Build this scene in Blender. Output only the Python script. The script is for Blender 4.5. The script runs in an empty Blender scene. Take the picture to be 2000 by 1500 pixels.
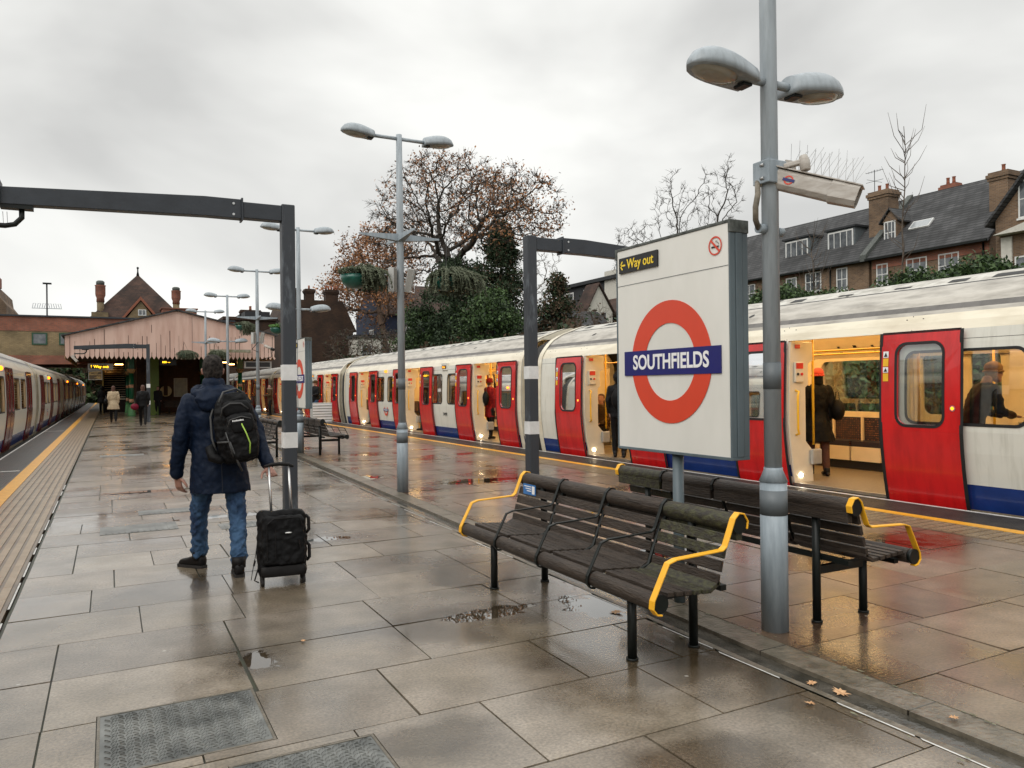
import bpy, math, random
import numpy as np
from mathutils import Vector, Matrix
R = math.radians
sc = bpy.context.scene
col = sc.collection
# ---------------------------------------------------------------- camera
cam = bpy.data.cameras.new('camera'); cam.sensor_width = 36; cam.lens = 27; cam.clip_end = 3000; cam.clip_start = .05
co = bpy.data.objects.new('camera', cam); col.objects.link(co); sc.camera = co
YAW = math.atan(787/1500); PIT = .002; ROL = .0115
F = Vector((math.sin(YAW)*math.cos(PIT), math.cos(YAW)*math.cos(PIT), math.sin(PIT)))
Rw = Vector((math.cos(YAW), -math.sin(YAW), 0)); Uw = Rw.cross(F)
Rc = Rw*math.cos(ROL)-Uw*math.sin(ROL); Uc = Uw*math.cos(ROL)+Rw*math.sin(ROL)
m = Matrix((Rc, Uc, -F)).transposed().to_4x4(); m.translation = (0, 0, 1.5); co.matrix_world = m
# ---------------------------------------------------------------- world: overcast sky
w = bpy.data.worlds.new("World"); sc.world = w; w.use_nodes = True
nt = w.node_tree; nt.nodes.clear(); N = nt.nodes.new; LK = nt.links.new
tc = N('ShaderNodeTexCoord'); mp = N('ShaderNodeMapping'); mp.inputs['Scale'].default_value = (1.3, 1.3, 2.3)
mp.inputs['Location'].default_value = (.7, .2, .1)
LK(tc.outputs['Generated'], mp.inputs['Vector'])
n1 = N('ShaderNodeTexNoise'); n1.inputs['Scale'].default_value = 1.7; n1.inputs['Detail'].default_value = 5; n1.inputs['Roughness'].default_value = .45; n1.inputs['Distortion'].default_value = .25
LK(mp.outputs[0], n1.inputs['Vector'])
cr = N('ShaderNodeValToRGB'); e = cr.color_ramp.elements
e[0].position = .36; e[0].color = (.61, .61, .595, 1); e[1].position = .60; e[1].color = (.97, .97, .935, 1)
LK(n1.outputs[0], cr.inputs[0])
sky = N('ShaderNodeTexSky'); sky.sky_type = 'NISHITA'; sky.sun_disc = False; sky.sun_elevation = R(40); sky.sun_rotation = R(242)
b1 = N('ShaderNodeBackground'); b1.inputs[1].default_value = .06; LK(sky.outputs[0], b1.inputs[0])
b2 = N('ShaderNodeBackground'); LK(cr.outputs[0], b2.inputs[0])
sx_ = N('ShaderNodeSeparateXYZ'); LK(tc.outputs['Generated'], sx_.inputs[0])      # an overcast sky is brightest overhead
hz = N('ShaderNodeMapRange'); hz.inputs[1].default_value = 0; hz.inputs[2].default_value = .28; hz.inputs[3].default_value = 1.10; hz.inputs[4].default_value = 1.0; LK(sx_.outputs[2], hz.inputs[0])
ez = N('ShaderNodeMapRange'); ez.inputs[1].default_value = .42; ez.inputs[2].default_value = 1.0; ez.inputs[3].default_value = 1.02; ez.inputs[4].default_value = 2.1; LK(sx_.outputs[2], ez.inputs[0]); ml = N('ShaderNodeMath'); ml.operation = 'MULTIPLY'; LK(ez.outputs[0], ml.inputs[0]); LK(hz.outputs[0], ml.inputs[1]); LK(ml.outputs[0], b2.inputs[1])
mx = N('ShaderNodeMixShader'); mx.inputs[0].default_value = .95; LK(b1.outputs[0], mx.inputs[1]); LK(b2.outputs[0], mx.inputs[2])
ow = N('ShaderNodeOutputWorld'); LK(mx.outputs[0], ow.inputs[0])
# ---------------------------------------------------------------- sun (diffuse, behind cloud)
sl = bpy.data.lights.new('sun', 'SUN'); sl.energy = 1.3; sl.angle = R(45); sl.color = (1, .97, .92)
so = bpy.data.objects.new('sun', sl); col.objects.link(so); so.rotation_euler = (R(50), 0, R(-62)); so.location = (0, -10, 30)
vs = sc.view_settings; vs.view_transform = 'Standard'; vs.look = 'None'; vs.exposure = .1; vs.gamma = 1
cy = sc.cycles; cy.use_denoising = True
try: cy.denoiser = 'OPENIMAGEDENOISE'
except Exception: pass
cy.max_bounces = 7; cy.diffuse_bounces = 3; cy.glossy_bounces = 3; cy.transparent_max_bounces = 12; cy.transmission_bounces = 4
cy.caustics_reflective = False; cy.caustics_refractive = False; cy.sample_clamp_indirect = 4
# ---------------------------------------------------------------- helpers
def mat(name, c, rough=.6, metal=0, var=.12, scale=6, bump=0, bscale=30, coat=0, emit=0, spec=.5, c2=None, stretch=None, lo=.35, hi=.65):
    m = bpy.data.materials.new(name); m.use_nodes = True; t = m.node_tree; p = t.nodes['Principled BSDF']
    p.inputs['Roughness'].default_value = rough; p.inputs['Metallic'].default_value = metal
    p.inputs['Coat Weight'].default_value = coat; p.inputs['Coat Roughness'].default_value = .08
    p.inputs['Specular IOR Level'].default_value = spec
    tx = t.nodes.new('ShaderNodeTexCoord'); mpp = t.nodes.new('ShaderNodeMapping')
    if stretch: mpp.inputs['Scale'].default_value = stretch
    t.links.new(tx.outputs['Object'], mpp.inputs[0])
    n = t.nodes.new('ShaderNodeTexNoise'); n.inputs['Scale'].default_value = scale; n.inputs['Detail'].default_value = 6; n.inputs['Roughness'].default_value = .6
    t.links.new(mpp.outputs[0], n.inputs['Vector'])
    r = t.nodes.new('ShaderNodeValToRGB'); e = r.color_ramp.elements
    e[0].position = lo; e[1].position = hi
    d = c2 if c2 else [min(1, x*(1+var)) for x in c]
    s = c if c2 else [x*(1-var) for x in c]
    e[0].color = (*s[:3], 1); e[1].color = (*d[:3], 1)
    t.links.new(n.outputs[0], r.inputs[0]); t.links.new(r.outputs[0], p.inputs['Base Color'])
    if emit:
        p.inputs['Emission Color'].default_value = (*c[:3], 1); p.inputs['Emission Strength'].default_value = emit
    if bump:
        n2 = t.nodes.new('ShaderNodeTexNoise'); n2.inputs['Scale'].default_value = bscale; n2.inputs['Detail'].default_value = 4
        t.links.new(mpp.outputs[0], n2.inputs['Vector'])
        b = t.nodes.new('ShaderNodeBump'); b.inputs['Strength'].default_value = bump; b.inputs['Distance'].default_value = .02
        t.links.new(n2.outputs[0], b.inputs['Height']); t.links.new(b.outputs[0], p.inputs['Normal'])
    return m
def glassmat(name, tint=(.75, .8, .78), fac=.12, rough=.02):
    m = bpy.data.materials.new(name); m.use_nodes = True; t = m.node_tree; t.nodes.clear()
    o = t.nodes.new('ShaderNodeOutputMaterial'); x = t.nodes.new('ShaderNodeMixShader'); g = t.nodes.new('ShaderNodeBsdfGlossy'); tr = t.nodes.new('ShaderNodeBsdfTransparent')
    g.inputs['Roughness'].default_value = rough; g.inputs['Color'].default_value = (.95, .97, 1, 1); tr.inputs[0].default_value = (*tint, 1)
    l = t.nodes.new('ShaderNodeLayerWeight'); l.inputs[0].default_value = .35
    mr = t.nodes.new('ShaderNodeMapRange'); mr.inputs[3].default_value = fac*.5; mr.inputs[4].default_value = .9
    t.links.new(l.outputs['Fresnel'], mr.inputs[0])
    t.links.new(mr.outputs[0], x.inputs[0]); t.links.new(tr.outputs[0], x.inputs[1]); t.links.new(g.outputs[0], x.inputs[2]); t.links.new(x.outputs[0], o.inputs[0])
    return m
def emis(name, c, s):
    m = bpy.data.materials.new(name); m.use_nodes = True; t = m.node_tree; t.nodes.clear()
    o = t.nodes.new('ShaderNodeOutputMaterial'); e = t.nodes.new('ShaderNodeEmission'); e.inputs[0].default_value = (*c, 1); e.inputs[1].default_value = s
    t.links.new(e.outputs[0], o.inputs[0]); return m
class MB:
    def __init__(s, T=None): s.v = []; s.f = []; s.m = []; s.T = T; s.sm = []
    def add(s, vs, fs, mi=0, smooth=False):
        b = len(s.v)
        s.v += [tuple(s.T(p)) if s.T else tuple(p) for p in vs]
        for f in fs: s.f.append(tuple(b+i for i in f)); s.m.append(mi); s.sm.append(smooth)
        return s
    def box(s, x0, x1, y0, y1, z0, z1, mi=0, M=None):
        v = [(x, y, z) for z in (z0, z1) for y in (y0, y1) for x in (x0, x1)]
        if M is not None: v = [M @ Vector(p) for p in v]
        return s.add(v, [(0, 2, 3, 1), (4, 5, 7, 6), (0, 1, 5, 4), (2, 6, 7, 3), (0, 4, 6, 2), (1, 3, 7, 5)], mi)
    def tube(s, pts, r, n=8, mi=0, caps=True, ry=None, up=None, dome=False):
        pts = [Vector(p) for p in pts]; k = len(pts)
        rs = list(r) if hasattr(r, '__len__') else [r]*k
        rys = list(ry) if hasattr(ry, '__len__') else ([ry]*k if ry else rs)
        if dome:
            a = (pts[0]-pts[1]).normalized(); b = (pts[-1]-pts[-2]).normalized()
            A = [(pts[0]+a*rs[0]*.9, .3), (pts[0]+a*rs[0]*.55, .78)]; B = [(pts[-1]+b*rs[-1]*.55, .78), (pts[-1]+b*rs[-1]*.9, .3)]
            rs = [rs[0]*q for _, q in A]+rs+[rs[-1]*q for _, q in B]; rys = [rys[0]*q for _, q in A]+rys+[rys[-1]*q for _, q in B]
            pts = [p for p, _ in A]+pts+[p for p, _ in B]; k = len(pts)
        u = Vector(up) if up else None; V = []
        for i, p in enumerate(pts):
            d = (pts[min(i+1, k-1)]-pts[max(i-1, 0)])
            d = d.normalized() if d.length > 1e-9 else Vector((0, 0, 1))
            if u is None: u = Vector((1, 0, 0)) if abs(d.x) < .8 else Vector((0, 1, 0))
            a = (u-d*u.dot(d)); a = a.normalized() if a.length > 1e-6 else d.orthogonal().normalized()
            b = d.cross(a); u = a if not up else Vector(up)
            for j in range(n):
                t = 2*math.pi*j/n; V.append(p+a*math.cos(t)*rs[i]+b*math.sin(t)*rys[i])
        Fc = [(i*n+j, i*n+(j+1) % n, (i+1)*n+(j+1) % n, (i+1)*n+j) for i in range(k-1) for j in range(n)]
        b0 = len(s.v); s.add(V, Fc, mi, n > 5)
        if caps:
            for f in (tuple(range(n-1, -1, -1)), tuple((k-1)*n+j for j in range(n))): s.f.append(tuple(b0+i for i in f)); s.m.append(mi); s.sm.append(False)
        return s
    def loft(s, rings, mi=0, caps=True, smooth=True, closed=True):
        n = len(rings[0]); V = [p for r in rings for p in r]; k = len(rings); q = n if closed else n-1
        Fc = [(i*n+j, i*n+(j+1) % n, (i+1)*n+(j+1) % n, (i+1)*n+j) for i in range(k-1) for j in range(q)]
        if caps: Fc += [tuple(range(n-1, -1, -1)), tuple((k-1)*n+j for j in range(n))]
        return s.add(V, Fc, mi, smooth)
    def ell(s, rings, n=16, mi=0):   # rings: (cx,cy,z,rx,ry[,pow])
        out = []
        for r in rings:
            cx, cy_, z, rx, ry = r[:5]; pw = r[5] if len(r) > 5 else 1
            q = []
            for j in range(n):
                t = 2*math.pi*j/n; c, d = math.cos(t), math.sin(t)
                q.append((cx+rx*math.copysign(abs(c)**pw, c), cy_+ry*math.copysign(abs(d)**pw, d), z))
            out.append(q)
        return s.loft(out, mi)
    def prism(s, poly, axis, d0, d1, mi=0, smooth=False):
        def P(a, b, d): return {'x': (d, a, b), 'y': (a, d, b), 'z': (a, b, d)}[axis]
        n = len(poly); V = [P(a, b, d0) for a, b in poly]+[P(a, b, d1) for a, b in poly]
        s.add(V, [(i, (i+1) % n, n+(i+1) % n, n+i) for i in range(n)]+[tuple(range(n-1, -1, -1)), tuple(range(n, 2*n))], mi, smooth); return s
    def sphere(s, c, r, n=10, k=7, mi=0):
        rx, ry, rz = (r if hasattr(r, '__len__') else (r, r, r)); rg = []
        for i in range(k+1):
            t = math.pi*(i/k*.94+.03); rg.append([(c[0]+rx*math.sin(t)*math.cos(2*math.pi*j/n), c[1]+ry*math.sin(t)*math.sin(2*math.pi*j/n), c[2]-rz*math.cos(t)) for j in range(n)])
        return s.loft(rg, mi)
    def build(s, name, mats, parent=None, org=None, bevel=0, solid=0, recalc=True, attrs=None, weld=False):
        me = bpy.data.meshes.new(name)
        V = s.v
        if org is not None: V = [(x-org[0], y-org[1], z-org[2]) for x, y, z in V]
        me.from_pydata(V, [], s.f)
        for mm in (mats if isinstance(mats, (list, tuple)) else [mats]): me.materials.append(mm)
        me.polygons.foreach_set('material_index', s.m); me.polygons.foreach_set('use_smooth', s.sm)
        if recalc or weld:
            import bmesh
            bm = bmesh.new(); bm.from_mesh(me)
            if weld: bmesh.ops.remove_doubles(bm, verts=bm.verts, dist=.0004)
            bmesh.ops.recalc_face_normals(bm, faces=bm.faces); bm.to_mesh(me); bm.free()
        me.update()
        o = bpy.data.objects.new(name, me); col.objects.link(o)
        if org is not None: o.location = org
        if parent: o.parent = parent
        if bevel:
            b = o.modifiers.new('bevel', 'BEVEL'); b.width = bevel; b.segments = 2; b.limit_method = 'ANGLE'
        if solid:
            b = o.modifiers.new('solid', 'SOLIDIFY'); b.thickness = solid; b.offset = 0
        return o
def tag(o, label=None, cat=None, group=None, kind=None):
    if label: o['label'] = label
    if cat: o['category'] = cat
    if group: o['group'] = group
    if kind: o['kind'] = kind
    return o
def thing(name, label, cat, loc=(0, 0, 0), rz=0, group=None):
    o = bpy.data.objects.new(name, None); col.objects.link(o); o.location = loc; o.rotation_euler = (0, 0, rz); o.empty_display_size = .2
    return tag(o, label, cat, group)
def copytree(o, loc=None, rz=None, label=None, parent=None):
    c = o.copy(); col.objects.link(c)
    if parent is not None: c.parent = parent
    if loc is not None: c.location = loc
    if rz is not None: c.rotation_euler = (0, 0, rz)
    if label: c['label'] = label
    for ch in list(o.children): copytree(ch, parent=c)
    return c
def text(s, size, M, mt, parent, name='lettering', off=.0, depth=.0015, align='LEFT', sx=1, shear=0):
    cu = bpy.data.curves.new('t', 'FONT'); cu.body = s; cu.size = size; cu.offset = off; cu.extrude = depth; cu.align_x = align; cu.align_y = 'CENTER'; cu.resolution_u = 4
    to = bpy.data.objects.new('t', cu); col.objects.link(to)
    me = bpy.data.meshes.new_from_object(to.evaluated_get(bpy.context.evaluated_depsgraph_get()))
    bpy.data.objects.remove(to); bpy.data.curves.remove(cu)
    me.materials.clear(); me.materials.append(mt)
    me.transform(M @ Matrix.Diagonal((sx, 1, 1, 1)))
    o = bpy.data.objects.new(name, me); col.objects.link(o); o.parent = parent
    return o
def MXneg(x, y, z): return Matrix(((0, 0, -1, x), (-1, 0, 0, y), (0, 1, 0, z), (0, 0, 0, 1)))   # faces -X
def MXpos(x, y, z): return Matrix(((0, 0, 1, x), (1, 0, 0, y), (0, 1, 0, z), (0, 0, 0, 1)))     # faces +X
def MYneg(x, y, z): return Matrix(((1, 0, 0, x), (0, 0, -1, y), (0, 1, 0, z), (0, 0, 0, 1)))    # faces -Y
def rrect(a0, a1, b0, b1, r, n=5, m=6):
    pts = []; out = []
    for cx, cy_, s0 in ((a1-r, b1-r, 0), (a0+r, b1-r, 90), (a0+r, b0+r, 180), (a1-r, b0+r, 270)):
        for i in range(n+1):
            t = R(s0+90*i/n); pts.append((cx+r*math.cos(t), cy_+r*math.sin(t)))
    for i, p in enumerate(pts):
        out.append(p)
        if i % (n+1) == n:
            q = pts[(i+1) % len(pts)]; out += [(p[0]+(q[0]-p[0])*k/m, p[1]+(q[1]-p[1])*k/m) for k in range(1, m)]
    return out
def remesh(o, vox, smooth=3):
    m = o.modifiers.new('remesh', 'REMESH'); m.mode = 'VOXEL'; m.voxel_size = vox; m.use_smooth_shade = True
    if smooth: s = o.modifiers.new('sm', 'SMOOTH'); s.iterations = smooth; s.factor = .5
    return o
def displace(o, strength, scale, hard=False):
    t = bpy.data.textures.new('folds', 'CLOUDS'); t.noise_type = 'HARD_NOISE' if hard else 'SOFT_NOISE'; t.noise_scale = scale; t.noise_depth = 2
    m = o.modifiers.new('disp', 'DISPLACE'); m.texture = t; m.strength = strength; m.mid_level = .5; m.texture_coords = 'LOCAL'
    return o
# ---------------------------------------------------------------- materials
G_grey = mat('lamp_grey_paint', (.24, .27, .29), .42, c2=(.33, .37, .40), scale=6, stretch=(4, 4, .5), bump=.06, bscale=60, lo=.3, hi=.55)
G_greyw = mat('weathered_grey_paint', (.21, .25, .28), .5, var=.3, scale=5, stretch=(3, 3, .5), c2=(.33, .38, .42), bump=.1, bscale=90)
G_band = mat('band_grey', (.11, .125, .135), .5)
G_char = mat('charcoal_gantry_paint', (.024, .029, .037), .45, var=.2, scale=5, bump=.05)
G_white = mat('white_reflective_band', (.62, .62, .61), .5, c2=(.74, .74, .73), scale=9)
G_scuff = mat('scuffed_charcoal_paint', (.032, .037, .045), .5, scale=2.2, stretch=(3, 3, .9), c2=(.13, .15, .17), lo=.56, hi=.72)
G_steel = mat('steel', (.5, .5, .5), .3, metal=.9)
G_dark = mat('black_metal', (.006, .008, .007), .42, var=.3, spec=.3)
G_enam = mat('white_enamel', (.66, .65, .60), .35, c2=(.74, .725, .68), scale=2.2, stretch=(1, 1, .35), coat=.1)
G_alum = mat('blue_grey_aluminium', (.10, .13, .145), .5, var=.25, scale=3, stretch=(1, 1, .3))
G_cap = mat('mossy_cap', (.035, .04, .035), .7, c2=(.12, .13, .12), scale=18)
G_red = mat('roundel_red', (.62, .055, .022), .4, var=.03)
G_blue = mat('roundel_blue', (.008, .010, .13), .35, var=.05)
G_txtw = mat('white_lettering', (.8, .8, .8), .4, var=.01)
G_blk = mat('black_panel', (.006, .006, .006), .4)
G_yel = mat('yellow_lettering', (.85, .60, .03), .4, var=.02)
G_arm = mat('yellow_arm_paint', (.86, .43, .02), .38, var=.05, scale=12)
G_wood = mat('weathered_bench_timber', (.016, .011, .008), .5, c2=(.060, .043, .031), scale=9, stretch=(6, .8, 6), bump=.5, bscale=25, lo=.3, hi=.75, spec=.35)
G_moss = mat('mossy_bench_timber', (.018, .014, .009), .6, c2=(.055, .054, .020), scale=14, stretch=(3, 1.5, 3), bump=.4, bscale=30, lo=.4, hi=.68)
G_clear = glassmat('clear_glass')
G_lens = mat('lamp_lens', (.26, .25, .21), .15, c2=(.42, .40, .34), scale=6, coat=.3)
# ================================================================ SETTING
PUD = [(.72, 4.42, .11, .15), (2.22, 4.56, .36, .12), (2.9, 4.35, .2, .3), (4.3, 5.4, .4, .25), (5.6, 7.6, .6, .4), (6.2, 4.6, .5, .25), (1.2, 9.6, .5, .12), (.5, 12.5, .6, .15), (3.7, 12.4, .35, .3), (5.2, 11, .7, .3), (1.9, 7.6, .25, .12)]
DAMP = [(2.5, 3.35, .65, .5), (1.9, 4.5, .6, .35), (3.0, 2.4, .3, .8), (2.1, 2.3, .35, .25), (4.2, 3.5, .7, .4), (3.8, 4.8, .5, .6), (2.6, 5.6, .4, .6), (4.4, 2.2, .4, .3), (1.2, 3.05, .3, .2)]
def slabmat(name, base, warm, wetlo, wethi, wa=.50, coat=.35):
    m = bpy.data.materials.new(name); m.use_nodes = True; t = m.node_tree; L = t.links.new; n_ = t.nodes.new; p = t.nodes['Principled BSDF']
    tx = n_('ShaderNodeTexCoord'); at = n_('ShaderNodeAttribute'); at.attribute_name = 'slab'
    def noise(s, d=5, off=0, st=None):
        n = n_('ShaderNodeTexNoise'); n.inputs['Scale'].default_value = s; n.inputs['Detail'].default_value = d
        mp = n_('ShaderNodeMapping'); mp.inputs['Location'].default_value = (off, off*.7, 0)
        if st: mp.inputs['Scale'].default_value = st
        L(tx.outputs['Object'], mp.inputs[0]); L(mp.outputs[0], n.inputs['Vector']); return n.outputs[0]
    def ramp(i, a, b, c0, c1):
        r = n_('ShaderNodeValToRGB'); e = r.color_ramp.elements; e[0].position = a; e[1].position = b; e[0].color = (*c0, 1); e[1].color = (*c1, 1); L(i, r.inputs[0]); return r.outputs[0]
    def mul(a, b, f=1, ty='MULTIPLY'):
        x = n_('ShaderNodeMix'); x.data_type = 'RGBA'; x.blend_type = ty
        if hasattr(f, 'default_value') or not isinstance(f, (int, float)): L(f, x.inputs[0])
        else: x.inputs[0].default_value = f
        for i, q in ((6, a), (7, b)):
            if isinstance(q, tuple): x.inputs[i].default_value = (*q, 1)
            else: L(q, x.inputs[i])
        return x.outputs[2]
    sep = n_('ShaderNodeSeparateColor'); L(at.outputs['Color'], sep.inputs[0])
    basec = mul(base, warm, sep.outputs[0], 'MIX')
    tint = ramp(sep.outputs[1], 0, 1, (.70, .70, .70), (1.18, 1.18, 1.16))
    basec = mul(basec, tint)
    fine = ramp(noise(70, 3), .3, .7, (.66, .66, .66), (1.25, 1.25, 1.25)); basec = mul(basec, fine)
    blot = ramp(noise(3.5, 6, 3), .35, .68, (.68, .67, .64), (1.08, 1.08, 1.08)); basec = mul(basec, blot)
    wet = ramp(noise(.75, 5, 9.3), wa, wa+.17, (0, 0, 0), (1, 1, 1))      # soaked areas
    basec = mul(basec, mul(basec, (.50, .47, .42)), wet, 'MIX')
    sp3 = n_('ShaderNodeSeparateXYZ'); L(tx.outputs['Object'], sp3.inputs[0]); pn = noise(7, 4, 21); dm = None
    def M2(op, a, b_, c=None, cl=False):
        q = n_('ShaderNodeMath'); q.operation = op; q.use_clamp = cl
        for i, v in enumerate((a, b_, c)):
            if v is None: continue
            if isinstance(v, (int, float)): q.inputs[i].default_value = v
            else: L(v, q.inputs[i])
        return q.outputs[0]
    for cx, cy_, ra, rb in PUD:
        ax = M2('DIVIDE', M2('SUBTRACT', sp3.outputs[0], cx), ra); ay = M2('DIVIDE', M2('SUBTRACT', sp3.outputs[1], cy_), rb)
        d = M2('SQRT', M2('ADD', M2('MULTIPLY', ax, ax), M2('MULTIPLY', ay, ay)), None); dm = d if dm is None else M2('MINIMUM', dm, d)
    dq = None
    for cx, cy_, ra, rb in DAMP:
        ax = M2('DIVIDE', M2('SUBTRACT', sp3.outputs[0], cx), ra); ay = M2('DIVIDE', M2('SUBTRACT', sp3.outputs[1], cy_), rb)
        d = M2('SQRT', M2('ADD', M2('MULTIPLY', ax, ax), M2('MULTIPLY', ay, ay)), None); dq = d if dq is None else M2('MINIMUM', dq, d)
    dq = M2('MULTIPLY_ADD', M2('SUBTRACT', noise(3, 6, 44), .5), 1.6, dq)
    dn = M2('MULTIPLY_ADD', M2('SUBTRACT', pn, .5), 2.4, dm)
    pud = ramp(M2('MULTIPLY', dn, .25), .22, .255, (1, 1, 1), (0, 0, 0)); damp = M2('MAXIMUM', ramp(M2('MULTIPLY', dn, .25), .25, .62, (1, 1, 1), (0, 0, 0)), ramp(M2('MULTIPLY', dq, .5), .35, .62, (1, 1, 1), (0, 0, 0)))
    basec = mul(basec, mul(basec, (.46, .42, .36)), damp, 'MIX'); basec = mul(basec, mul(basec, (.6, .58, .55)), pud, 'MIX')
    grime = ramp(noise(1.3, 8, 31), .42, .60, (0, 0, 0), (1, 1, 1)); basec = mul(basec, mul(basec, (.76, .74, .66)), grime, 'MIX')
    # pale lichen and gum specks
    sp = n_('ShaderNodeTexVoronoi'); sp.inputs['Scale'].default_value = 3.2; L(tx.outputs['Object'], sp.inputs['Vector'])
    spm = ramp(sp.outputs['Distance'], .028, .04, (1, 1, 1), (0, 0, 0)); basec = mul(basec, (.42, .40, .35), mul(spm, ramp(noise(2, 2, 5), .42, .48, (0, 0, 0), (.8, .8, .8))), 'MIX')
    L(basec, p.inputs['Base Color'])
    rr = n_('ShaderNodeMapRange'); rr.inputs[3].default_value = wethi; rr.inputs[4].default_value = wetlo
    L(wet, rr.inputs[0])
    ra = n_('ShaderNodeMath'); ra.operation = 'MULTIPLY_ADD'; L(noise(5, 4, 2), ra.inputs[0]); ra.inputs[1].default_value = .22; L(rr.outputs[0], ra.inputs[2])
    rb = n_('ShaderNodeMath'); rb.operation = 'MULTIPLY_ADD'; L(sep.outputs[2], rb.inputs[0]); rb.inputs[1].default_value = .12; L(ra.outputs[0], rb.inputs[2])
    rc = n_('ShaderNodeMath'); rc.operation = 'SUBTRACT'; rc.use_clamp = True; L(rb.outputs[0], rc.inputs[0]); rc.inputs[1].default_value = .15
    rq = M2('MULTIPLY', M2('SUBTRACT', rc.outputs[0], M2('MULTIPLY', damp, .12), None, True), M2('SUBTRACT', 1, pud), None, True); L(M2('ADD', rq, .015), p.inputs['Roughness']); p.inputs['Specular IOR Level'].default_value = .6
    p.inputs['Coat Weight'].default_value = coat
    cr_ = n_('ShaderNodeMapRange'); cr_.inputs[3].default_value = .17; cr_.inputs[4].default_value = .05; L(wet, cr_.inputs[0]); L(M2('MULTIPLY_ADD', M2('SUBTRACT', 1, pud), cr_.outputs[0], .01), p.inputs['Coat Roughness'])
    b = n_('ShaderNodeBump'); L(M2('MULTIPLY', M2('SUBTRACT', 1, pud), .40), b.inputs['Strength']); b.inputs['Distance'].default_value = .005; L(noise(60, 4), b.inputs['Height']); L(b.outputs[0], p.inputs['Normal'])
    b2 = n_('ShaderNodeBump'); b2.inputs['Strength'].default_value = .25; b2.inputs['Distance'].default_value = .01; L(noise(2.2, 3, 1), b2.inputs['Height']); L(M2('MULTIPLY', M2('SUBTRACT', 1, pud), .25), b2.inputs['Strength']); L(b2.outputs[0], p.inputs['Coat Normal'])
    return m
S_left = slabmat('wet_paving_left', (.295, .248, .198), (.25, .203, .155), .10, .30, .50, .75)
S_right = slabmat('wet_paving_right', (.185, .145, .105), (.19, .12, .083), .05, .36, .50)
S_joint = mat('joint_dirt', (.018, .017, .012), .5, c2=(.04, .045, .018), scale=5)
S_conc = mat('kerb_concrete', (.085, .075, .055), .30, c2=(.18, .155, .12), scale=9, bump=.4)
S_grip = mat('dark_grip_strip', (.042, .037, .033), .42, var=.3, scale=5, bump=.2)
S_edge = mat('white_edge_paint', (.46, .45, .43), .4, c2=(.66, .65, .62), scale=9)
S_yline = mat('yellow_platform_paint', (.74, .36, .03), .34, var=.14, scale=9, bump=.1)
S_tac = mat('tactile_buff', (.24, .17, .10), .3, c2=(.33, .25, .165), scale=4, bump=.1)
S_ballast = mat('track_ballast', (.03, .025, .02), .9, c2=(.12, .10, .085), scale=30, bump=.8, bscale=40)
S_grass = mat('bank_earth', (.022, .03, .012), .95, c2=(.05, .055, .022), scale=3, bump=.8, bscale=9)
S_dirt = mat('gutter_dirt', (.030, .028, .022), .10, c2=(.10, .09, .075), scale=4, bump=.15)
S_lich = mat('lichen', (.09, .09, .05), .8, c2=(.24, .24, .16), scale=30)
def gut(Y): return .035*max(0, Y-3)      # the drainage line drifts right along the platform
PR, PL = 8.73, -2.16
Y0, Y1 = -5.0, 104
# ground (one sheet with the cutting, bank and plateau)
def gz(x, y):
    if x < PR+3.6 and x > PL-3.6: return -1.1
    if x >= PR+3.6:
        t = x-(PR+3.6)
        if t < 1.2: return -1.1+.9*t/1.2
        t -= 1.2
        return -.2+3.6*min(1, t/6.5)**.8
    t = (PL-3.6)-x
    return -1.1+3.2*min(1, t/6)+(6*min(1, max(0, y-100)/60) if y > 100 else 0)
b = MB(); xs = [-900, -300, -100, -40, -20, -14, -11.5, -8.8, -7, -5.76, -5.75, 0, 6, 12.33, 12.34, 13.0, 13.6, 14.5, 15.5, 16.5, 17.5, 18.5, 19.5, 20.5, 24, 30, 40, 60, 100, 300, 900]
ys = [-300, -60]+[y for y in range(-30, 121, 5)]+[160, 240, 400, 900, 1800]
rr = random.Random(3)
V = [(x, y, gz(x, y)+(rr.uniform(-.15, .15) if (x > 14 or x < -9) and abs(x) < 60 else 0)) for y in ys for x in xs]
n = len(xs); b.add(V, [(j*n+i, j*n+i+1, (j+1)*n+i+1, (j+1)*n+i) for j in range(len(ys)-1) for i in range(n-1)], 0, True)
tag(b.build('ground', S_grass, recalc=False), kind='structure')
b = MB(); b.box(PR+.35, PR+3.3, -60, 260, -1.09, -1.0); b.box(PL-3.3, PL-.35, -60, 260, -1.09, -1.0)
tag(b.build('track_bed', S_ballast), kind='structure')
b = MB()
for x in (PR+.95, PR+2.38, PL-.95, PL-2.38):
    b.box(x-.035, x+.035, -60, 260, -.99, -.86)
tag(b.build('rails', G_steel), kind='structure')
# platform body
b = MB(); b.box(PL+.02, PR-.02, Y0, Y1, -1.1, -.09)
tag(b.build('platform', S_conc), kind='structure')
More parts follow.
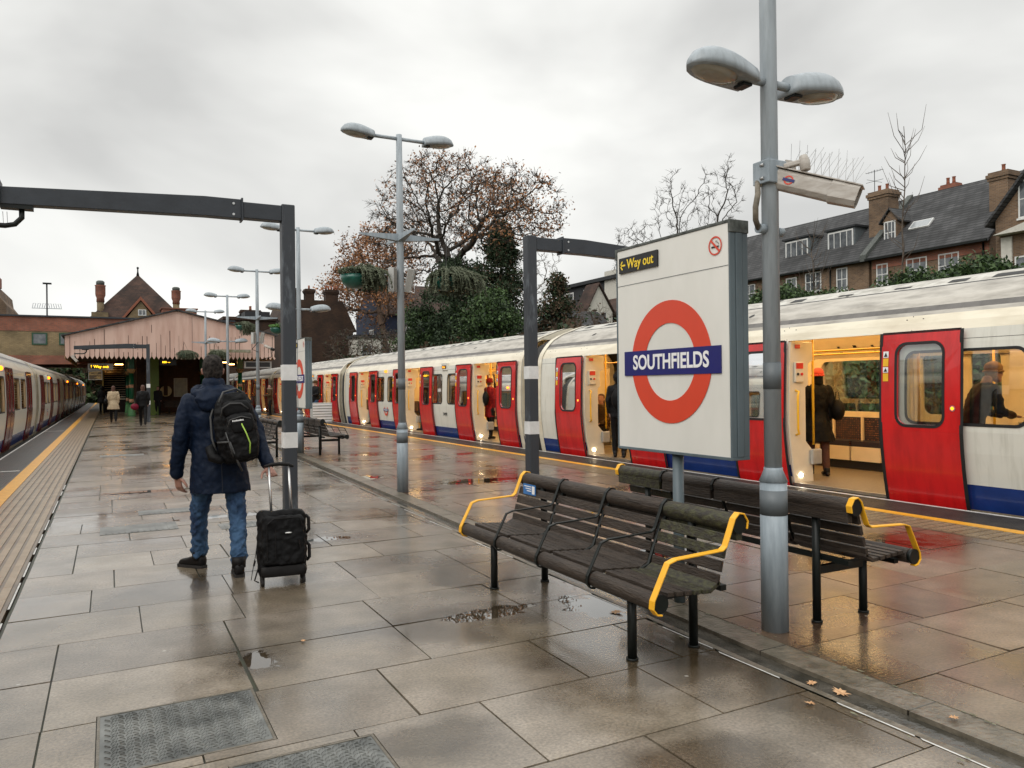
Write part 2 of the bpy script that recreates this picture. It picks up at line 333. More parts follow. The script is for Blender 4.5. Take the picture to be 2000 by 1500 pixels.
# slabs with grout bed
def slabs(name, xa, xb, mt, seed, pitch=.655, ph=.0, ln=.92, zt=0, y1=Y1, holes=(), crop=None, tilt=.0022):
    r = random.Random(seed); b = MB(); cols = []
    k = 0; y = Y0+ph
    while y < y1:
        big = y > 26
        x = xa-r.choice((.15, .6, .45, .3))
        while x < xb:
            l = ln*r.choice((1, 1, 1, .66, 1.0))
            XA, XB = max(x, xa), min(x+l, xb)
            if XB-XA > .03:
                mY = y+pitch/2
                jw = .0055; a0 = XA+jw*r.uniform(.5, 1.3); a1 = XB-jw*r.uniform(.5, 1.2); c0 = y+jw*.8; c1 = y+pitch-jw*.8
                g = gut(mY) if crop else 0
                if crop == 'R': a1 = min(a1, 3.0+g-.005)
                if crop == 'L': a0 = max(a0, 3.40+g+.005)
                if a1-a0 > .02:
                    tx, ty = r.gauss(0, tilt), r.gauss(0, tilt); dz = r.uniform(-.0015, .0015)
                    Z = lambda X, Yy: zt+dz+tx*(X-(a0+a1)/2)+ty*(Yy-mY)
                    rects = [(a0, a1, c0, c1)]
                    for hx0, hx1, hy0, hy1 in holes:
                        g_ = .016; hx0 -= g_; hx1 += g_; hy0 -= g_; hy1 += g_; nr = []
                        for p0, p1, q0, q1 in rects:
                            if p0 < hx1 and p1 > hx0 and q0 < hy1 and q1 > hy0:
                                if hx0-p0 > .01: nr.append((p0, hx0, q0, q1))
                                if p1-hx1 > .01: nr.append((hx1, p1, q0, q1))
                                m0, m1 = max(p0, hx0), min(p1, hx1)
                                if hy0-q0 > .01: nr.append((m0, m1, q0, hy0))
                                if q1-hy1 > .01: nr.append((m0, m1, hy1, q1))
                            else: nr.append((p0, p1, q0, q1))
                        rects = nr
                    cc = (r.random(), r.random(), r.random(), 1)
                    for p0, p1, q0, q1 in rects:
                        top = [(p0, q0), (p1, q0), (p1, q1), (p0, q1)]
                        b.add([(X, Yy, Z(X, Yy)) for X, Yy in top]+[(X, Yy, zt-.04) for X, Yy in top], [(0, 1, 2, 3), (0, 4, 5, 1), (1, 5, 6, 2), (2, 6, 7, 3), (3, 7, 4, 0)])
                        cols += [cc]*5
            x += l
        y += pitch; k += 1
    o = b.build(name, mt, recalc=False); me = o.data
    at = me.attributes.new('slab', 'FLOAT_COLOR', 'FACE'); at.data.foreach_set('color', [c for q in cols for c in q])
    return tag(o, kind='structure')
PLATES = [(-.05, .61, 3.40, 4.01), (.42, .985, 2.62, 3.22)]
slabs('paving_left', -.60, 6.5, S_left, 11, ph=.45, crop='R', holes=PLATES)
slabs('paving_right', 2.0, 7.30, S_right, 23, pitch=.61, ph=.17, ln=.95, crop='L', tilt=.0035)
b = MB()
def strip(b, a0, a1, z, mi=0, y0=Y0, y1=Y1, g=True, st=2.0):
    y = y0
    while y < y1:
        q = min(y+st, y1); ga, gb = (gut(y), gut(q)) if g else (0, 0)
        b.add([(a0+ga, y, z), (a1+ga, y, z), (a1+gb, q, z), (a0+gb, q, z)], [(0, 1, 2, 3)], mi); y = q
b.box(-.62, 3.0, Y0, Y1, -.088, -.012)
strip(b, 3.0, 3.01, -.012); strip(b, 2.9, 3.05, -.013)
strip(b, 3.35, 7.4, -.012)
tag(b.build('paving_bed', S_joint), kind='structure')
# gutter
b = MB()
strip(b, 3.05, 3.20, -.020, 0); strip(b, 3.20, 3.398, .003, 1)
strip(b, 3.005, 3.045, .002, 1)
y = Y0
while y < Y1:
    q = y+2.0; ga, gb = gut(y), gut(q)
    b.add([(3.20+ga, y, -.020), (3.20+gb, q, -.020), (3.20+gb, q, .003), (3.20+ga, y, .003)], [(0, 1, 2, 3)], 1)
    b.add([(3.398+ga, y, -.055), (3.398+gb, q, -.055), (3.398+gb, q, .006), (3.398+ga, y, .006)], [(0, 1, 2, 3)], 1)
    b.add([(3.045+ga, y, -.055), (3.045+gb, q, -.055), (3.045+gb, q, .002), (3.045+ga, y, .002)], [(0, 1, 2, 3)], 1)
    y = q
y = Y0
while y < 60:
    g = gut(y); b.box(3.2+g, 3.398+g, y, y+.008, -.03, .0042, 0); y += rr.choice((.9, .9, .91, .62))
tag(b.build('drainage_gutter', [S_dirt, S_conc]), kind='structure')
b = MB(); y = Y0
while y < 60:
    l = rr.uniform(.1, .8)
    if rr.random() < .5:
        g = gut(y); b.add([(2.990+g, y, .0035), (3.0+g, y+.01, .0035), (3.0+g, y+l, .0035), (2.988+g, y+l-.02, .0035)], [(0, 1, 2, 3)])
    y += l+rr.uniform(0, .25)
tag(b.build('worn_white_line', S_edge), kind='structure')
b = MB()
for k in range(170):
    y = rr.uniform(0, 9); side = rr.random()
    x = (3.39 if side < .75 else 2.97)+gut(y)+rr.gauss(0, .028); r_ = rr.uniform(.004, .016)
    pts = [(x+r_*rr.uniform(.4, 1)*math.cos(a)*.7, y+r_*2*rr.uniform(.4, 1)*math.sin(a), .0095) for a in [i*math.pi/4 for i in range(8)]]
    b.add(pts, [tuple(range(8))])
tag(b.build('lichen_patches', S_lich), kind='stuff')
# edge strips: left
def ribs(b, x0, x1, n, z, h, y0, y1, wd=.5, mi=0):
    w_ = (x1-x0)/n
    for i in range(n):
        a = x0+i*w_+w_*(1-wd)/2
        b.box(a, a+w_*wd, y0, y1, z, z+h, mi)
b = MB(); b.box(-2.12, -1.46, Y0, Y1, -.09, -.001); ribs(b, -2.08, -1.5, 15, -.001, .005, Y0, 60)
b.box(7.99, 8.69, Y0, Y1, -.09, -.001); ribs(b, 8.03, 8.66, 15, -.001, .005, Y0, 60)
tag(b.build('grip_strip', S_grip), kind='structure')
b = MB(); b.box(PL, -2.12, Y0, Y1, -.09, .004); b.box(8.69, PR, Y0, Y1, -.09, .004)
tag(b.build('white_edge_line', S_edge), kind='structure')
b = MB(); b.box(-1.46, -1.27, Y0, Y1, -.09, .003); b.box(7.85, 7.99, Y0, Y1, -.09, .003)
tag(b.build('yellow_line', S_yline), kind='structure')
b = MB(); b.box(-1.27, -.64, Y0, Y1, -.09, -.004, 1); b.box(7.33, 7.85, Y0, Y1, -.09, -.004, 1)
w_ = .63/14
for i in range(7):
    a = -1.25+i*.087
    y = Y0
    while y < 60:
        b.box(a, a+.058, y, y+.394, -.003, .003); y += .4
for i in range(9):
    for k in range(160):
        b.box(7.36+i*.055, 7.385+i*.055, 1+k*.12, 1.09+k*.12, -.003, .002)
tag(b.build('tactile_paving', [S_tac, mat('tactile_groove', (.10, .07, .045), .3, c2=(.17, .125, .08), scale=4)]), kind='structure')
b = MB(); y = 0
while y < 14:
    l = rr.uniform(.2, 1.5); b.add([(-.633, y, .0025), (-.620, y, .0025), (-.622, y+l, .0025), (-.634, y+l, .0025)], [(0, 1, 2, 3)]); y += l+rr.uniform(.1, .6)
b.box(-2.1, -1.5, 17.0, 17.12, .005, .008); b.box(-2.1, -1.5, 33.0, 33.12, .005, .008)
tag(b.build('paint_marks', S_edge), kind='structure')
# access plates (chequer plate)
def chequer(name):
    m = bpy.data.materials.new(name); m.use_nodes = True; t = m.node_tree; p = t.nodes['Principled BSDF']; p.inputs['Metallic'].default_value = .55
    tx = t.nodes.new('ShaderNodeTexCoord'); n = t.nodes.new('ShaderNodeTexNoise'); n.inputs['Scale'].default_value = 5; n.inputs['Detail'].default_value = 8
    t.links.new(tx.outputs['Object'], n.inputs['Vector']); r = t.nodes.new('ShaderNodeValToRGB'); r.color_ramp.elements[0].position = .35; r.color_ramp.elements[1].position = .7
    r.color_ramp.elements[0].color = (.12, .125, .12, 1); r.color_ramp.elements[1].color = (.30, .305, .29, 1)
    t.links.new(n.outputs[0], r.inputs[0]); t.links.new(r.outputs[0], p.inputs['Base Color'])
    q = t.nodes.new('ShaderNodeMapRange'); q.inputs[3].default_value = .18; q.inputs[4].default_value = .5; t.links.new(n.outputs[0], q.inputs[0]); t.links.new(q.outputs[0], p.inputs['Roughness'])
    return m
G_chq = chequer('wet_chequer_steel')
for i, (x0, x1, y0, y1) in enumerate(PLATES):
    lab = 'worn steel chequer plate cover behind the second plate, larger and set square in the paving' if i == 0 else 'steel chequer plate cover cut by the bottom edge of the photo'
    b = MB(); b.box(x0, x1, y0, y1, -.035, -.001)
    p_ = .048; k = 0; y = y0+.03
    while y < y1-.02:
        x = x0+.03+(p_/2 if k % 2 else 0); j = 0
        while x < x1-.02:
            a = R(45 if (j+k) % 2 else -45); c, s_ = math.cos(a), math.sin(a); l = .019; w_ = .0048
            b.add([(x+c*l, y+s_*l, -.001), (x-s_*w_, y+c*w_, -.001), (x-c*l, y-s_*l, -.001), (x+s_*w_, y-c*w_, -.001), (x+c*l*.7, y+s_*l*.7, .0045), (x-c*l*.7, y-s_*l*.7, .0045)], [(0, 1, 5, 4), (1, 2, 5), (2, 3, 4, 5), (3, 0, 4)])
            x += p_*.60; j += 1
        y += p_*.60; k += 1
    o = tag(b.build('access_cover', G_chq, org=((x0+x1)/2, (y0+y1)/2, 0), recalc=False), lab, 'access cover', 'metal access covers in the paving')
    f = MB(); d = .012
    for q in ((x0-d, x1+d, y0-d, y0), (x0-d, x1+d, y1, y1+d), (x0-d, x0, y0, y1), (x1, x1+d, y0, y1)): f.box(*q, -.035, .001)
    fo = f.build('cover_frame', S_conc, org=((x0+x1)/2, (y0+y1)/2, 0)); fo.location = (0, 0, 0); fo.parent = o
small = [(-.1, 9.0, .75, .5, 'ribbed cover left of the walking man'), (.3, 10.2, .8, .35, 'ribbed cover just beyond the nearer small one, left of the walking man'), (-.2, 19.5, .9, .5, 'small ribbed cover far along the left paving'), (1.05, 8.7, .4, .35, 'small square cover in the paving by the gantry post')]
for x, y, a, c, lab in small:
    b = MB(); b.box(x, x+a, y, y+c, -.004, .004); k = 0
    while .05+k*.06 < a-.03: b.box(x+.05+k*.06, x+.065+k*.06, y+.03, y+c-.03, .004, .007); k += 1
    tag(b.build('access_cover', G_chq, org=(x+a/2, y+c/2, 0)), 'grey '+lab, 'access cover', 'metal access covers in the paving')
# fallen leaves
G_leafb = mat('dead_leaf', (.42, .22, .10), .6, c2=(.62, .38, .20), scale=40)
def leaf(x, y, s, rz, lab, z=.004):
    V = [(0, 0, .004)]; n = 18
    for i in range(n):
        a = 2*math.pi*i/n; q = (1 if i % 2 == 0 else .55)*(1 if i % 6 else 1.2)
        V.append((s*q*math.cos(a), s*.8*q*math.sin(a), .004+.006*rr.random()))
    b = MB(); b.add(V, [(0, i+1, (i+1) % n+1) for i in range(n)])
    o = b.build('fallen_leaf', G_leafb, recalc=False); o.location = (x, y, z); o.rotation_euler = (R(4), R(-5), rz); o['label'] = lab; o['category'] = 'leaf'; o['group'] = 'dead leaves on the wet paving'
LF = [(3.115, 2.73, .03, 'small curled tan leaf in the gutter, farther of two together', -.017), (3.14, 2.58, .05, 'largest tan leaf lying in the gutter', -.017), (2.87, 2.53, .028, 'small tan leaf alone on the paving left of the gutter', .004),
      (3.28, 2.10, .03, 'tan leaf on the kerb nearest the right bottom corner', .012), (2.93, 4.15, .05, 'brown leaf crumpled in the gutter beneath the near bench', .004), (3.34, 9.9, .04, 'brown leaf in the gutter near the second lamp post', -.05), (1.0, 4.6, .02, 'leaf scrap beside the small puddle', .004)]
for i, (x, y, s, lab, z) in enumerate(LF): leaf(x, y, s, i*1.3, lab, z)
# ================================================================ TRAINS
T_cream = mat('train_cream_cantrail', (.60, .53, .40), .3, c2=(.74, .68, .54), scale=2.5, stretch=(1, .5, 2), coat=.3, lo=.3, hi=.55)
T_body = mat('train_grey_white_paint', (.54, .53, .46), .3, c2=(.68, .67, .60), scale=3, stretch=(1, 4, .5), coat=.3, lo=.25, hi=.5, bump=.10, bscale=1.6)
T_blue = mat('train_blue_paint', (.012, .035, .16), .25, var=.15, scale=4, coat=.4)
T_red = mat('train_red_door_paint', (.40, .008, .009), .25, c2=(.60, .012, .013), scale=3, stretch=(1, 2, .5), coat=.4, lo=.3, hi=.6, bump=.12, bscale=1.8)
T_lg = mat('train_roof_light_grey', (.23, .21, .18), .5, c2=(.46, .43, .38), scale=4, stretch=(1, .5, 2.5), lo=.3, hi=.6)
T_dg = mat('train_roof_dark_strip', (.10, .092, .085), .5, c2=(.15, .14, .13))
T_wp = mat('train_roof_panel', (.30, .28, .24), .5, c2=(.56, .54, .49), scale=5, lo=.35, hi=.6)
T_red_shaded = mat('train_red_door_shaded', (.17, .008, .008), .22, coat=.5)  # same door red, with the shade on the left train painted into it
T_black = mat('rubber_seal', (.007, .007, .007), .6)
T_bellow = mat('gangway_bellows', (.03, .028, .026), .7)
T_int = mat('train_interior_panel', (.78, .64, .42), .45, var=.03)
T_floor = mat('train_floor', (.13, .10, .07), .4, c2=(.2, .16, .11), scale=40)
T_jamb = mat('door_jamb_panel', (.62, .56, .45), .35, var=.04)
T_pole = mat('yellow_grab_pole', (.80, .45, .02), .3, var=.03)
T_seat = bpy.data.materials.new('seat_moquette'); T_seat.use_nodes = True
_t = T_seat.node_tree; _p = _t.nodes['Principled BSDF']; _c = _t.nodes.new('ShaderNodeTexVoronoi'); _c.inputs['Scale'].default_value = 26; _c.inputs['Randomness'].default_value = .15
_x = _t.nodes.new('ShaderNodeTexCoord'); _t.links.new(_x.outputs['Object'], _c.inputs['Vector']); _r = _t.nodes.new('ShaderNodeValToRGB'); _r.color_ramp.elements[0].position = .22; _r.color_ramp.elements[1].position = .27
_r.color_ramp.elements[0].color = (.45, .16, .05, 1); _r.color_ramp.elements[1].color = (.02, .014, .022, 1); _t.links.new(_c.outputs['Distance'], _r.inputs[0]); _t.links.new(_r.outputs[0], _p.inputs['Base Color'])
T_under = mat('train_dark_underseat', (.01, .009, .009), .5)
T_light = emis('train_ceiling_light', (1, .61, .23), 12); T_light2 = emis('dim_train_ceiling_light', (1, .52, .16), 2.2)
T_spot = emis('door_step_light', (1, .86, .62), 60)
T_orange = emis('orange_indicator', (1, .15, .004), 9)
T_disp = emis('amber_display', (1, .35, .02), 3)
T_win = glassmat('train_window_glass', (.72, .76, .74), .16)
T_warn = mat('warning_yellow', (.80, .45, .02), .4)
T_redb = mat('alarm_red', (.6, .03, .02), .4)
T_grey = mat('perch_grey', (.30, .29, .27), .5)
T_ad = mat('car_line_diagram', (.72, .62, .45), .4)
PROF = [(-.12, .16), (0, .125), (.12, .10), (.28, .07), (.45, .045), (.65, .02), (.9, 0), (1.3, 0), (1.7, .012), (1.95, .03), (2.11, .05), (2.22, .10), (2.32, .17), (2.37, .21), (2.44, .27), (2.54, .38), (2.66, .60), (2.735, .80), (2.755, .86), (2.84, 1.08), (2.90, 1.30), (2.92, 1.46)]
def off(z):
    for (a, p), (c, q) in zip(PROF, PROF[1:]):
        if z <= c: return p+(q-p)*(z-a)/(c-a)
    return PROF[-1][1]
PITCH, CARL = 16.6, 16.6
DOORS = (2.45, 7.95, 13.45)
DW = .8
def zmat(z): return 1 if z < .28 else (0 if z < 2.11 else 2 if z < 2.32 else 3 if z < 2.37 else 4 if z < 2.44 else 3 if z < 2.735 else 5 if z < 2.755 else 6)
BMATS = [T_body, T_blue, T_cream, T_lg, T_dg, T_black, T_wp, T_int]
def build_train(root, X0, s, opened, ncar, yoff):
    T = lambda p: (X0+s*p[0], p[1], p[2])          # p = (inward offset, y, z)
    made = []
    def part(b, name, mats, **k):
        o = b.build(name, mats, root, **k); made.append(o); return o
    c0, c1 = .38, CARL-.38
    wins = []
    eds = [c0]
    for d in DOORS: eds += [d-DW, d+DW]
    eds += [c1]
    solid = [(eds[i], eds[i+1]) for i in range(0, len(eds), 2)]
    WZ0, WZ1 = .97, 1.87
    for a, c in solid:
        if c-a > 2: wins += [(a+.30, a+1.76), (c-1.76, c-.30)]
    zs = [z for z, _ in PROF]
    zside = [z for z in zs if z <= 2.11]
    zc = sorted(set([z for z in zs if z <= 2.11]+[WZ0, WZ1, .28]))
    b = MB(T)
    def wall(side):
        O = (lambda z, t=0: off(z)+t) if side == 0 else (lambda z, t=0: 2.92-off(z)-t)
        for a, c in solid:
            ws = [w_ for w_ in wins if w_[0] >= a and w_[1] <= c]
            cuts = [a]+[q for w_ in ws for q in w_]+[c]
            for i in range(len(cuts)-1):
                iswin = i % 2 == 1
                for z0, z1 in zip(zc, zc[1:]):
                    if iswin and z0 >= WZ0-1e-6 and z1 <= WZ1+1e-6: continue
                    mi = zmat((z0+z1)/2)
                    b.add([(O(z0), cuts[i], z0), (O(z0), cuts[i+1], z0), (O(z1), cuts[i+1], z1), (O(z1), cuts[i], z1)], [(0, 1, 2, 3)], mi, True)
                    b.add([(O(z0, .09), cuts[i], z0), (O(z0, .09), cuts[i+1], z0), (O(z1, .09), cuts[i+1], z1), (O(z1, .09), cuts[i], z1)], [(0, 1, 2, 3)], 7)
            # jamb ends
            for y in (a, c):
                for z0, z1 in zip(zc, zc[1:]): b.add([(O(z0), y, z0), (O(z0, .09), y, z0), (O(z1, .09), y, z1), (O(z1), y, z1)], [(0, 1, 2, 3)], 7)
            for w0, w1 in ws:
                for y in (w0, w1): b.add([(O(WZ0), y, WZ0), (O(WZ0, .09), y, WZ0), (O(WZ1, .09), y, WZ1), (O(WZ1), y, WZ1)], [(0, 1, 2, 3)], 7)
                for z in (WZ0, WZ1): b.add([(O(z), w0, z), (O(z, .09), w0, z), (O(z, .09), w1, z), (O(z), w1, z)], [(0, 1, 2, 3)], 7)
                # rounded corner fillets
                for (y, z, dy, dz) in ((w0, WZ0, 1, 1), (w1, WZ0, -1, 1), (w0, WZ1, 1, -1), (w1, WZ1, -1, -1)):
                    r_ = .13; n = 5
                    arc = [(y+dy*(r_-r_*math.sin(R(90*k/n))), z+dz*(r_-r_*math.cos(R(90*k/n)))) for k in range(n+1)]
                    for t_, mi in ((.002, 0), (.088, 7)):
                        b.add([(O(z, t_), y, z)]+[(O(zz, t_), yy, zz) for yy, zz in arc], [(0, k+1, k+2) for k in range(n)], mi)
    wall(0); wall(1)
    # roof shell, both sides of the centreline
    for sd in (0, 1):
        O = (lambda z: off(z)) if sd == 0 else (lambda z: 2.92-off(z))
        zr = [z for z in zs if z >= 2.11]
        for z0, z1 in zip(zr, zr[1:]):
            b.add([(O(z0), c0, z0), (O(z0), c1, z0), (O(z1), c1, z1), (O(z1), c0, z1)], [(0, 1, 2, 3)], zmat((z0+z1)/2), True)
        # sill below door openings, underframe
        b.box(min(O(0)+.0, 2.92-O(0)) if False else (.16 if sd == 0 else 2.60), (.32 if sd == 0 else 2.76), c0, c1, -.30, -.02, 4)
        for d in DOORS:
            b.add([(O(-.12), d-DW, -.12), (O(-.12), d+DW, -.12), (O(0), d+DW, -.005), (O(0), d-DW, -.005)], [(0, 1, 2, 3)], 4)
    # end bulkheads (ring) cream
    for y, q in ((c0, .06), (c1, -.06)):
        ring = [(off(z), z) for z in zs]+[(2.92-off(z), z) for z in reversed(zs)]
        inn = [(max(.30, o_)*1.0+.02 if o_ < 1.46 else min(2.62, o_)-.02, min(z, 2.62) if z > 0 else z) for o_, z in ring]
        n = len(ring)
        b.add([(o_, y, z) for o_, z in ring]+[(o_, y, z) for o_, z in inn], [(i, (i+1) % n, n+(i+1) % n, n+i) for i in range(n-1)], 2)
        b.add([(o_-.012 if o_ < 1.4 else o_+.012, y+q*.2, z+.012*(z > 2.2)) for o_, z in ring]+[(o_-.012 if o_ < 1.4 else o_+.012, y+q*3.2, z+.012*(z > 2.2)) for o_, z in ring], [(i, i+1, n+i+1, n+i) for i in range(n-1)], 2, True)
    part(b, 'car_body', BMATS, recalc=False)
    # roof vents and hatches
    b = MB(T); rv = random.Random(5); y = c0+.6
    while y < c1-.7:
        l = rv.choice((.25, .4, .6)); o0 = rv.choice((.92, 1.0, 1.12)); z0 = off
        def zr(o_):
            for (a, p), (c_, q) in zip(PROF, PROF[1:]):
                if p <= o_ <= q: return a+(c_-a)*(o_-p)/(q-p)
            return 2.92
        w_ = rv.choice((.06, .14, .12))
        b.add([(o0, y, zr(o0)+.006), (o0, y+l, zr(o0)+.006), (o0+w_, y+l, zr(o0+w_)+.006), (o0+w_, y, zr(o0+w_)+.006)], [(0, 1, 2, 3)], 0)
        y += l+rv.uniform(.25, .7)
    for y in (c0+2.2, c0+5.1, c0+8, c0+10.8, c0+13.5):
        b.add([(.87, y, 2.77), (.87, y+.03, 2.77), (1.4, y+.03, 2.925), (1.4, y, 2.925)], [(0, 1, 2, 3)], 0)
    for y in (c0+3.6, c0+9.5, c0+14.1):
        V = [(off(2.58)-.004+.0*k, y+.045*math.cos(k*math.pi/4), 2.58+.03*math.sin(k*math.pi/4)+.004) for k in range(8)]
        V = [(off(z)-.004, yy, z+.003) for _, yy, z in V]; b.add(V, [tuple(range(8))], 0)
    part(b, 'roof_vents', [T_black], recalc=False)
    b = MB(T)
    for y in (c0+.35, c0+2.9, c0+4.6, c0+6.4, c0+8.4, c0+10.2, c0+12.1, c0+14.0, c0+15.3):      # cantrail panel joints and fixings
        b.add([(off(z)-.002, yy, z) for z, yy in ((2.12, y), (2.12, y+.008), (2.32, y+.06), (2.32, y+.05))], [(0, 1, 2, 3)])
        for dy in (-.10, .12): b.add([(off(2.27)-.002, y+dy+.012*math.cos(k), 2.27+.01*math.sin(k)) for k in range(6)], [tuple(range(6))])
    for a, c in solid:
        for y in ((a+.28, c-.28) if c-a > 2 else ()):
            b.add([(off(z)-.002, yy, z) for z, yy in ((1.95, y), (1.95, y+.006), (2.11, y+.006), (2.11, y))], [(0, 1, 2, 3)])
        b.add([(off(1.99)-.002, yy, zz) for yy, zz in ((a, 1.99), (c, 1.99), (c, 1.995), (a, 1.995))], [(0, 1, 2, 3)])
        b.add([(off(.60)-.003, yy, zz) for yy, zz in ((a+1.9, .60), (a+1.93, .60), (a+1.93, .66), (a+1.9, .66))], [(0, 1, 2, 3)]) if c-a > 2 else None
    part(b, 'panel_joints', [T_bellow], recalc=False)
    # windows
    for i, (w0, w1) in enumerate(wins):
        for sd in (0, 1):
            O = (lambda z, t: off(z)+t) if sd == 0 else (lambda z, t: 2.92-off(z)-t)
            b = MB(T); b.add([(O(WZ0, .03), w0, WZ0), (O(WZ0, .03), w1, WZ0), (O(WZ1, .03), w1, WZ1), (O(WZ1, .03), w0, WZ1)], [(0, 1, 2, 3)])
            wo = part(b, 'window', [T_win], recalc=False)
            if sd == 0:
                f = MB(T); outer = rrect(w0-.005, w1+.005, WZ0-.005, WZ1+.005, .13); inner = rrect(w0+.03, w1-.03, WZ0+.03, WZ1-.03, .10)
                n = len(outer); f.add([(off(z)-.006, y, z) for y, z in outer]+[(off(z)-.006, y, z) for y, z in inner], [(k, (k+1) % n, n+(k+1) % n, n+k) for k in range(n)])
                fo = f.build('window_frame', T_black, wo, recalc=False)
    # far side closed doors + near doors
    def leafp(y0, y1, sd, push):
        O = (lambda z: off(z)-push) if sd == 0 else (lambda z: 2.92-off(z)+push)
        b = MB(T); zl = [-.06, .02, .12, .28, .45, .65, .88]
        for z0, z1 in zip(zl, zl[1:]): b.add([(O(z0), y0, z0), (O(z0), y1, z0), (O(z1), y1, z1), (O(z1), y0, z1)], [(0, 1, 2, 3)], 0, True)
        b.add([(O(2.0), y0, 2.0), (O(2.0), y1, 2.0), (O(2.10), y1, 2.10), (O(2.10), y0, 2.10)], [(0, 1, 2, 3)], 0, True)
        m_ = .22 if (y1-y0) > .9 else .17
        h = rrect(y0+m_, y1-m_, .96, 1.95, .12)
        # outer ring matched radially
        outp = []
        cy_, cz = (y0+y1)/2, 1.44; hy, hz = (y1-y0)/2, .56
        for (a, c) in h:
            dy, dz = a-cy_, c-cz; k = min(hy/abs(dy) if abs(dy) > 1e-6 else 9e9, hz/abs(dz) if abs(dz) > 1e-6 else 9e9)
            outp.append((cy_+dy*k, cz+dz*k))
        n = len(h)
        b.add([(O(z), y, z) for y, z in outp]+[(O(z), y, z) for y, z in h], [(k, (k+1) % n, n+(k+1) % n, n+k) for k in range(n)], 0)
        # fill the four corners
        cor = [(y0, .88), (y1, .88), (y1, 2.0), (y0, 2.0)]
        for cyy, czz in cor:
            pr = sorted(range(n), key=lambda k: (outp[k][0]-cyy)**2+(outp[k][1]-czz)**2)
            best = None
            for k in range(n):
                k2 = (k+1) % n; A, B_ = outp[k], outp[k2]
                if (abs(A[0]-cyy) < 1e-5) != (abs(B_[0]-cyy) < 1e-5) and ((A[1]-cz)*(czz-cz) > 0):
                    best = (A, B_)
            if best: b.add([(O(best[0][1]), best[0][0], best[0][1]), (O(best[1][1]), best[1][0], best[1][1]), (O(czz), cyy, czz)], [(0, 1, 2)], 0)
        lo = part(b, 'door_leaf', [T_red if (sd == 0 and opened) else T_int if sd == 1 else T_red_shaded], recalc=True, solid=.03, weld=True); es_ = lo.modifiers.new('split', 'EDGE_SPLIT'); es_.split_angle = R(28)
        g = MB(T); g.add([(O(.96)+.0, y0+m_, .96), (O(.96), y1-m_, .96), (O(1.95), y1-m_, 1.95), (O(1.95), y0+m_, 1.95)], [(0, 1, 2, 3)])
        g.build('door_window', T_win, lo, recalc=False)
        f = MB(T); h2 = rrect(y0+m_-.035, y1-m_+.035, .925, 1.985, .15); e_ = -.019 if sd == 0 else .019
        f.add([(O(z)+e_, y, z) for y, z in h2]+[(O(z)+e_, y, z) for y, z in h], [(k, (k+1) % n, n+(k+1) % n, n+k) for k in range(n)])
        for ya, yb in ((y0-.035, y0+.012), (y1-.012, y1+.035)):
            for z0, z1 in zip(zl+[2.0], zl[1:]+[2.0, 2.11]):
                if z1 > z0: f.add([(O(z0)+e_, ya, z0), (O(z0)+e_, yb, z0), (O(z1)+e_, yb, z1), (O(z1)+e_, ya, z1), ], [(0, 1, 2, 3)])
            f.add([(O(2.10)+e_*.9, y0, 2.09), (O(2.10)+e_*.9, y1, 2.09), (O(2.12)+e_*.9, y1, 2.12), (O(2.12)+e_*.9, y0, 2.12)], [(0, 1, 2, 3)])
        f.build('door_seal', T_black, lo, recalc=False)
        if sd == 0 and push > .02:
            k = MB(T); yb = y0+.16 if True else 0
            yc = y1-.06 if (y0+y1)/2 < 0 else y0+.1
            k = MB(T)
            for rr_, dd in ((.035, .0), (.018, .004)):
                k.add([(O(1.17)-.02-dd, y0+.17+rr_*math.cos(a*math.pi/5) if False else y0+.09+rr_*math.cos(a*math.pi/5), 1.17+rr_*math.sin(a*math.pi/5)) for a in range(10)], [tuple(range(10))], 0 if dd == 0 else 1)
            k.build('door_button', [G_steel, T_orange], lo, recalc=False)
            w = MB(T); near_edge = y1-.10
            for z0, z1, mi in ((1.80, 1.88, 1), (1.69, 1.79, 0), (1.61, 1.68, 1), (1.50, 1.60, 0)):
                w.add([(O(z0)-.02, near_edge, z0), (O(z0)-.02, near_edge+.075, z0), (O(z1)-.02, near_edge+.075, z1), (O(z1)-.02, near_edge, z1)], [(0, 1, 2, 3)], mi)
                if mi: w.add([(O(z0)-.023, near_edge+.012, z0+.012), (O(z0)-.023, near_edge+.063, z0+.012), (O(z1)-.023, near_edge+.037, z1-.012)], [(0, 1, 2)], 2)
            w.build('warning_sticker', [T_warn, G_txtw, G_blk], lo, recalc=False)
        return lo
    for d in DOORS:
        if opened:
            leafp(d-DW-1.04, d-DW-.01, 0, .045); leafp(d+DW+.01, d+DW+1.04, 0, .045)
        else:
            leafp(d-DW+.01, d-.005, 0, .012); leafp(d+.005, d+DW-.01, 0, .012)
        leafp(d-DW+.01, d-.005, 1, .005); leafp(d+.005, d+DW-.01, 1, .005)
    # interior
    b = MB(T); b.box(.13, 2.79, c0, c1, -.09, .01, 0)
    for sd in (0, 1):
        q = (lambda o_: o_) if sd == 0 else (lambda o_: 2.92-o_)
        b.add([(q(.10), c0, 2.11), (q(.10), c1, 2.11), (q(.36), c1, 2.30), (q(.36), c0, 2.30)], [(0, 1, 2, 3)], 1)
        b.add([(q(.36), c0, 2.30), (q(.36), c1, 2.30), (q(1.46), c1, 2.46), (q(1.46), c0, 2.46)], [(0, 1, 2, 3)], 1)
        b.add([(q(.10), c0, 1.90), (q(.10), c1, 1.90), (q(.42), c1, 2.28), (q(.42), c0, 2.28)], [(0, 1, 2, 3)], 1) if sd == 1 else None
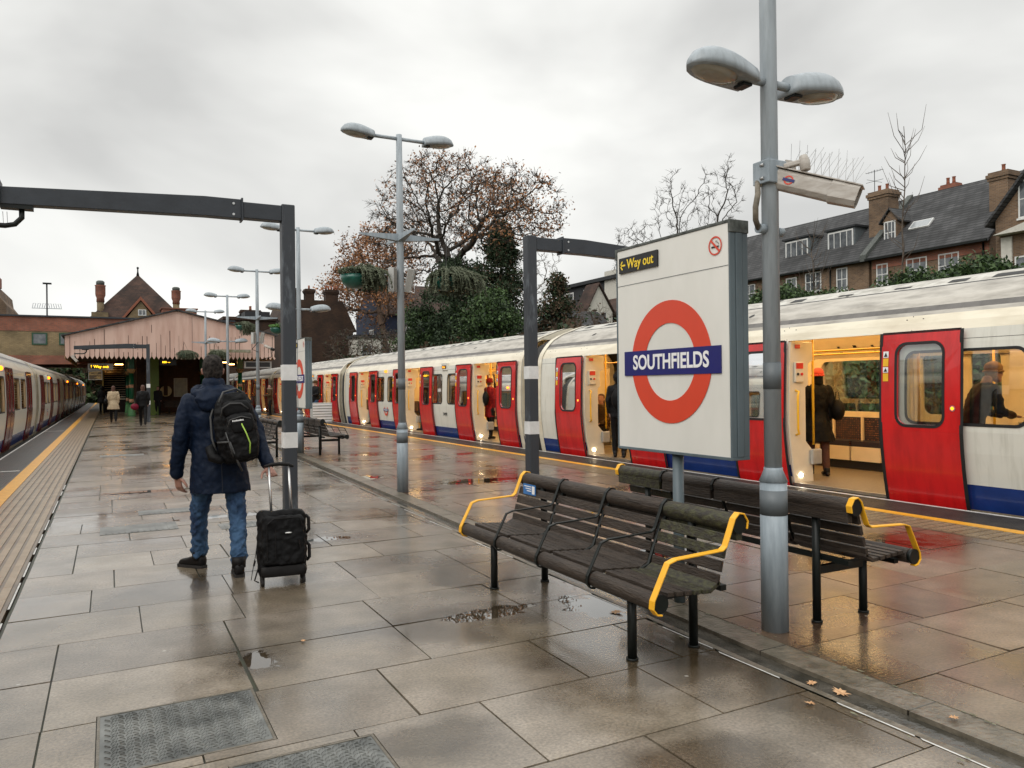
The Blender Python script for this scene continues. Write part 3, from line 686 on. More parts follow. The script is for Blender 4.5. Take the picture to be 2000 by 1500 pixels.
        if sd == 1:
            for k in range(46):
                yy = c0+.4+k*.34; h_ = rv.uniform(.02, .035)
                for zz in (1.99, 2.09):
                    oo = .10+(zz-1.90)*.842+.004
                    if rv.random() < .75: b.add([(q(oo-.0)+0-.006, yy, zz), (q(oo)-.006, yy+h_*2, zz), (q(oo+h_)-.006, yy+h_*2, zz+h_*1.19), (q(oo+h_)-.006, yy, zz+h_*1.19)], [(0, 1, 2, 3)], 2)
    part(b, 'interior', [T_floor, T_int, T_under], recalc=False)
    b = MB(T)
    for o_ in (.86, 2.06):
        b = MB(T); b.box(o_-.10, o_+.10, c0+.4, c1-.4, 2.335, 2.36)
        part(b, 'ceiling_light', [T_light if opened else T_light2], recalc=False)
    # seats
    for a, c in solid[1:-1]+[(solid[0][0], solid[0][1]), (solid[-1][0], solid[-1][1])]:
        for sd in (0, 1):
            q = (lambda o_: o_) if sd == 0 else (lambda o_: 2.92-o_)
            y0, y1 = a+.18, c-.18; n = max(1, int((y1-y0)/.52)); w_ = (y1-y0)/n
            b = MB(T)
            B = lambda o0, o1, ya, yb, z0, z1, mi: b.box(min(q(o0), q(o1)), max(q(o0), q(o1)), ya, yb, z0, z1, mi)
            for k in range(n):
                ya, yb = y0+k*w_+.02, y0+(k+1)*w_-.02
                B(.16, .26, ya, yb, .46, .88, 0); B(.20, .60, ya, yb, .40, .49, 0); B(.56, .60, ya, yb, .16, .40, 1); B(.14, .30, yb+.0, yb+.035, .46, .90, 1)
            B(.14, .54, y0, y1, .01, .16, 2)
            part(b, 'seat_row', [T_seat, T_int, T_under], recalc=False)
    # poles
    for d in DOORS:
        for yy, oo, z0 in ((d-DW-.06, .62, .55), (d+DW+.06, .62, .55), (d-.0, 1.46, .01), (d+DW+.06, 2.3, .01), (d-DW-.06, 2.3, .01)):
            b = MB(T); b.tube([(oo, yy, z0), (oo, yy, 2.38)], .018, 8); part(b, 'grab_pole', [T_pole], recalc=False)
    for oo in (.85, 2.07):
        b = MB(T); b.tube([(oo, c0+.5, 1.97), (oo, c1-.5, 1.97)], .016, 6); part(b, 'grab_rail', [T_pole], recalc=False)
    if opened:
        for d in DOORS:
            for sg in (-1, 1):
                y = d+sg*(DW+.0); b = MB(T)
                pf = [(-.06, .15), (.0, .12), (.28, .075), (.65, .025), (.9, .005), (1.95, .035), (2.10, .06)]
                inn = [(2.10, .52), (1.82, .52), (1.78, .42), (1.46, .42), (1.42, .36), (.62, .36), (.5, .48), (-.06, .52)]
                poly = [(o_, z) for z, o_ in pf]+[(o_, z) for z, o_ in inn]
                b.prism(poly, 'y', y-sg*.03, y+sg*.05, 0)
                f_ = y-sg*.035
                b.box(.11, .29, min(f_, f_-sg*.03), max(f_, f_-sg*.03), 1.50, 1.80, 0)
                part(b, 'door_jamb', [T_jamb], bevel=.012)
                j = made[-1]
                k = MB(T); g_ = f_-sg*.055; k.tube([(.15, f_+sg*.01, .72), (.15, g_, .74), (.13, g_, .80), (.13, g_, 1.30), (.15, g_, 1.36), (.15, f_+sg*.01, 1.38)], .016, 8); k.build('handrail', T_pole, j, recalc=False)
                k = MB(T); k.box(.13, .27, min(f_-sg*.031, f_-sg*.036), max(f_-sg*.031, f_-sg*.036), 1.70, 1.785, 0); k2 = MB(T); k2.box(.14, .24, min(f_, f_-sg*.008), max(f_, f_-sg*.008), 2.0, 2.06, 0); k2.build('red_notice', T_redb, j, recalc=False)
                k.tube([(.16, f_-sg*.03, 1.62), (.16, f_-sg*.045, 1.62)], .02, 10, 1); k.tube([(.24, f_-sg*.03, 1.62), (.24, f_-sg*.045, 1.62)], .022, 10, 0)
                k.build('alarm_panel', [T_redb, T_under], j, recalc=False)
                k = MB(T); k.tube([(.24, f_, .12), (.24, f_-sg*.012, .12)], .024, 12); k.build('step_light', T_spot, j, recalc=False)
                if sg > 0:
                    k = MB(T); k.box(.42, .62, y-.10, y-.035, .27, .50); k.build('perch_seat', T_grey, j, bevel=.02)
            b = MB(T); b.box(.10, .9, d-DW, d+DW, .01, .014); b.box(.11, .16, d-DW, d+DW, -.02, .02, 1); part(b, 'threshold', [T_floor, G_steel], recalc=False)
    # display box and orange lamp on the outside
    b = MB(T); b.box(.0, .12, 5.0, 5.42, 1.98, 2.19, 0); b.box(-.006, 0, 5.05, 5.37, 2.02, 2.12, 1)
    part(b, 'destination_display', [T_body, T_black], bevel=.01)
    k = MB(T); rg = random.Random(2)
    for i in range(14):
        if rg.random() < .8: k.box(-.009, -.007, 5.10+i*.016, 5.108+i*.016, 2.04, 2.10 if rg.random() < .6 else 2.075)
    k.build('display_text', T_disp, made[-1], recalc=False)
    b = MB(T); yy = 10.7 if opened else 6.0; b.tube([(.06, yy, 2.06), (-.02, yy, 2.06), (-.045, yy, 2.06)], [.06, .055, .03], 10)
    part(b, 'indicator_lamp', [T_orange if not opened else emis('amber_lamp', (1, .4, .05), 1.6)], recalc=False)
    # roundel on body
    for yc in (10.72,) if opened else (5.2,):
        b = MB(T); n = 28
        b.add([(off(.67)-.008+.0, yc+r_*math.cos(2*math.pi*k/n), .67+r_*math.sin(2*math.pi*k/n)) for r_ in (.21, .14) for k in range(n)], [(k, (k+1) % n, n+(k+1) % n, n+k) for k in range(n)], 0)
        b.box(off(.67)-.014, off(.67)-.010, yc-.26, yc+.26, .625, .715, 1)
        for k in range(11): b.box(off(.67)-.018, off(.67)-.015, yc-.2+k*.037, yc-.18+k*.037, .65, .69, 2)
        part(b, 'roundel', [G_red, G_blue, G_txtw], recalc=False)
    if opened:
        o = text('24098', .13, MXneg(X0+off(.67)-.01, 5.2, .67), G_blk, root, 'car_number', align='CENTER'); made.append(o)
    # gangway bellows beyond the far end
    b = MB(T); rings = []; n = 15
    for k in range(n):
        y = c1+.0+(PITCH-CARL+.76)*k/(n-1); q = .10 if k % 2 else .16
        pr = [(max(o_, 0)+q, min(z, 2.83)-(.06+q*.3 if z > 2 else 0)) for z, o_ in PROF]+[(2.92-max(o_, 0)-q, min(z, 2.83)-(.06+q*.3 if z > 2 else 0)) for z, o_ in reversed(PROF)]
        rings.append([(o_, y, z) for o_, z in pr])
    b.loft(rings, 0, caps=False, smooth=False, closed=False); part(b, 'gangway', [T_bellow], recalc=False)
    # replicate cars
    base = list(made)
    for o in base: o.location = (0, yoff, 0)
    for i in range(1, ncar):
        for o in base:
            c = o.copy(); col.objects.link(c); c.parent = root; c.location = (0, yoff+PITCH*i, 0)
            for ch in o.children:
                d = ch.copy(); col.objects.link(d); d.parent = c
    return base
tr = thing('metro_train', 'red, white and blue underground train standing with its doors open at the right platform edge', 'train')
build_train(tr, 8.85, 1, True, 5, -.6)
tl = thing('metro_train', 'underground train with closed doors and orange side lamps at the left platform edge', 'train')
build_train(tl, -2.30, -1, False, 6, -.6)
# ================================================================ PLATFORM FURNITURE
def rebase(root, L):
    root.location = L
    for c in root.children: c.location = Vector(c.location)-Vector(L)
rebase(tr, (10.31, 8, 0)); rebase(tl, (-3.76, 8, 0))
# ---- gantries
def gantry(x, y, s, lab, end=-3.2, detail=True):
    t = thing('camera_gantry', lab, 'gantry', (x, y, 0), 0, 'charcoal gantries over the platform edges')
    b = MB(); b.box(-.075, .075, -.075, .075, .0, 3.62); o = b.build('post', G_scuff, t, bevel=.012)
    for z in (1.60, .82):
        b = MB(); b.box(-.078, .078, -.078, .078, z-.01, z+.17); b.build('white_band', G_white, t)
    b = MB(); b.box(min(s*.075, s*.50), max(s*.075, s*.50), -.072, .072, 3.42, 3.60); b.build('beam_stub', G_char, t, bevel=.008)
    b = MB(); e = abs(end)
    poly = [(s*.515, 3.41), (s*.515, 3.625), (s*.9, 3.625), (s*e, 3.50), (s*e, 3.34), (s*.9, 3.41)]
    b.prism(poly, 'y', -.07, .07); b.build('beam', G_char, t, bevel=.006)
    b = MB(); b.box(min(s*.498, s*.517), max(s*.498, s*.517), -.085, .085, 3.39, 3.64); b.build('flange', G_char, t)
    for z in (3.45, 3.57):
        b = MB(); b.tube([(s*.60, -.071, z), (s*.60, -.080, z)], .014, 8); b.build('bolt', G_steel, t)
    b = MB(); b.box(-.13, .13, -.13, .13, .0, .012); b.build('base_plate', G_char, t)
    return t
g1 = gantry(1.85, 9.1, -1, 'charcoal gantry post with two white bands rising behind the black suitcase', 3.25)
g2 = gantry(5.31, 9.53, 1, 'charcoal gantry with scuffed post behind the near bench, its beam running behind the station sign', 3.25)
g3 = gantry(1.62, 39.5, -1, 'small distant charcoal gantry in front of the pink canopy', 3.0)
def gcam(x, y, s, lab, k=1.0):
    t = thing('platform_camera', lab, 'camera', (x, y, 0), 0, 'cameras hung under the gantry beams')
    b = MB(); b.box(-.12, .16, -.06, .06, 3.32, 3.37); b.build('clamp', G_dark, t)
    b = MB(); b.tube([(.06, 0, 3.34), (.06, 0, 3.24), (.0, 0, 3.17), (-.08, 0, 3.15), (-.42, 0, 3.15)], .026, 8); b.build('arm', G_dark, t)
    b = MB()
    for i in range(9): b.tube([(-.34+i*.035, 0, 3.17), (-.345+i*.035, .0, 3.29)], .0025, 4)
    b.build('bird_spikes', G_steel, t)
    b = MB(); M_ = Matrix.Translation((-.42, 0, 2.93)) @ Matrix.Rotation(R(50), 4, 'Y'); b.box(-.17, .17, -.055, .055, -.05, .05, 0, M_); b.box(-.20, .20, -.062, .062, .051, .062, 0, M_)
    b.tube([(-.42, 0, 3.15), (-.42, 0, 2.99)], .02, 8); b.build('housing', G_lensw, t, bevel=.004)
    return t
G_lensw = mat('camera_housing_cream', (.34, .30, .26), .5, c2=(.50, .47, .43), scale=9, stretch=(1, 1, 4))
gcam(-.82, 9.1, -1, 'dark camera arm with bird spikes hanging at the left edge of the photo')
gcam(-.95, 39.5, -1, 'tiny camera hanging from the distant gantry before the pink canopy')
b = MB(); b.box(-1.42, -.93, 8.98, 9.22, 3.36, 3.60)
o = tag(b.build('mirror_box', G_char, org=(-1.2, 9.1, 3.4), bevel=.02), 'dark box clamped over the left end of the near gantry beam', 'equipment box')
# ---- lamp posts
def lamphead(b, s, x0, z0):
    L_ = .46; rg = []; n = 14
    for i in range(11):
        t = i/10; x = x0+s*(t*L_)
        w_ = .092+.030*math.sin(min(1, t*1.6)*math.pi/2) if t < .55 else .12*math.sqrt(max(0, 1-((t-.55)/.46)**2))
        h = (.115+.035*math.sin(min(1, t*2.2)*math.pi/2)) if t < .5 else .15*math.sqrt(max(.0, 1-((t-.5)/.515)**2))
        zb = z0-.045+.05*t
        q = []
        for j in range(n+1):
            a = math.pi*j/n; q.append((x, w_*math.cos(a), zb+h*math.sin(a)**.8 if 0 < j < n else zb))
        rg.append(q)
    b.loft(rg, 0)
    return b
def lamps(t, z, arm):
    for s in (-1, 1):
        b = MB(); lamphead(b, s, s*arm, z); h = b.build('lamp_head', G_grey, t)
        k = MB(); n = 20; V = []
        for sc_, dz in ((1, -.002), (.86, -.022), (.5, -.030)):
            for j in range(n):
                a = 2*math.pi*j/n; x = arm+.27+.155*math.cos(a)*sc_
                V.append((s*x, .095*math.sin(a)*sc_, z-.045+.05*(x-arm)/.46+dz))
        k.add(V, [(r_*n+j, r_*n+(j+1) % n, (r_+1)*n+(j+1) % n, (r_+1)*n+j) for r_ in (0, 1) for j in range(n)]+[tuple(2*n+j for j in range(n))], 0, True)
        k.build('lens', G_lens, h)
        k = MB(); k.box(min(s*(arm+.015), s*(arm+.085)), max(s*(arm+.015), s*(arm+.085)), -.045, .045, z-.062, z-.042); k.build('latch', G_dark, h, bevel=.006)
        if arm > .06:
            k = MB(); k.tube([(s*.03, 0, z), (s*(arm+.05), 0, z)], .026, 10); k.build('arm', G_grey, t)
def lamp_post(x, y, lab, upper=True, lower=False, wings=False, hh=5.05, larm=.16):
    t = thing('lamp_post', lab, 'lamp post', (x, y, 0), R(0), 'grey twin lamp posts along the platform centre')
    b = MB(); b.tube([(0, 0, .90), (0, 0, 3.9), (0, 0, hh+.06)], [.052, .05, .042], 20); b.build('pole', G_grey, t)
    b = MB(); b.tube([(0, 0, 0), (0, 0, .90)], .080, 24); b.tube([(0, 0, .90), (0, 0, .97), (0, 0, .985)], [.085, .056, .055], 24, caps=True); b.build('base_sleeve', G_greyw, t)
    b = MB(); b.tube([(0, 0, .70), (0, 0, .85)], .0812, 24); b.build('grey_band', G_band, t); b = MB(); b.tube([(0, 0, 1.46), (0, 0, 1.62)], .0535, 20); b.build('grey_band', G_band, t)
    if upper: lamps(t, hh, .38)
    if lower: lamps(t, 3.32 if larm < .3 else 3.5, larm)
    if wings:
        for a in (0, 90, 180, 270):
            b = MB(); c, s_ = math.cos(R(a)), math.sin(R(a)); z = 3.63
            P_ = lambda r_, h, ww: (c*r_-s_*ww, s_*r_+c*ww, z+h)
            V = [P_(.05, .05, .05), P_(.05, -.05, .05), P_(.05, -.05, -.05), P_(.05, .05, -.05), P_(.60, .035, .006), P_(.60, .01, .006), P_(.60, .01, -.006), P_(.60, .035, -.006)]
            b.add(V, [(0, 1, 2, 3), (4, 7, 6, 5), (0, 4, 5, 1), (1, 5, 6, 2), (2, 6, 7, 3), (3, 7, 4, 0)]); b.build('bracket_wing', G_greyw, t)
    return t
LP = [(3.57, 3.40, 'nearest grey lamp post, cut by the top of the photo, beside the near benches', dict(lower=True)),
      (3.71, 10.47, 'grey lamp post with bracket wings and loudspeakers in front of the brown oak', dict(wings=True)),
      (3.90, 18.0, 'tall lamp post with upper and lower lamp heads carrying the farther station sign', dict(lower=True, larm=.28, hh=5.15)),
      (4.0, 24.2, 'lamp post with bracket wings just left of the near gantry post', dict(wings=True)),
      (4.05, 31.2, 'lamp post with a green basket in front of the right half of the pink canopy', dict(lower=True, larm=.28)),
      (3.95, 37.8, 'farthest and shortest-looking lamp post, behind the walking man', dict(wings=True))]
for x, y, l, k in LP: lamp_post(x, y, l, **k)
# ---- hanging baskets
G_bask = mat('green_basket', (.0, .055, .04), .35, c2=(.004, .10, .07), scale=12, coat=.3)
V_wilt = mat('trailing_stems', (.035, .05, .022), .8, c2=(.13, .14, .09), scale=25, lo=.3, hi=.7)
V_dk = mat('basket_leaves', (.02, .032, .014), .8, c2=(.06, .08, .035), scale=25)
def basket(x, y, z, lab, seed, trail=1.0, side=1, green=False, top=3.64, wide=1.0):
    r = random.Random(seed); t = thing('hanging_basket', lab, 'hanging basket', (x, y, z), 0, 'hanging baskets on the lamp posts')
    b = MB(); n = 20; rg = []
    for i in range(6):
        a = i/5*math.pi/2; rg.append([(.21*math.cos(a)**.7*math.cos(2*math.pi*j/n), .21*math.cos(a)**.7*math.sin(2*math.pi*j/n), -.19*math.sin(a)) if i < 5 else (.05*math.cos(2*math.pi*j/n), .05*math.sin(2*math.pi*j/n), -.19) for j in range(n)])
    b.loft(rg); b.build('bowl', G_bask, t)
    for a in (0, 2.1, 4.2):
        b = MB(); b.tube([(.2*math.cos(a), .2*math.sin(a), 0), (0, 0, top-z)], .004, 4); b.build('chain', G_dark, t)
    b = MB()
    for i in range(int((230 if wide < 1.2 else 400)*trail)):
        a = r.uniform(-1.9*wide, 1.9*wide)+(0 if side > 0 else math.pi); rad = r.uniform(.05, .22); l = r.uniform(.03, .25)*trail
        x0, y0 = .06*side+rad*math.cos(a), rad*math.sin(a); ex = 1.25+r.random()*.95
        p = [(x0*.6, y0*.6, .03), (x0, y0, r.uniform(.04, .16)), (x0*ex, y0*ex, .03), (x0*ex*1.12, y0*ex*1.12, -l*.5), (x0*ex*1.15+r.gauss(0, .02), y0*ex*1.15, -l)]
        b.tube(p, [.006, .007, .008, .007, .003], 4, 0)
        for q in range(12):
            u = r.random(); k = min(3, int(1+u*3)); c = Vector(p[k]).lerp(Vector(p[min(4, k+1)]), r.random()); s = .03
            d1 = Vector((r.gauss(0, 1), r.gauss(0, 1), r.gauss(0, 1))).normalized()*s; d2 = d1.orthogonal().normalized()*s*.5
            b.add([c-d1, c+d2, c+d1, c-d2], [(0, 1, 2, 3)], 0)
    for i in range(500):
        a = r.uniform(0, 6.28); rad = .24*math.sqrt(r.random()); c = Vector((rad*math.cos(a), rad*math.sin(a), r.uniform(0, .13)*(1-rad*2.4)+.02)); s = r.uniform(.015, .035)
        d1 = Vector((r.gauss(0, 1), r.gauss(0, 1), r.gauss(0, 1))).normalized()*s; d2 = d1.orthogonal().normalized()*s*.6; b.add([c-d1, c+d2, c+d1, c-d2], [(0, 1, 2, 3)], 1 if not green else 2)
    b.build('foliage', [V_wilt, V_dk, mat('fresh_basket_leaves', (.05, .13, .02), .7, c2=(.12, .26, .05), scale=20)], t, recalc=False)
basket(3.13, 10.75, 3.10, 'green bowl basket with wilted trailing stems left of the second lamp post', 1, 1.0)
basket(4.32, 10.2, 3.05, 'basket hidden under pale drooping stems right of the second lamp post', 2, 1.0, 1, wide=1.66)
basket(4.55, 31.2, 3.95-.0, 'dark green basket with stems trailing right before the pink canopy', 3, 1.6, 1, top=4.4)
basket(4.58, 24.2, 3.35, 'green basket with fresh green leaves beside the gantry post', 4, .35, 1, True)
basket(3.04, 37.8, 3.12, 'dark bushy basket against the scalloped canopy edge left of the man\'s head', 5, 1.1, wide=1.66)
basket(4.37, 37.8, 3.12, 'dark bushy basket half hidden behind the walking man\'s head', 6, 1.1, wide=1.66)
# ---- loudspeakers on post 2 and post 4
def speakers(x, y, z, who):
    for s, lab in ((-1, 'pale slim loudspeaker on the left side of '+who), (1, 'pale slim loudspeaker on the right side of '+who)):
        t = thing('loudspeaker', lab, 'loudspeaker', (x, y, z), 0, 'slim column loudspeakers')
        b = MB(); M_ = Matrix.Translation((s*.13, -.03, 0)) @ Matrix.Rotation(R(-s*35), 4, 'Z') @ Matrix.Rotation(R(s*5+6), 4, 'Y')
        b.box(-.045, .045, -.05, .05, -.17, .17, 0, M_); b.build('cabinet', G_spk, t, bevel=.006)
        b = MB(); b.box(-.036, .036, -.053, -.051, -.16, .16, 0, M_); b.build('grille', G_spk2, t)
        b = MB(); b.tube([(s*.05, 0, .04), (s*.11, 0, .02)], .018, 8); b.build('bracket', G_steel, t); b = MB(); b.tube([(s*.05, 0, -.09), (s*.16, -.12, -.19), (s*.20, -.02, -.05)], .008, 6); b.build('cable', G_steel, t)
G_spk = mat('speaker_cabinet', (.42, .42, .40), .5); G_spk2 = mat('speaker_grille', (.22, .21, .19), .7, scale=60)
speakers(3.71, 10.47, 3.02, 'the second lamp post'); speakers(4.0, 24.2, 3.02, 'the fourth lamp post')
# ---- benches
def bench(ends, moss=True):
    t = bpy.data.objects.new('platform_bench', None); col.objects.link(t)
    HL = 1.17
    segs = [(-HL+i*(2*HL/4)+.018, -HL+(i+1)*(2*HL/4)-.018) for i in range(4)]
    def slat(b, y0, y1, x, z, wd, th, ang, mi):
        M_ = Matrix.Translation((x, 0, z)) @ Matrix.Rotation(R(ang), 4, 'Y'); b.box(-wd/2, wd/2, y0, y1, -th/2, th/2, mi, M_)
    bs, bb = MB(), MB()
    for i, (y0, y1) in enumerate(segs):
        m1 = 1 if i == 0 and moss else 0
        bb.tube([(.245, y0, .755), (.245, (y0+y1)/2, .755), (.245, y1, .755)], .050, 14, m1)
        bb.box(.245, .29, y0, y1, .66, .76, m1)
        for k in range(4):
            x = .185-.022*k; z = .672-.068*k-.0; slat(bb, y0, y1, x, z, .059, .022, -73-2*k, m1 if k < 2 else 0)
        slat(bs, y0, y1, .095, .435, .085, .024, -30, m1)
        for k in range(5): slat(bs, y0, y1, .035-.058*k, .418+.004*k, .045, .024, 2, m1 if k < 2 else 0)
        bs.tube([(-.285, y0, .405), (-.285, (y0+y1)/2, .405), (-.285, y1, .405)], .046, 14, 0)
    bb.build('backrest', [G_wood, G_moss], t, bevel=.004); bs.build('seat', [G_wood, G_moss], t, bevel=.004)
    pth = [(.29, .725), (.297, .765), (.27, .806), (.235, .812), (.205, .785), (.165, .69), (.145, .645), (.12, .628), (-.185, .615), (-.235, .60), (-.262, .55), (-.33, .425), (-.335, .385), (-.31, .355), (-.28, .35)]
    for i in range(5):
        y = -HL+i*(2*HL/4); end = i in (0, 4); wd = .02 if end else .012
        b = MB(); L_ = [(x, y-wd, z) for x, z in pth]; R_ = [(x, y+wd, z) for x, z in pth]; n = len(pth)
        b.add(L_+R_, [(k, k+1, n+k+1, n+k) for k in range(n-1)], 0, False)
        a = b.build('armrest', ends if end else G_dark, t, recalc=False, solid=.009)
        a.modifiers.new('bv', 'BEVEL').width = .002
        if end: a['label'] = 'yellow end armrest' if ends is G_arm else 'black end armrest'
        b = MB()
        if not end: b.tube([(.27, y, .75), (.19, y, .66), (.10, y, .44), (0, y, .40), (-.28, y, .385)], .013, 6)
        if not end: b.build('rib', G_dark, t)
        else:
            for cx, cz in ((.245, .755), (-.285, .405)):
                b = MB(); b.tube([(cx, y-.012, cz), (cx, y+.012, cz)], .052 if cz > .5 else .047, 16); b.build('end_cap', G_dark, t)
    for y in (-.81, .88):
        for x, z1 in ((-.19, .40), (.24, .72)):
            b = MB(); b.tube([(x, y, 0), (x, y, z1)], .026, 12); b.tube([(x, y, 0), (x, y, .012)], .034, 12); b.build('leg', G_dark, t)
        b = MB(); b.box(-.19, .24, y-.018, y+.018, .30, .35); b.build('cross_rail', G_dark, t)
    for x, z in ((.20, .42), (-.22, .385)):
        b = MB(); b.box(x-.02, x+.02, -1.1, 1.1, z-.03, z-.0); b.build('support_rail', G_dark, t)
    return t
def setb(o, x, y, rz, lab):
    o.location = (x, y, 0); o.rotation_euler = (0, 0, rz); tag(o, lab, 'bench', 'slatted platform benches, back to back around the signs'); return o
b1 = setb(bench(G_arm), 2.70, 4.22, 0, 'nearest dark slatted bench with yellow end arms and a small blue notice')
b2 = setb(copytree(b1), 4.15, 4.26, math.pi, 'dark slatted bench seen from behind, right of the near station sign')
b3 = setb(bench(G_dark, False), 2.98, 18.0, 0, 'distant bench half hidden behind the walking man and the near gantry post')
b4 = setb(copytree(b3), 4.38, 18.0, math.pi, 'distant dark bench right of the farther station sign')
b5 = setb(copytree(b3), 4.2, 52.5, math.pi/2, 'dark bench in the shade under the canopy')
b = MB(); b.box(.165, .170, .88, 1.07, .655, .735, 0, Matrix.Translation((.0, 0, 0))); b.box(.163, .165, .89, .93, .665, .725, 1)
for k in range(3): b.box(.163, .165, .945, 1.05-.02*k, .715-.017*k, .722-.017*k, 1)
G_nblue = mat('notice_blue', (.03, .16, .42), .4)
pl = b.build('notice_plate', [G_nblue, G_txtw], b1); pl['label'] = 'small blue priority seat notice'
# ---- station signs
def sign(x, y, zc, post, lab, scl=1.0, grp='station name signs with the red ring'):
    t = thing('station_sign', lab, 'station sign', (x, y, 0), 0, grp)
    hw, hh, th = .585*scl, .725*scl, .075
    b = MB(); b.box(-th+.004, th-.004, -hw+.004, hw-.004, zc-hh, zc+hh); b.build('panel', G_enam, t)
    b = MB()
    for s in (-1, 1):
        y0, y1 = (hw, hw+.012) if s > 0 else (-hw-.012, -hw)
        b.box(-th, -.03, y0, y1, zc-hh, zc+hh-.06); b.box(-.026, .026, y0-.004, y1+.004, zc-hh, zc+hh-.06); b.box(.03, th, y0, y1, zc-hh, zc+hh-.06)
    b.box(-th, th, -hw-.012, hw+.012, zc-hh-.02, zc-hh); b.build('edge_frame', G_alum, t, bevel=.003)
    b = MB(); b.box(-th-.004, th+.004, -hw-.018, -hw+.0, zc+hh-.06, zc+hh+.02); b.box(-th-.004, th+.004, hw, hw+.018, zc+hh-.06, zc+hh+.02); b.box(-th-.002, th+.002, -hw, hw, zc+hh, zc+hh+.02); b.build('cap', G_cap, t, bevel=.004)
    if post:
        b = MB(); b.tube([(0, 0, 0), (0, 0, zc-hh)], .038, 16); b.build('post', G_alum, t)
    for s in (-1, 1):
        X = s*(th-.002); E = lambda d: X+s*d; n = 64; zr = zc-.115*scl; ro, ri = .42*scl, .265*scl; yo = (-.01)
        def pl_(b, ya, yb, z0, z1, d0, d1, mi): b.box(min(E(d0), E(d1)), max(E(d0), E(d1)), ya, yb, z0, z1, mi)
        b = MB(); V = [(E(d), yo+r_*math.cos(2*math.pi*k/n), zr+r_*math.sin(2*math.pi*k/n)) for d in (0, .003) for r_ in (ro, ri) for k in range(n)]
        Fc = [(2*n+k, 2*n+(k+1) % n, 3*n+(k+1) % n, 3*n+k) for k in range(n)]+[(k, (k+1) % n, 2*n+(k+1) % n, 2*n+k) for k in range(n)]+[(n+k, n+(k+1) % n, 3*n+(k+1) % n, 3*n+k) for k in range(n)]
        b.add(V, Fc); b.build('ring', G_red, t)
        b = MB(); pl_(b, yo-.505*scl, yo+.505*scl, zr-.088*scl, zr+.088*scl, 0, .007, 0); bar = b.build('name_bar', G_blue, t)
        MM = MXneg if s < 0 else MXpos
        tx = text('SOUTHFIELDS', .144*scl, MM(E(.0075), yo, zr), G_txtw, bar, off=.0035, align='CENTER', sx=.89)
        ly = lambda u: yo-u if s < 0 else yo+u      # u to the viewer's right, measured from centre
        b = MB(); c0, c1 = sorted((ly(-.555*scl), ly(-.105*scl))); pl_(b, c0, c1, zc+.555*scl, zc+.668*scl, 0, .012, 0); wo = b.build('way_out_box', G_blk, t)
        text('Way out', .098*scl, MM(E(.0125), ly(-.455*scl), zc+.612*scl), G_yel, wo, off=.0012, sx=.88)
        b = MB()
        for z0, z1, u0, u1 in ((0, 0, -.54, -.475),): b.box(min(E(.012), E(.0135)), max(E(.012), E(.0135)), *sorted((ly(u0*scl), ly(u1*scl))), zc+.605*scl, zc+.617*scl)
        for sg in (-1, 1):
            b.add([(E(.0135), ly(-.54*scl), zc+.611*scl), (E(.0135), ly(-.527*scl), zc+.611*scl), (E(.0135), ly(-.503*scl), zc+(.611+sg*.030)*scl), (E(.0135), ly(-.518*scl), zc+(.611+sg*.033)*scl)], [(0, 1, 2, 3)])
        b.build('arrow', G_yel, wo, recalc=False)
        b = MB(); pl_(b, -hw+.004, hw-.004, zc+.462*scl, zc+.465*scl, 0, .001, 0); b.build('panel_joint', G_band, t)
        b = MB(); u, z = .46*scl, zc+.60*scl; yc = ly(u); n = 32
        V = [(E(.003), yc+r_*math.cos(2*math.pi*k/n), z+r_*math.sin(2*math.pi*k/n)) for r_ in (.060*scl, .050*scl) for k in range(n)]
        b.add(V, [(k, (k+1) % n, n+(k+1) % n, n+k) for k in range(n)], 0)
        q = .038*scl; q2 = .005*scl; dr = -s
        b.add([(E(.0035), ly(u-q-q2), z+q-q2), (E(.0035), ly(u-q+q2), z+q+q2), (E(.0035), ly(u+q+q2), z-q+q2), (E(.0035), ly(u+q-q2), z-q-q2)], [(0, 1, 2, 3)], 0)
        b.box(min(E(.002), E(.003)), max(E(.002), E(.003)), *sorted((ly(u-.034*scl), ly(u+.026*scl))), z-.012, z-.002, 1); b.box(min(E(.002), E(.003)), max(E(.002), E(.003)), *sorted((ly(u+.029*scl), ly(u+.034*scl))), z-.012, z-.002, 1)
        b.tube([(E(.003), ly(u+.031), z+.004), (E(.003), ly(u+.030), z+.016), (E(.003), ly(u+.018), z+.018), (E(.003), ly(u+.018), z+.028), (E(.003), ly(u+.006), z+.030), (E(.003), ly(u+.008), z+.020)], .0016, 4, 1)
        b.build('no_smoking_symbol', [G_red, G_blk], t, recalc=False)
    return t
sign(3.46, 4.15, 1.765, True, 'large near station sign on a grey post between the two near benches')
sign(3.93, 17.85, 1.83, False, 'farther station sign fixed round the third lamp post, beside the near gantry post', 1.07)
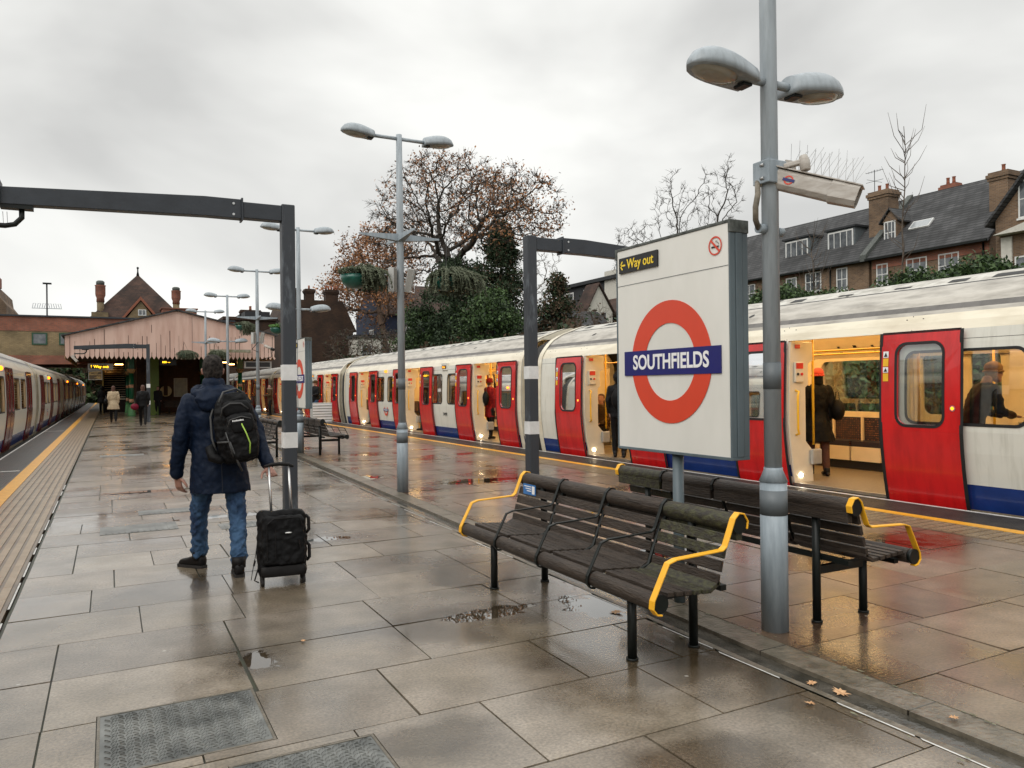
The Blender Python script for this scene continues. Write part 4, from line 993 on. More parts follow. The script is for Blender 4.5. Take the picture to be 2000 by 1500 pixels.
# ---- cctv camera on the nearest lamp post
t = thing('cctv_camera', 'cream camera housing with wire bird spikes bracketed to the nearest lamp post', 'camera', (3.57, 3.40, 2.68))
Rr = Vector((.90, -.43, 0)).normalized(); Fw = Vector((0, 0, 1)).cross(Rr)
def CM(dx, dz, tilt=0, toe=32): # local x = camera axis
    return Matrix.Translation(Rr*dx+Vector((0, 0, dz))-Fw*.10) @ Matrix.Rotation(math.atan2(Rr.y, Rr.x)-R(toe), 4, 'Z') @ Matrix.Rotation(R(tilt), 4, 'Y')
b = MB(); b.box(-.075, .075, -.065, .065, .02, .16); b.build('clamp', G_greyw, t, bevel=.006)
b = MB()
for s, dz in ((-.075, .05), (-.075, .13)): b.tube([(s-.003, -.03, dz), (s+.0, .0, dz)], .01, 6)
b.build('bolt', G_steel, t); b = MB(); b.box(.075, .16, -.06, -.052, .04, .17, 0); b.build('bracket_plate', G_lensw, t); b = MB(); M_ = CM(.10, .115, -8) @ Matrix.Scale(.8, 4)
b.box(-.06, .10, -.026, .026, -.016, .022, 0, M_); b.tube([M_ @ Vector((.085, 0, .05)), M_ @ Vector((.085, 0, .0)), M_ @ Vector((.085, 0, -.07))], [.022, .034, .03], 10)
b.build('bracket', G_lensw, t, bevel=.008)
M_ = CM(.195, -.015, 21) @ Matrix.Diagonal((1.1, 1.02, 1.05, 1))
hx = [(-.055, -.03), (-.035, -.055), (.035, -.055), (.055, -.03), (.055, .035), (.045, .055), (-.045, .055), (-.055, .035)]
b = MB(); b.loft([[M_ @ Vector((x, y, z)) for y, z in hx] for x in (-.22, .21)], smooth=False); hs = b.build('housing', G_lensw, t, bevel=.003)
b = MB(); hx2 = [(y*1.12, z*1.12) for y, z in hx]; hx3 = [(y*.95, z*.95) for y, z in hx]
b.loft([[M_ @ Vector((x, y, z)) for y, z in q] for x, q in ((.12, hx2), (.262, [(y*1.08, z*1.08+.006) for y, z in hx]), (.262, hx3), (.20, hx3))], smooth=False, caps=False); b.box(-.23, .27, -.062, .062, .060, .066, 0, M_); b.build('sun_visor', G_lensw, hs)
b = MB(); b.box(.205, .213, -.045, .045, -.042, .042, 0, M_); b.build('front_window', G_blk, hs)
b = MB(); n = 20
b.add([M_ @ Vector((-.10+r_*math.cos(2*math.pi*k/n), -.0575, .002+r_*math.sin(2*math.pi*k/n))) for r_ in (.026, .018) for k in range(n)], [(k, (k+1) % n, n+(k+1) % n, n+k) for k in range(n)], 0); b.box(-.132, -.068, -.0595, -.058, -.006, .010, 1, M_); b.build('roundel', [G_red, G_blue], hs)
b = MB(); rr = random.Random(9)
for i in range(9):
    for q in (-1, 1, .3):
        x = -.12+i*.042; l = rr.uniform(.12, .17); b.tube([M_ @ Vector((x, 0, .066)), M_ @ Vector((x+q*.045, rr.uniform(-.03, .03), .066+l))], .0013, 3)
b.build('bird_spikes', G_steel, t)
G_cab = mat('conduit', (.10, .085, .06), .6, c2=(.2, .17, .13), scale=20)
b = MB(); A = M_ @ Vector((-.22, 0, -.01)); S = Vector((-.10, -.0, -.22)); b.tube([A, A+Vector((-.07, .02, -.02)), Vector((-.15, -.05, -.06)), Vector((-.17, -.05, -.14)), Vector((-.15, -.03, -.21)), Vector((-.10, 0, -.245)), Vector((-.04, 0, -.25))], .017, 10)
b.build('conduit', G_cab, t)
b = MB(); b.tube([(-.10, 0, -.25), (-.05, 0, -.25)], .03, 12); b.build('gland', G_greyw, t); b = MB(); b.tube([(.05, -.0, -.26), (.10, -.0, -.26)], .028, 12); b.build('gland', G_greyw, t)
# small dome/box camera on post 4
t = thing('cctv_camera', 'small dark-ended camera on the fourth lamp post before the pink canopy', 'camera', (4.1, 24.1, 2.7))
b = MB(); b.tube([(.08, -.02, .10), (.26, -.14, -.0)], .042, 12); b.build('housing', G_lensw, t); b = MB(); b.tube([(.26, -.14, 0), (.33, -.19, -.04)], .046, 12); b.build('lens_hood', G_dark, t)
b = MB(); b.tube([(-.1, 0, .2), (-.28, 0, -.02), (-.1, 0, -.1)], .012, 6); b.tube([(.25, -.1, .02), (.27, -.12, -.25), (0, 0, -.32)], .014, 6); b.build('cable', G_dark, t)
# ================================================================ PEOPLE AND LUGGAGE
K_skin = mat('skin', (.36, .19, .145), .55, var=.1, scale=8)
K_hair = mat('dark_hair', (.008, .0065, .006), .8, c2=(.055, .047, .042), scale=40, bump=.3, bscale=140, spec=.15)
def cloth(n, c, rough=.8, v=.15, b=.3, bs=14, sc_=22): return mat(n, c, rough, var=v, scale=sc_, bump=b, bscale=bs, spec=.18)
K_navy = cloth('navy_rain_coat', (.0026, .0085, .024), .62, .15, .5, 11)
K_jean = mat('blue_denim', (.010, .032, .085), .85, c2=(.055, .13, .24), scale=5, stretch=(1, 1, .5), bump=.5, bscale=16, lo=.35, hi=.75)
K_blk = cloth('black_nylon', (.0035, .0035, .004), .6, .2, .35, 20); K_boot = cloth('black_boot', (.010, .009, .009), .5)
K_gtrim = mat('grey_strap', (.05, .05, .05), .6); K_lime = mat('lime_zip', (.35, .55, .08), .5); K_sole = mat('boot_sole', (.02, .018, .017), .8)
def hand(b, w_, dirv, palmn, side, s=1.0, curl=25, thumb=1):
    """w_ wrist, dirv finger direction, palmn palm normal, side: vector towards the thumb"""
    d = Vector(dirv).normalized(); n_ = Vector(palmn).normalized(); t_ = Vector(side).normalized(); w_ = Vector(w_)
    pc = w_+d*.045*s
    rg = []
    for k, (u, a, c) in enumerate(((-.02, .026, .022), (0, .030, .02), (.04, .040, .017), (.085, .041, .014), (.092, .036, .010))):
        c0 = w_+d*u*s; rg.append([c0+t_*a*s*math.cos(2*math.pi*j/10)+n_*c*s*math.sin(2*math.pi*j/10) for j in range(10)])
    b.loft(rg)
    for i, (o_, l) in enumerate(((.030, .072), (.010, .082), (-.010, .076), (-.030, .060))):
        p = w_+d*.082*s+t_*o_*s; a = 0; pts = [p-d*.02*s, p]
        for q, f in enumerate((.42, .32, .26)):
            a += R(curl*(1+.15*i)); p = p+(d*math.cos(a)+n_*math.sin(a))*l*f*s; pts.append(p)
        b.tube(pts, [.0095*s, .0095*s, .009*s, .008*s, .0065*s], 8, dome=True)
    p = w_+d*.02*s+t_*.028*s*thumb; pts = [p-t_*.01*s]
    for q, (a, l) in enumerate(((50, .035), (35, .03), (20, .026))):
        p = p+(t_*math.sin(R(a))+d*math.cos(R(a))+n_*.35*math.sin(R(curl))).normalized()*l*s; pts.append(p)
    b.tube(pts, [.012*s, .012*s, .010*s, .008*s], 8, dome=True)
def head(b, c, h, yaw=0, tilt=0):
    """c centre, h head height; face towards local +y then turned by yaw"""
    M_ = Matrix.Translation(c) @ Matrix.Rotation(yaw, 4, 'Z') @ Matrix.Rotation(tilt, 4, 'X'); s = h/.235
    rg = []
    for z, rx, ry, cy_ in ((-.125, .018, .02, .055), (-.118, .035, .04, .045), (-.10, .052, .062, .022), (-.06, .064, .082, .004), (-.02, .070, .092, -.004), (.02, .074, .097, -.008), (.06, .073, .094, -.010), (.09, .060, .078, -.012), (.108, .038, .05, -.012), (.114, .015, .02, -.012)):
        rg.append([M_ @ Vector((rx*s*math.cos(2*math.pi*j/16), cy_*s+ry*s*math.sin(2*math.pi*j/16), z*s)) for j in range(16)])
    b.loft(rg)
    b.tube([M_ @ Vector((0, .082*s, .0)), M_ @ Vector((0, .105*s, -.035*s)), M_ @ Vector((0, .085*s, -.045*s))], [.009*s, .014*s, .01*s], 8, dome=True)
    for q in (-1, 1):
        b.tube([M_ @ Vector((q*.068*s, -.01*s, .018*s)), M_ @ Vector((q*.084*s, -.02*s, .005*s)), M_ @ Vector((q*.078*s, -.012*s, -.03*s)), M_ @ Vector((q*.066*s, -.005*s, -.035*s))], [.008*s, .011*s, .010*s, .007*s], 6, dome=True)
        b.tube([M_ @ Vector((q*.03*s, .080*s, -.01*s)), M_ @ Vector((q*.03*s, .087*s, -.012*s))], .012*s, 8, dome=True)
    b.tube([M_ @ Vector((-.02*s, .080*s, -.068*s)), M_ @ Vector((0, .088*s, -.068*s)), M_ @ Vector((.02*s, .080*s, -.068*s))], .007*s, 6, dome=True)
    return M_, s
def hairm(b, M_, s, lng=0, vol=1.0):
    rg = []; n = 18
    zs = [(.127, .016), (.122, .036), (.110, .055), (.088, .070), (.052, .080), (.01, .082), (-.03, .077), (-.062, .063), (-.085, .048)]
    if lng: zs = zs[:-2]+[(-.07-lng*.5, .082), (-.07-lng, .06)]
    for z, r_ in zs:
        q = []
        for j in range(n):
            a = 2*math.pi*j/n; y = math.sin(a); fr = max(0, y)
            rr_ = r_*s*vol*(1-.0*fr); yy = y*rr_*1.22*(1 if y < 0 else (1.05 if z > .06 else .42))
            q.append(M_ @ Vector((rr_*math.cos(a), yy-.014*s, z*s)))
        rg.append(q)
    b.loft(rg)
def limb(b, pts, rs, n=12, ry=None): b.tube(pts, rs, n, dome=True, ry=ry)
# ---------------- the walking man (all coordinates relative to his base)
OX, OY = .77, 6.75
b = MB()
head(b, (-.01, .02, 1.655), .235, R(-6), R(-4))
b.ell([(-.005, -.005, 1.42, .085, .08), (-.005, .0, 1.50, .062, .066), (-.01, .012, 1.60, .060, .064)], 14)
b.ell([(0.02, 0, .86, .15, .10), (.02, 0, 1.0, .155, .105), (.01, 0, 1.2, .16, .11), (.0, 0, 1.38, .18, .11), (0, 0, 1.47, .10, .08)], 16)
limb(b, [(-.17, 0, 1.40), (-.245, -.01, 1.10), (-.285, .06, .84), (-.292, .07, .80)], [.055, .045, .032, .028])
limb(b, [(.19, -.03, 1.39), (.31, -.12, 1.10), (.355, -.30, .885), (.36, -.32, .86)], [.055, .045, .032, .028])
hand(b, (-.286, .075, .795), (.16, .12, -1), (.8, .6, .15), (.5, -1, .2), 1.12, 20)
hand(b, (.358, -.345, .865), (.35, -.35, -.75), (-.4, -.9, .25), (-.85, .1, -.1), 1.0, 62, 1)
limb(b, [(-.07, 0, .90), (-.115, .11, .50), (-.115, .20, .10)], [.085, .048, .038])
limb(b, [(.10, 0, .90), (.155, -.08, .50), (.14, -.26, .10)], [.085, .048, .038])
man = remesh(b.build('person', K_skin), .0055, 2); man.location = (OX, OY, 0)
tag(man, 'man in navy coat and jeans walking away with a backpack and wheeled suitcase', 'person')
b = MB(); M_ = Matrix.Translation((-.01, .02, 1.655)) @ Matrix.Rotation(R(-6), 4, 'Z') @ Matrix.Rotation(R(-4), 4, 'X'); hairm(b, M_, 1.0, 0, 1.0)
o = remesh(b.build('hair', K_hair, man), .007, 1); displace(o, .006, .02)
b = MB(); r_ = random.Random(12)
for _ in range(5200):                                                   # short strands over the scalp
    th, ph = math.acos(r_.uniform(-.62, 1)), r_.uniform(0, 2*math.pi); d = Vector((math.sin(th)*math.cos(ph), math.sin(th)*math.sin(ph), math.cos(th)))
    if d.y > .55 and d.z < .45: continue
    if abs(d.x) > .75 and d.z < -.15: continue
    tp = 1-.22*max(0, -d.z)
    p = Vector((d.x*.078*tp, d.y*.100*tp-.014, d.z*.105+.018)); t_ = (Vector((r_.gauss(0, .25), r_.gauss(0, .25), -.9))-d*Vector((0, 0, -.9)).dot(d)).normalized()
    l = r_.uniform(.010, .022); e_ = p+t_*l+d*r_.uniform(.003, .009); s_ = t_.cross(d).normalized()*.0011
    b.add([M_ @ (p-s_), M_ @ (p+s_), M_ @ e_], [(0, 1, 2)])
b.build('hair_strands', K_hair, o, recalc=False)
b = MB()
b.ell([(.035, -.0, .650, .240, .18), (.035, 0, .70, .236, .175), (.03, 0, .90, .222, .155), (.025, 0, 1.10, .208, .145), (.015, -.005, 1.28, .222, .145), (.005, -.01, 1.38, .235, .14), (-.002, -.01, 1.44, .215, .125), (-.005, -.005, 1.49, .15, .105), (-.005, 0, 1.525, .098, .098), (-.005, .0, 1.56, .090, .094), (-.006, .0, 1.585, .082, .088), (-.006, .0, 1.592, .06, .07)], 28)
limb(b, [(-.195, 0, 1.405), (-.235, -.015, 1.27), (-.262, -.01, 1.10), (-.282, .04, .92), (-.29, .065, .815)], [.075, .074, .068, .064, .060])
limb(b, [(.205, -.02, 1.39), (.27, -.07, 1.25), (.325, -.13, 1.09), (.35, -.24, .95), (.362, -.315, .885)], [.075, .074, .068, .062, .056])
coat = remesh(b.build('coat', K_navy, man), .010, 3); displace(coat, .020, .10); displace(coat, .022, .13, True)
b = MB(); pts = [(.15*math.cos(a)*.95-.005, .115*math.sin(a)-.02, 1.475-.03*math.sin(a)*-1) for a in [i*math.pi*2/20 for i in range(21)]]
b.tube(pts, .042, 10); b.ell([(0, -.09, 1.28, .03, .02), (0, -.135, 1.33, .13, .045), (0, -.13, 1.42, .165, .06), (0, -.09, 1.50, .12, .06), (0, -.08, 1.53, .05, .03)], 18)
o = remesh(b.build('hood', K_navy, man), .010, 4); displace(o, .025, .06)
b = MB()
b.ell([(.02, 0, .70, .185, .125), (.02, 0, .90, .18, .125)], 16)
limb(b, [(-.075, 0, .84), (-.095, .05, .68), (-.118, .12, .45), (-.112, .17, .28), (-.108, .195, .13)], [.105, .092, .074, .070, .070])
limb(b, [(.115, 0, .84), (.14, -.04, .68), (.158, -.09, .45), (.150, -.18, .28), (.140, -.245, .13)], [.105, .092, .074, .070, .070])
o = remesh(b.build('jeans', K_jean, man), .010, 3); displace(o, .026, .045); displace(o, .030, .07, True)
for s, (x, y, rz) in ((-1, (-.125, .215, R(38))), (1, (.138, -.265, R(-4)))):
    b = MB(); M_ = Matrix.Translation((x, y, 0)) @ Matrix.Rotation(rz, 4, 'Z')
    rg = []
    for yy, w_, h in ((-.075, .020, .06), (-.068, .036, .09), (-.03, .042, .105), (.03, .043, .09), (.10, .048, .065), (.16, .045, .052), (.195, .02, .03)):
        rg.append([M_ @ Vector((w_*math.copysign(abs(math.cos(a))**.7, math.cos(a)), yy, .012+h*.5+h*.5*math.copysign(abs(math.sin(a))**.8, math.sin(a)))) for a in [2*math.pi*j/14 for j in range(14)]])
    b.loft(rg); b.tube([M_ @ Vector((0, -.02, .07)), M_ @ Vector((0, -.015, .155))], [.052, .056], 12)
    sh = b.build('boot', K_boot, man)
    b = MB(); oc = [(.03, -.08), (.045, -.03), (.042, .04), (.052, .11), (.04, .19), (0, .205), (-.04, .19), (-.052, .11), (-.042, .04), (-.045, -.03), (-.03, -.08)]
    b.add([M_ @ Vector((p, q, z)) for z in (0, .024) for p, q in oc], [(k, (k+1) % 11, 11+(k+1) % 11, 11+k) for k in range(11)]+[tuple(range(11)), tuple(range(21, 10, -1))]); b.build('sole', K_sole, sh)
# ---------------- backpack
bp = thing('backpack', 'black backpack with grey piping and a lime zip slung on the walking man\'s right shoulder', 'backpack', (OX+.13, OY-.27, 1.18))
Mb = Matrix.Rotation(R(-8), 4, 'Z') @ Matrix.Rotation(R(-7), 4, 'Y') @ Matrix.Rotation(R(-4), 4, 'X')
def rbx(b, cx, cy_, z0, z1, rx, ry, pw=.55, n=24, top=.75, mi=0, bot=.9):
    rg = []
    H_ = z1-z0
    for t, k in ((0, .55), (.03, .8), (.1, bot), (.3, 1), (.6, 1), (.8, (1+top)/2), (.92, top), (.98, top*.8), (1, top*.5)):
        q = []
        for j in range(n):
            a = 2*math.pi*j/n; c, s_ = math.cos(a), math.sin(a)
            q.append(Mb @ Vector((cx+rx*k*math.copysign(abs(c)**pw, c), cy_+ry*k*math.copysign(abs(s_)**pw, s_), z0+H_*t)))
        rg.append(q)
    b.loft(rg, mi)
b = MB(); rbx(b, 0, .03, -.27, .29, .165, .10); o = b.build('main_bag', K_blk, bp); remesh(o, .010, 1); displace(o, .03, .07); displace(o, .014, .05, True)
b = MB(); rbx(b, .035, -.10, -.25, .12, .12, .055, top=.85); o = b.build('front_pocket', K_blk, bp); remesh(o, .009, 1); displace(o, .02, .06); displace(o, .012, .04, True)
b = MB(); rbx(b, .02, -.075, .10, .22, .11, .045, top=.8); o = b.build('top_pocket', K_blk, bp); displace(o, .012, .05)
b = MB(); rbx(b, .05, -.145, -.04, .10, .085, .022, top=.9); b.build('small_pocket', K_blk, bp)
def pt(x, y, z): return Mb @ Vector((x, y, z))
b = MB(); b.tube([pt(.045, -.165, .03), pt(.07, -.178, -.05), pt(.088, -.172, -.13), pt(.075, -.16, -.21)], .0055, 6); b.build('lime_zip', K_lime, bp)
b = MB()
b.tube([pt(-.10, -.10, .10), pt(-.08, -.125, .17), pt(-.02, -.135, .20), pt(.06, -.13, .19), pt(.11, -.11, .14)], .006, 6)
b.tube([pt(-.06, -.150, .02), pt(-.035, -.17, .07), pt(.05, -.178, .085), pt(.12, -.16, .06)], .005, 6)
b.tube([pt(-.165, .02, -.20), pt(-.19, .03, -.05), pt(-.18, .06, .12), pt(-.13, .07, .24), pt(-.08, .09, .30)], .010, 6)
b.tube([pt(-.10, -.08, .22), pt(-.06, -.04, .30), pt(.04, .0, .32), pt(.10, .0, .27)], .009, 6)
b.tube([pt(-.08, -.15, -.02), pt(-.06, -.165, -.14), pt(-.05, -.15, -.22)], .005, 6)
b.tube([pt(-.15, -.08, -.09), pt(-.06, -.165, -.10)], .008, 6); b.tube([pt(-.06, -.16, -.10), pt(-.02, -.12, -.27), pt(.0, -.08, -.34)], .008, 6)
b.build('piping', K_gtrim, bp)
b = MB(); b.tube([pt(-.15, -.02, -.23), pt(-.20, .0, -.20), pt(-.215, .04, -.13), pt(-.17, .07, -.10)], [.035, .045, .04, .02], 10, dome=True); b.build('hip_pad', K_blk, bp)
b = MB(); b.tube([pt(.06, .06, .27), pt(.08, .16, .30), pt(.10, .30, .25), pt(.11, .40, .12), pt(.10, .42, -.05)], .016, 8, ry=.006, up=(1, 0, 0)); b.build('shoulder_strap', K_gtrim, bp)
text('PACKHOVER', .024, Mb @ MYneg(-.01, -.196, .055), G_txtw, bp, off=.0005) if False else None
b = MB(); r_ = random.Random(4)
for k in range(9): b.box(-.02+k*.0095, -.013+k*.0095, -.1985, -.1975, .052, .062+.002*(k % 3 == 0), 0, Mb)
b.build('maker_badge', G_txtw, bp)
# ---------------- suitcase
st = thing('suitcase', 'black soft wheeled suitcase pulled by the walking man on two silver handle rods', 'suitcase', (1.17, 6.05, 0), R(-6))
b = MB(); Ms = Matrix.Translation((0, 0, .06)) @ Matrix.Rotation(R(-7), 4, 'X')
def sb(b, x0, x1, y0, y1, z0, z1, pw=.42, mi=0):
    cx, cy_, rx, ry = (x0+x1)/2, (y0+y1)/2, (x1-x0)/2, (y1-y0)/2; rg = []; n = 32
    for t, k in ((0, .80), (.02, .93), (.06, 1), (.5, 1.02), (.92, .98), (.975, .92), (1, .80)):
        rg.append([Ms @ Vector((cx+rx*k*math.copysign(abs(math.cos(a))**pw, math.cos(a)), cy_+ry*k*math.copysign(abs(math.sin(a))**pw, math.sin(a)), z0+(z1-z0)*t)) for a in [2*math.pi*j/n for j in range(n)]])
    b.loft(rg, mi)
sb(b, -.185, .185, -.06, .13, 0, .50); o = b.build('case_body', K_blk, st); remesh(o, .012, 1); displace(o, .030, .09); displace(o, .014, .05, True)
b = MB(); sb(b, -.16, .16, -.115, -.05, .09, .46); o = b.build('front_pocket', K_blk, st); remesh(o, .010, 1); displace(o, .026, .07); displace(o, .012, .05, True)
b = MB(); sb(b, -.165, .165, -.10, -.03, .005, .085); o = b.build('kick_panel', K_boot, st)
for x in (-.068, .083):
    b = MB(); b.tube([Ms @ Vector((x, .11, .45)), Ms @ Vector((x-.006, .12, .64)), Ms @ Vector((x-.012, .13, .84))], [.011, .011, .009], 8); b.build('handle_rod', G_steel, st)
b = MB(); b.tube([Ms @ Vector((-.105, .13, .845)), Ms @ Vector((-.06, .13, .856)), Ms @ Vector((.0, .13, .86)), Ms @ Vector((.07, .13, .852)), Ms @ Vector((.10, .13, .838))], [.013, .015, .016, .015, .012], 10, dome=True); b.build('grip', K_boot, st)
b = MB(); b.tube([Ms @ Vector((-.12, -.118, .13)), Ms @ Vector((-.12, -.125, .40)), Ms @ Vector((-.07, -.125, .44)), Ms @ Vector((.12, -.12, .44)), Ms @ Vector((.14, -.118, .38))], .004, 5); b.tube([Ms @ Vector((-.06, -.124, .14)), Ms @ Vector((-.06, -.127, .36))], .003, 5); b.tube([Ms @ Vector((.125, -.12, .2)), Ms @ Vector((.11, -.125, .27))], .006, 5); b.build('zip', K_boot, st)
for z in (.17, .38):
    b = MB(); b.tube([Ms @ Vector((.18, .02, z-.07)), Ms @ Vector((.203, .02, z-.045)), Ms @ Vector((.203, .02, z+.045)), Ms @ Vector((.18, .02, z+.07))], .013, 6); b.build('side_handle', K_boot, st)
b = MB(); b.tube([Ms @ Vector((-.18, 0, .30)), (-.20, -.02, .24), (-.225, -.04, .12), (-.235, -.05, .06)], .003, 5); b.tube([(-.205, -.02, .20), (-.215, -.03, .16)], .008, 5); b.tube([Ms @ Vector((-.18, -.02, .08)), (-.21, -.03, .05), (-.18, -.04, .035)], .006, 5); b.build('loose_strap', K_boot, st)
b = MB(); b.sphere(tuple(Ms @ Vector((.035, -.134, .33))), (.026, .003, .005), 10, 5); b.build('badge', G_txtw, st)
for x in (-.15, .15):
    for y in (-.03, .10):
        b = MB(); b.tube([(x-.012, y, .028), (x+.012, y, .028)], .028, 16); b.tube([(x, y, .03), (x, y, .075)], .014, 8); b.build('wheel', K_sole, st)
# ---------------- generic passers-by
def person(lab, x, y, z=0, rz=0, h=1.72, sit=False, stride=.16, top='coat', tc=K_blk, lc=K_blk, hairc=K_hair, lng=.0, skirt=None, hat=None, hood=False, arms=((.0, .0), (.0, .0)), bag=None, vox=.016, fur=None, lean=0, boots=K_boot, grp=None, yaw=0):
    s = h/1.72; b = MB(); S = lambda *p: tuple(q*s for q in p)
    hz = .88 if not sit else .50; dz = hz-.88
    hy = lean
    hd = (0, hy*1.25, 1.60+dz); M_, hs = head(b, S(*hd), .228*s, yaw)
    def ring(L_): return [(cx*s, (cy_+hy*max(0, (z_-hz)/.7))*s, z_*s, rx*s, ry*s) for cx, cy_, z_, rx, ry in L_]
    b.ell(ring([(0, 0, hz-.06, .13, .09), (0, 0, hz+.1, .14, .095), (0, 0, hz+.35, .15, .10), (0, 0, hz+.5, .17, .10), (0, 0, hz+.57, .08, .06), (0, .0, hz+.68, .05, .05)]), 14)
    A = []
    for sd, (fw, up) in zip((-1, 1), arms):
        sh = Vector((sd*.17, hy*.85, 1.40+dz)); el = sh+Vector((sd*.05, fw*.5-.02, -.27+.0)); wr = el+Vector((-sd*.03*(1 if up == 0 else 4), .04+fw*.9+up*.5, -.24+up))
        A.append((sh*s, el*s, wr*s)); limb(b, [sh*s, el*s, wr*s], [.045*s, .038*s, .026*s], 8)
        d = (wr-el).normalized(); hand(b, wr*s, d, (-sd, .3, 0), (0, 1, 0), s*.95, 30)
    Lg = []
    for sd, st_ in ((-1, stride), (1, -stride)):
        if sit: hp, kn, an = Vector((sd*.09, .02, .50)), Vector((sd*.11, .42, .50)), Vector((sd*.10, .42+sd*.03, .08))
        else: hp, kn, an = Vector((sd*.085, 0, .86)), Vector((sd*.095, st_*.55+.03, .48)), Vector((sd*.09, st_, .08+(.05 if st_ < -.1 else 0)))
        Lg.append((hp*s, kn*s, an*s)); limb(b, [hp*s, kn*s, an*s], [.075*s, .055*s, .036*s], 8)
    o = remesh(b.build('person', K_skin), vox*.7, 1); o.location = (x, y, z); o.rotation_euler = (0, 0, rz); tag(o, lab, 'person', grp)
    if hairc: b = MB(); hairm(b, M_, hs, lng, 1.03); remesh(b.build('hair', hairc, o), vox*.8, 1)
    hem = hz-.08 if top == 'jacket' else (.62 if not sit else hz-.05)
    b = MB()
    if skirt: rg = [(0, 0, skirt, .265, .20), (0, 0, skirt+.25, .215, .165), (0, 0, hz+.14, .145, .115)]
    else: rg = [(0, 0, hem, .175, .13), (0, 0, hz+.14, .165, .125)]
    rg += [(0, 0, hz+.32, .18, .13), (0, 0, hz+.46, .20, .13), (0, 0, hz+.54, .16, .105), (0, 0, hz+.60, .08, .08)]
    b.ell(ring(rg), 18)
    for sh, el, wr in A: limb(b, [sh, el, wr.lerp(el, .12)], [.068*s, .058*s, .050*s], 10)
    if hood: b.sphere(S(hd[0], hd[1]-.02, hd[2]+.01), S(.115, .125, .145), 12, 8)
    j = remesh(b.build(top, tc, o), vox, 2); displace(j, .03*s, .09)
    if fur: b = MB(); b.tube([S(.12*math.cos(a), hy+.10*math.sin(a), 1.47+dz) for a in [i*.63 for i in range(11)]], .045*s, 8); displace(b.build('fur_collar', fur, o), .05, .03)
    b = MB()
    for hp, kn, an in Lg: limb(b, [hp, kn, an+Vector((0, 0, .02))], [.098*s, .075*s, .055*s], 10)
    if not sit: b.ell(ring([(0, 0, .80, .15, .11), (0, 0, .92, .15, .11)]), 14)
    remesh(b.build('trousers', lc, o), vox, 2)
    for hp, kn, an in Lg:
        b = MB(); b.tube([an+Vector((0, -.06*s, -.045*s)), an+Vector((0, .02, -.03*s)), an+Vector((0, .16*s, -.05*s))], [.036*s, .045*s, .028*s], 10, dome=True); b.tube([an+Vector((0, -.02*s, .05*s)), an+Vector((0, -.02*s, -.03*s))], .046*s, 10); b.build('shoe', boots, o)
    if hat: b = MB(); b.sphere(S(hd[0], hd[1]-.01, hd[2]+.055), S(.092, .108, .085), 12, 8); b.tube([S(.09*math.cos(a), hd[1]-.01+.106*math.sin(a), hd[2]+.015) for a in [i*.524 for i in range(13)]], .016*s, 6); b.build('hat', hat, o)
    return o, A
def small_bag(name, lab, x, y, z, c, r=(.10, .17, .13), strap=None, rz=0):
    t = thing(name, lab, 'bag', (x, y, z), rz); b = MB(); b.sphere((0, 0, 0), r, 14, 9); o = b.build('bag_body', c, t); displace(o, .02, .05)
    b = MB(); pts = strap or [(0, -r[1]*.6, r[2]*.7), (0, -.05, r[2]+.12), (0, .05, r[2]+.12), (0, r[1]*.6, r[2]*.7)]; b.tube(pts, .008, 6); b.build('strap', K_gtrim, t)
K_beige = cloth('beige_trench', (.42, .33, .22), .8, .15); K_brownh = mat('brown_hair', (.05, .018, .010), .7, c2=(.09, .035, .02), scale=30)
K_redc = cloth('red_coat', (.22, .010, .010), .8); K_olive = cloth('olive_brown_coat', (.06, .035, .015), .85); K_pink = cloth('coral_beanie', (.75, .10, .07), .8)
K_crim = cloth('crimson_bag', (.13, .006, .02), .6); K_fur = mat('fur_trim', (.12, .09, .06), .9, c2=(.25, .2, .14), scale=30); K_tan = cloth('tan_fur_hat', (.28, .16, .07), .9); K_blue2 = cloth('blue_jeans_pale', (.03, .06, .12), .85)
K_plum = cloth('plum_sleeve', (.07, .015, .03), .8); K_tights = cloth('tights', (.08, .035, .025), .7)
person('woman in a beige belted coat walking towards the station entrance', .17, 40.0, rz=0, h=1.70, top='coat', tc=K_beige, skirt=.62, hairc=K_brownh, lng=.10, stride=.2, vox=.02)
small_bag('shoulder_bag', 'dark shoulder bag at the left hip of the woman in beige', -.14, 39.95, 1.0, K_blk, (.08, .12, .12))
person('figure in a black hooded cloak at the left end of the platform', -.38, 54, rz=0, h=1.75, tc=K_blk, hood=True, stride=.22, skirt=.7, vox=.025)
person('person in a dark top and black trousers carrying a red bag under the far gantry', 1.24, 35.4, rz=R(-4), h=1.70, top='jacket', tc=K_blk, stride=.26, hairc=K_brownh, lng=.04, vox=.02)
small_bag('handbag', 'crimson handbag hanging at the left side of the person in dark clothes', .93, 35.35, .80, K_crim, (.16, .12, .14))
person('dark figure standing in the shade beyond the far gantry post', 2.55, 50, rz=R(170), h=1.70, top='jacket', vox=.025, stride=.05)
person('person in brown woolly hat and blue jeans just beyond the farther sign', 8.42, 35.6, z=.0, rz=R(120), h=1.84, top='jacket', tc=K_blk, lc=K_blue2, hat=K_olive, arms=((.1, .18), (.1, .18)), stride=.25, vox=.02)
person('person in a fur-collared dark coat and boots looking down beside the distant train', 7.85, 43.7, rz=R(100), h=1.72, tc=K_olive, fur=K_fur, arms=((.15, .2), (.15, .2)), stride=.05, vox=.022)
p_red, _ = person('passenger in a red coat inside a doorway of the middle carriage', 9.45, 19.35, z=.01, rz=R(-75), h=1.70, tc=K_redc, hairc=K_brownh, hat=K_redc, stride=.08, vox=.018)
small_bag('backpack', 'small black backpack worn over the red coat', 9.25, 19.22, 1.15, K_blk, (.09, .13, .20))
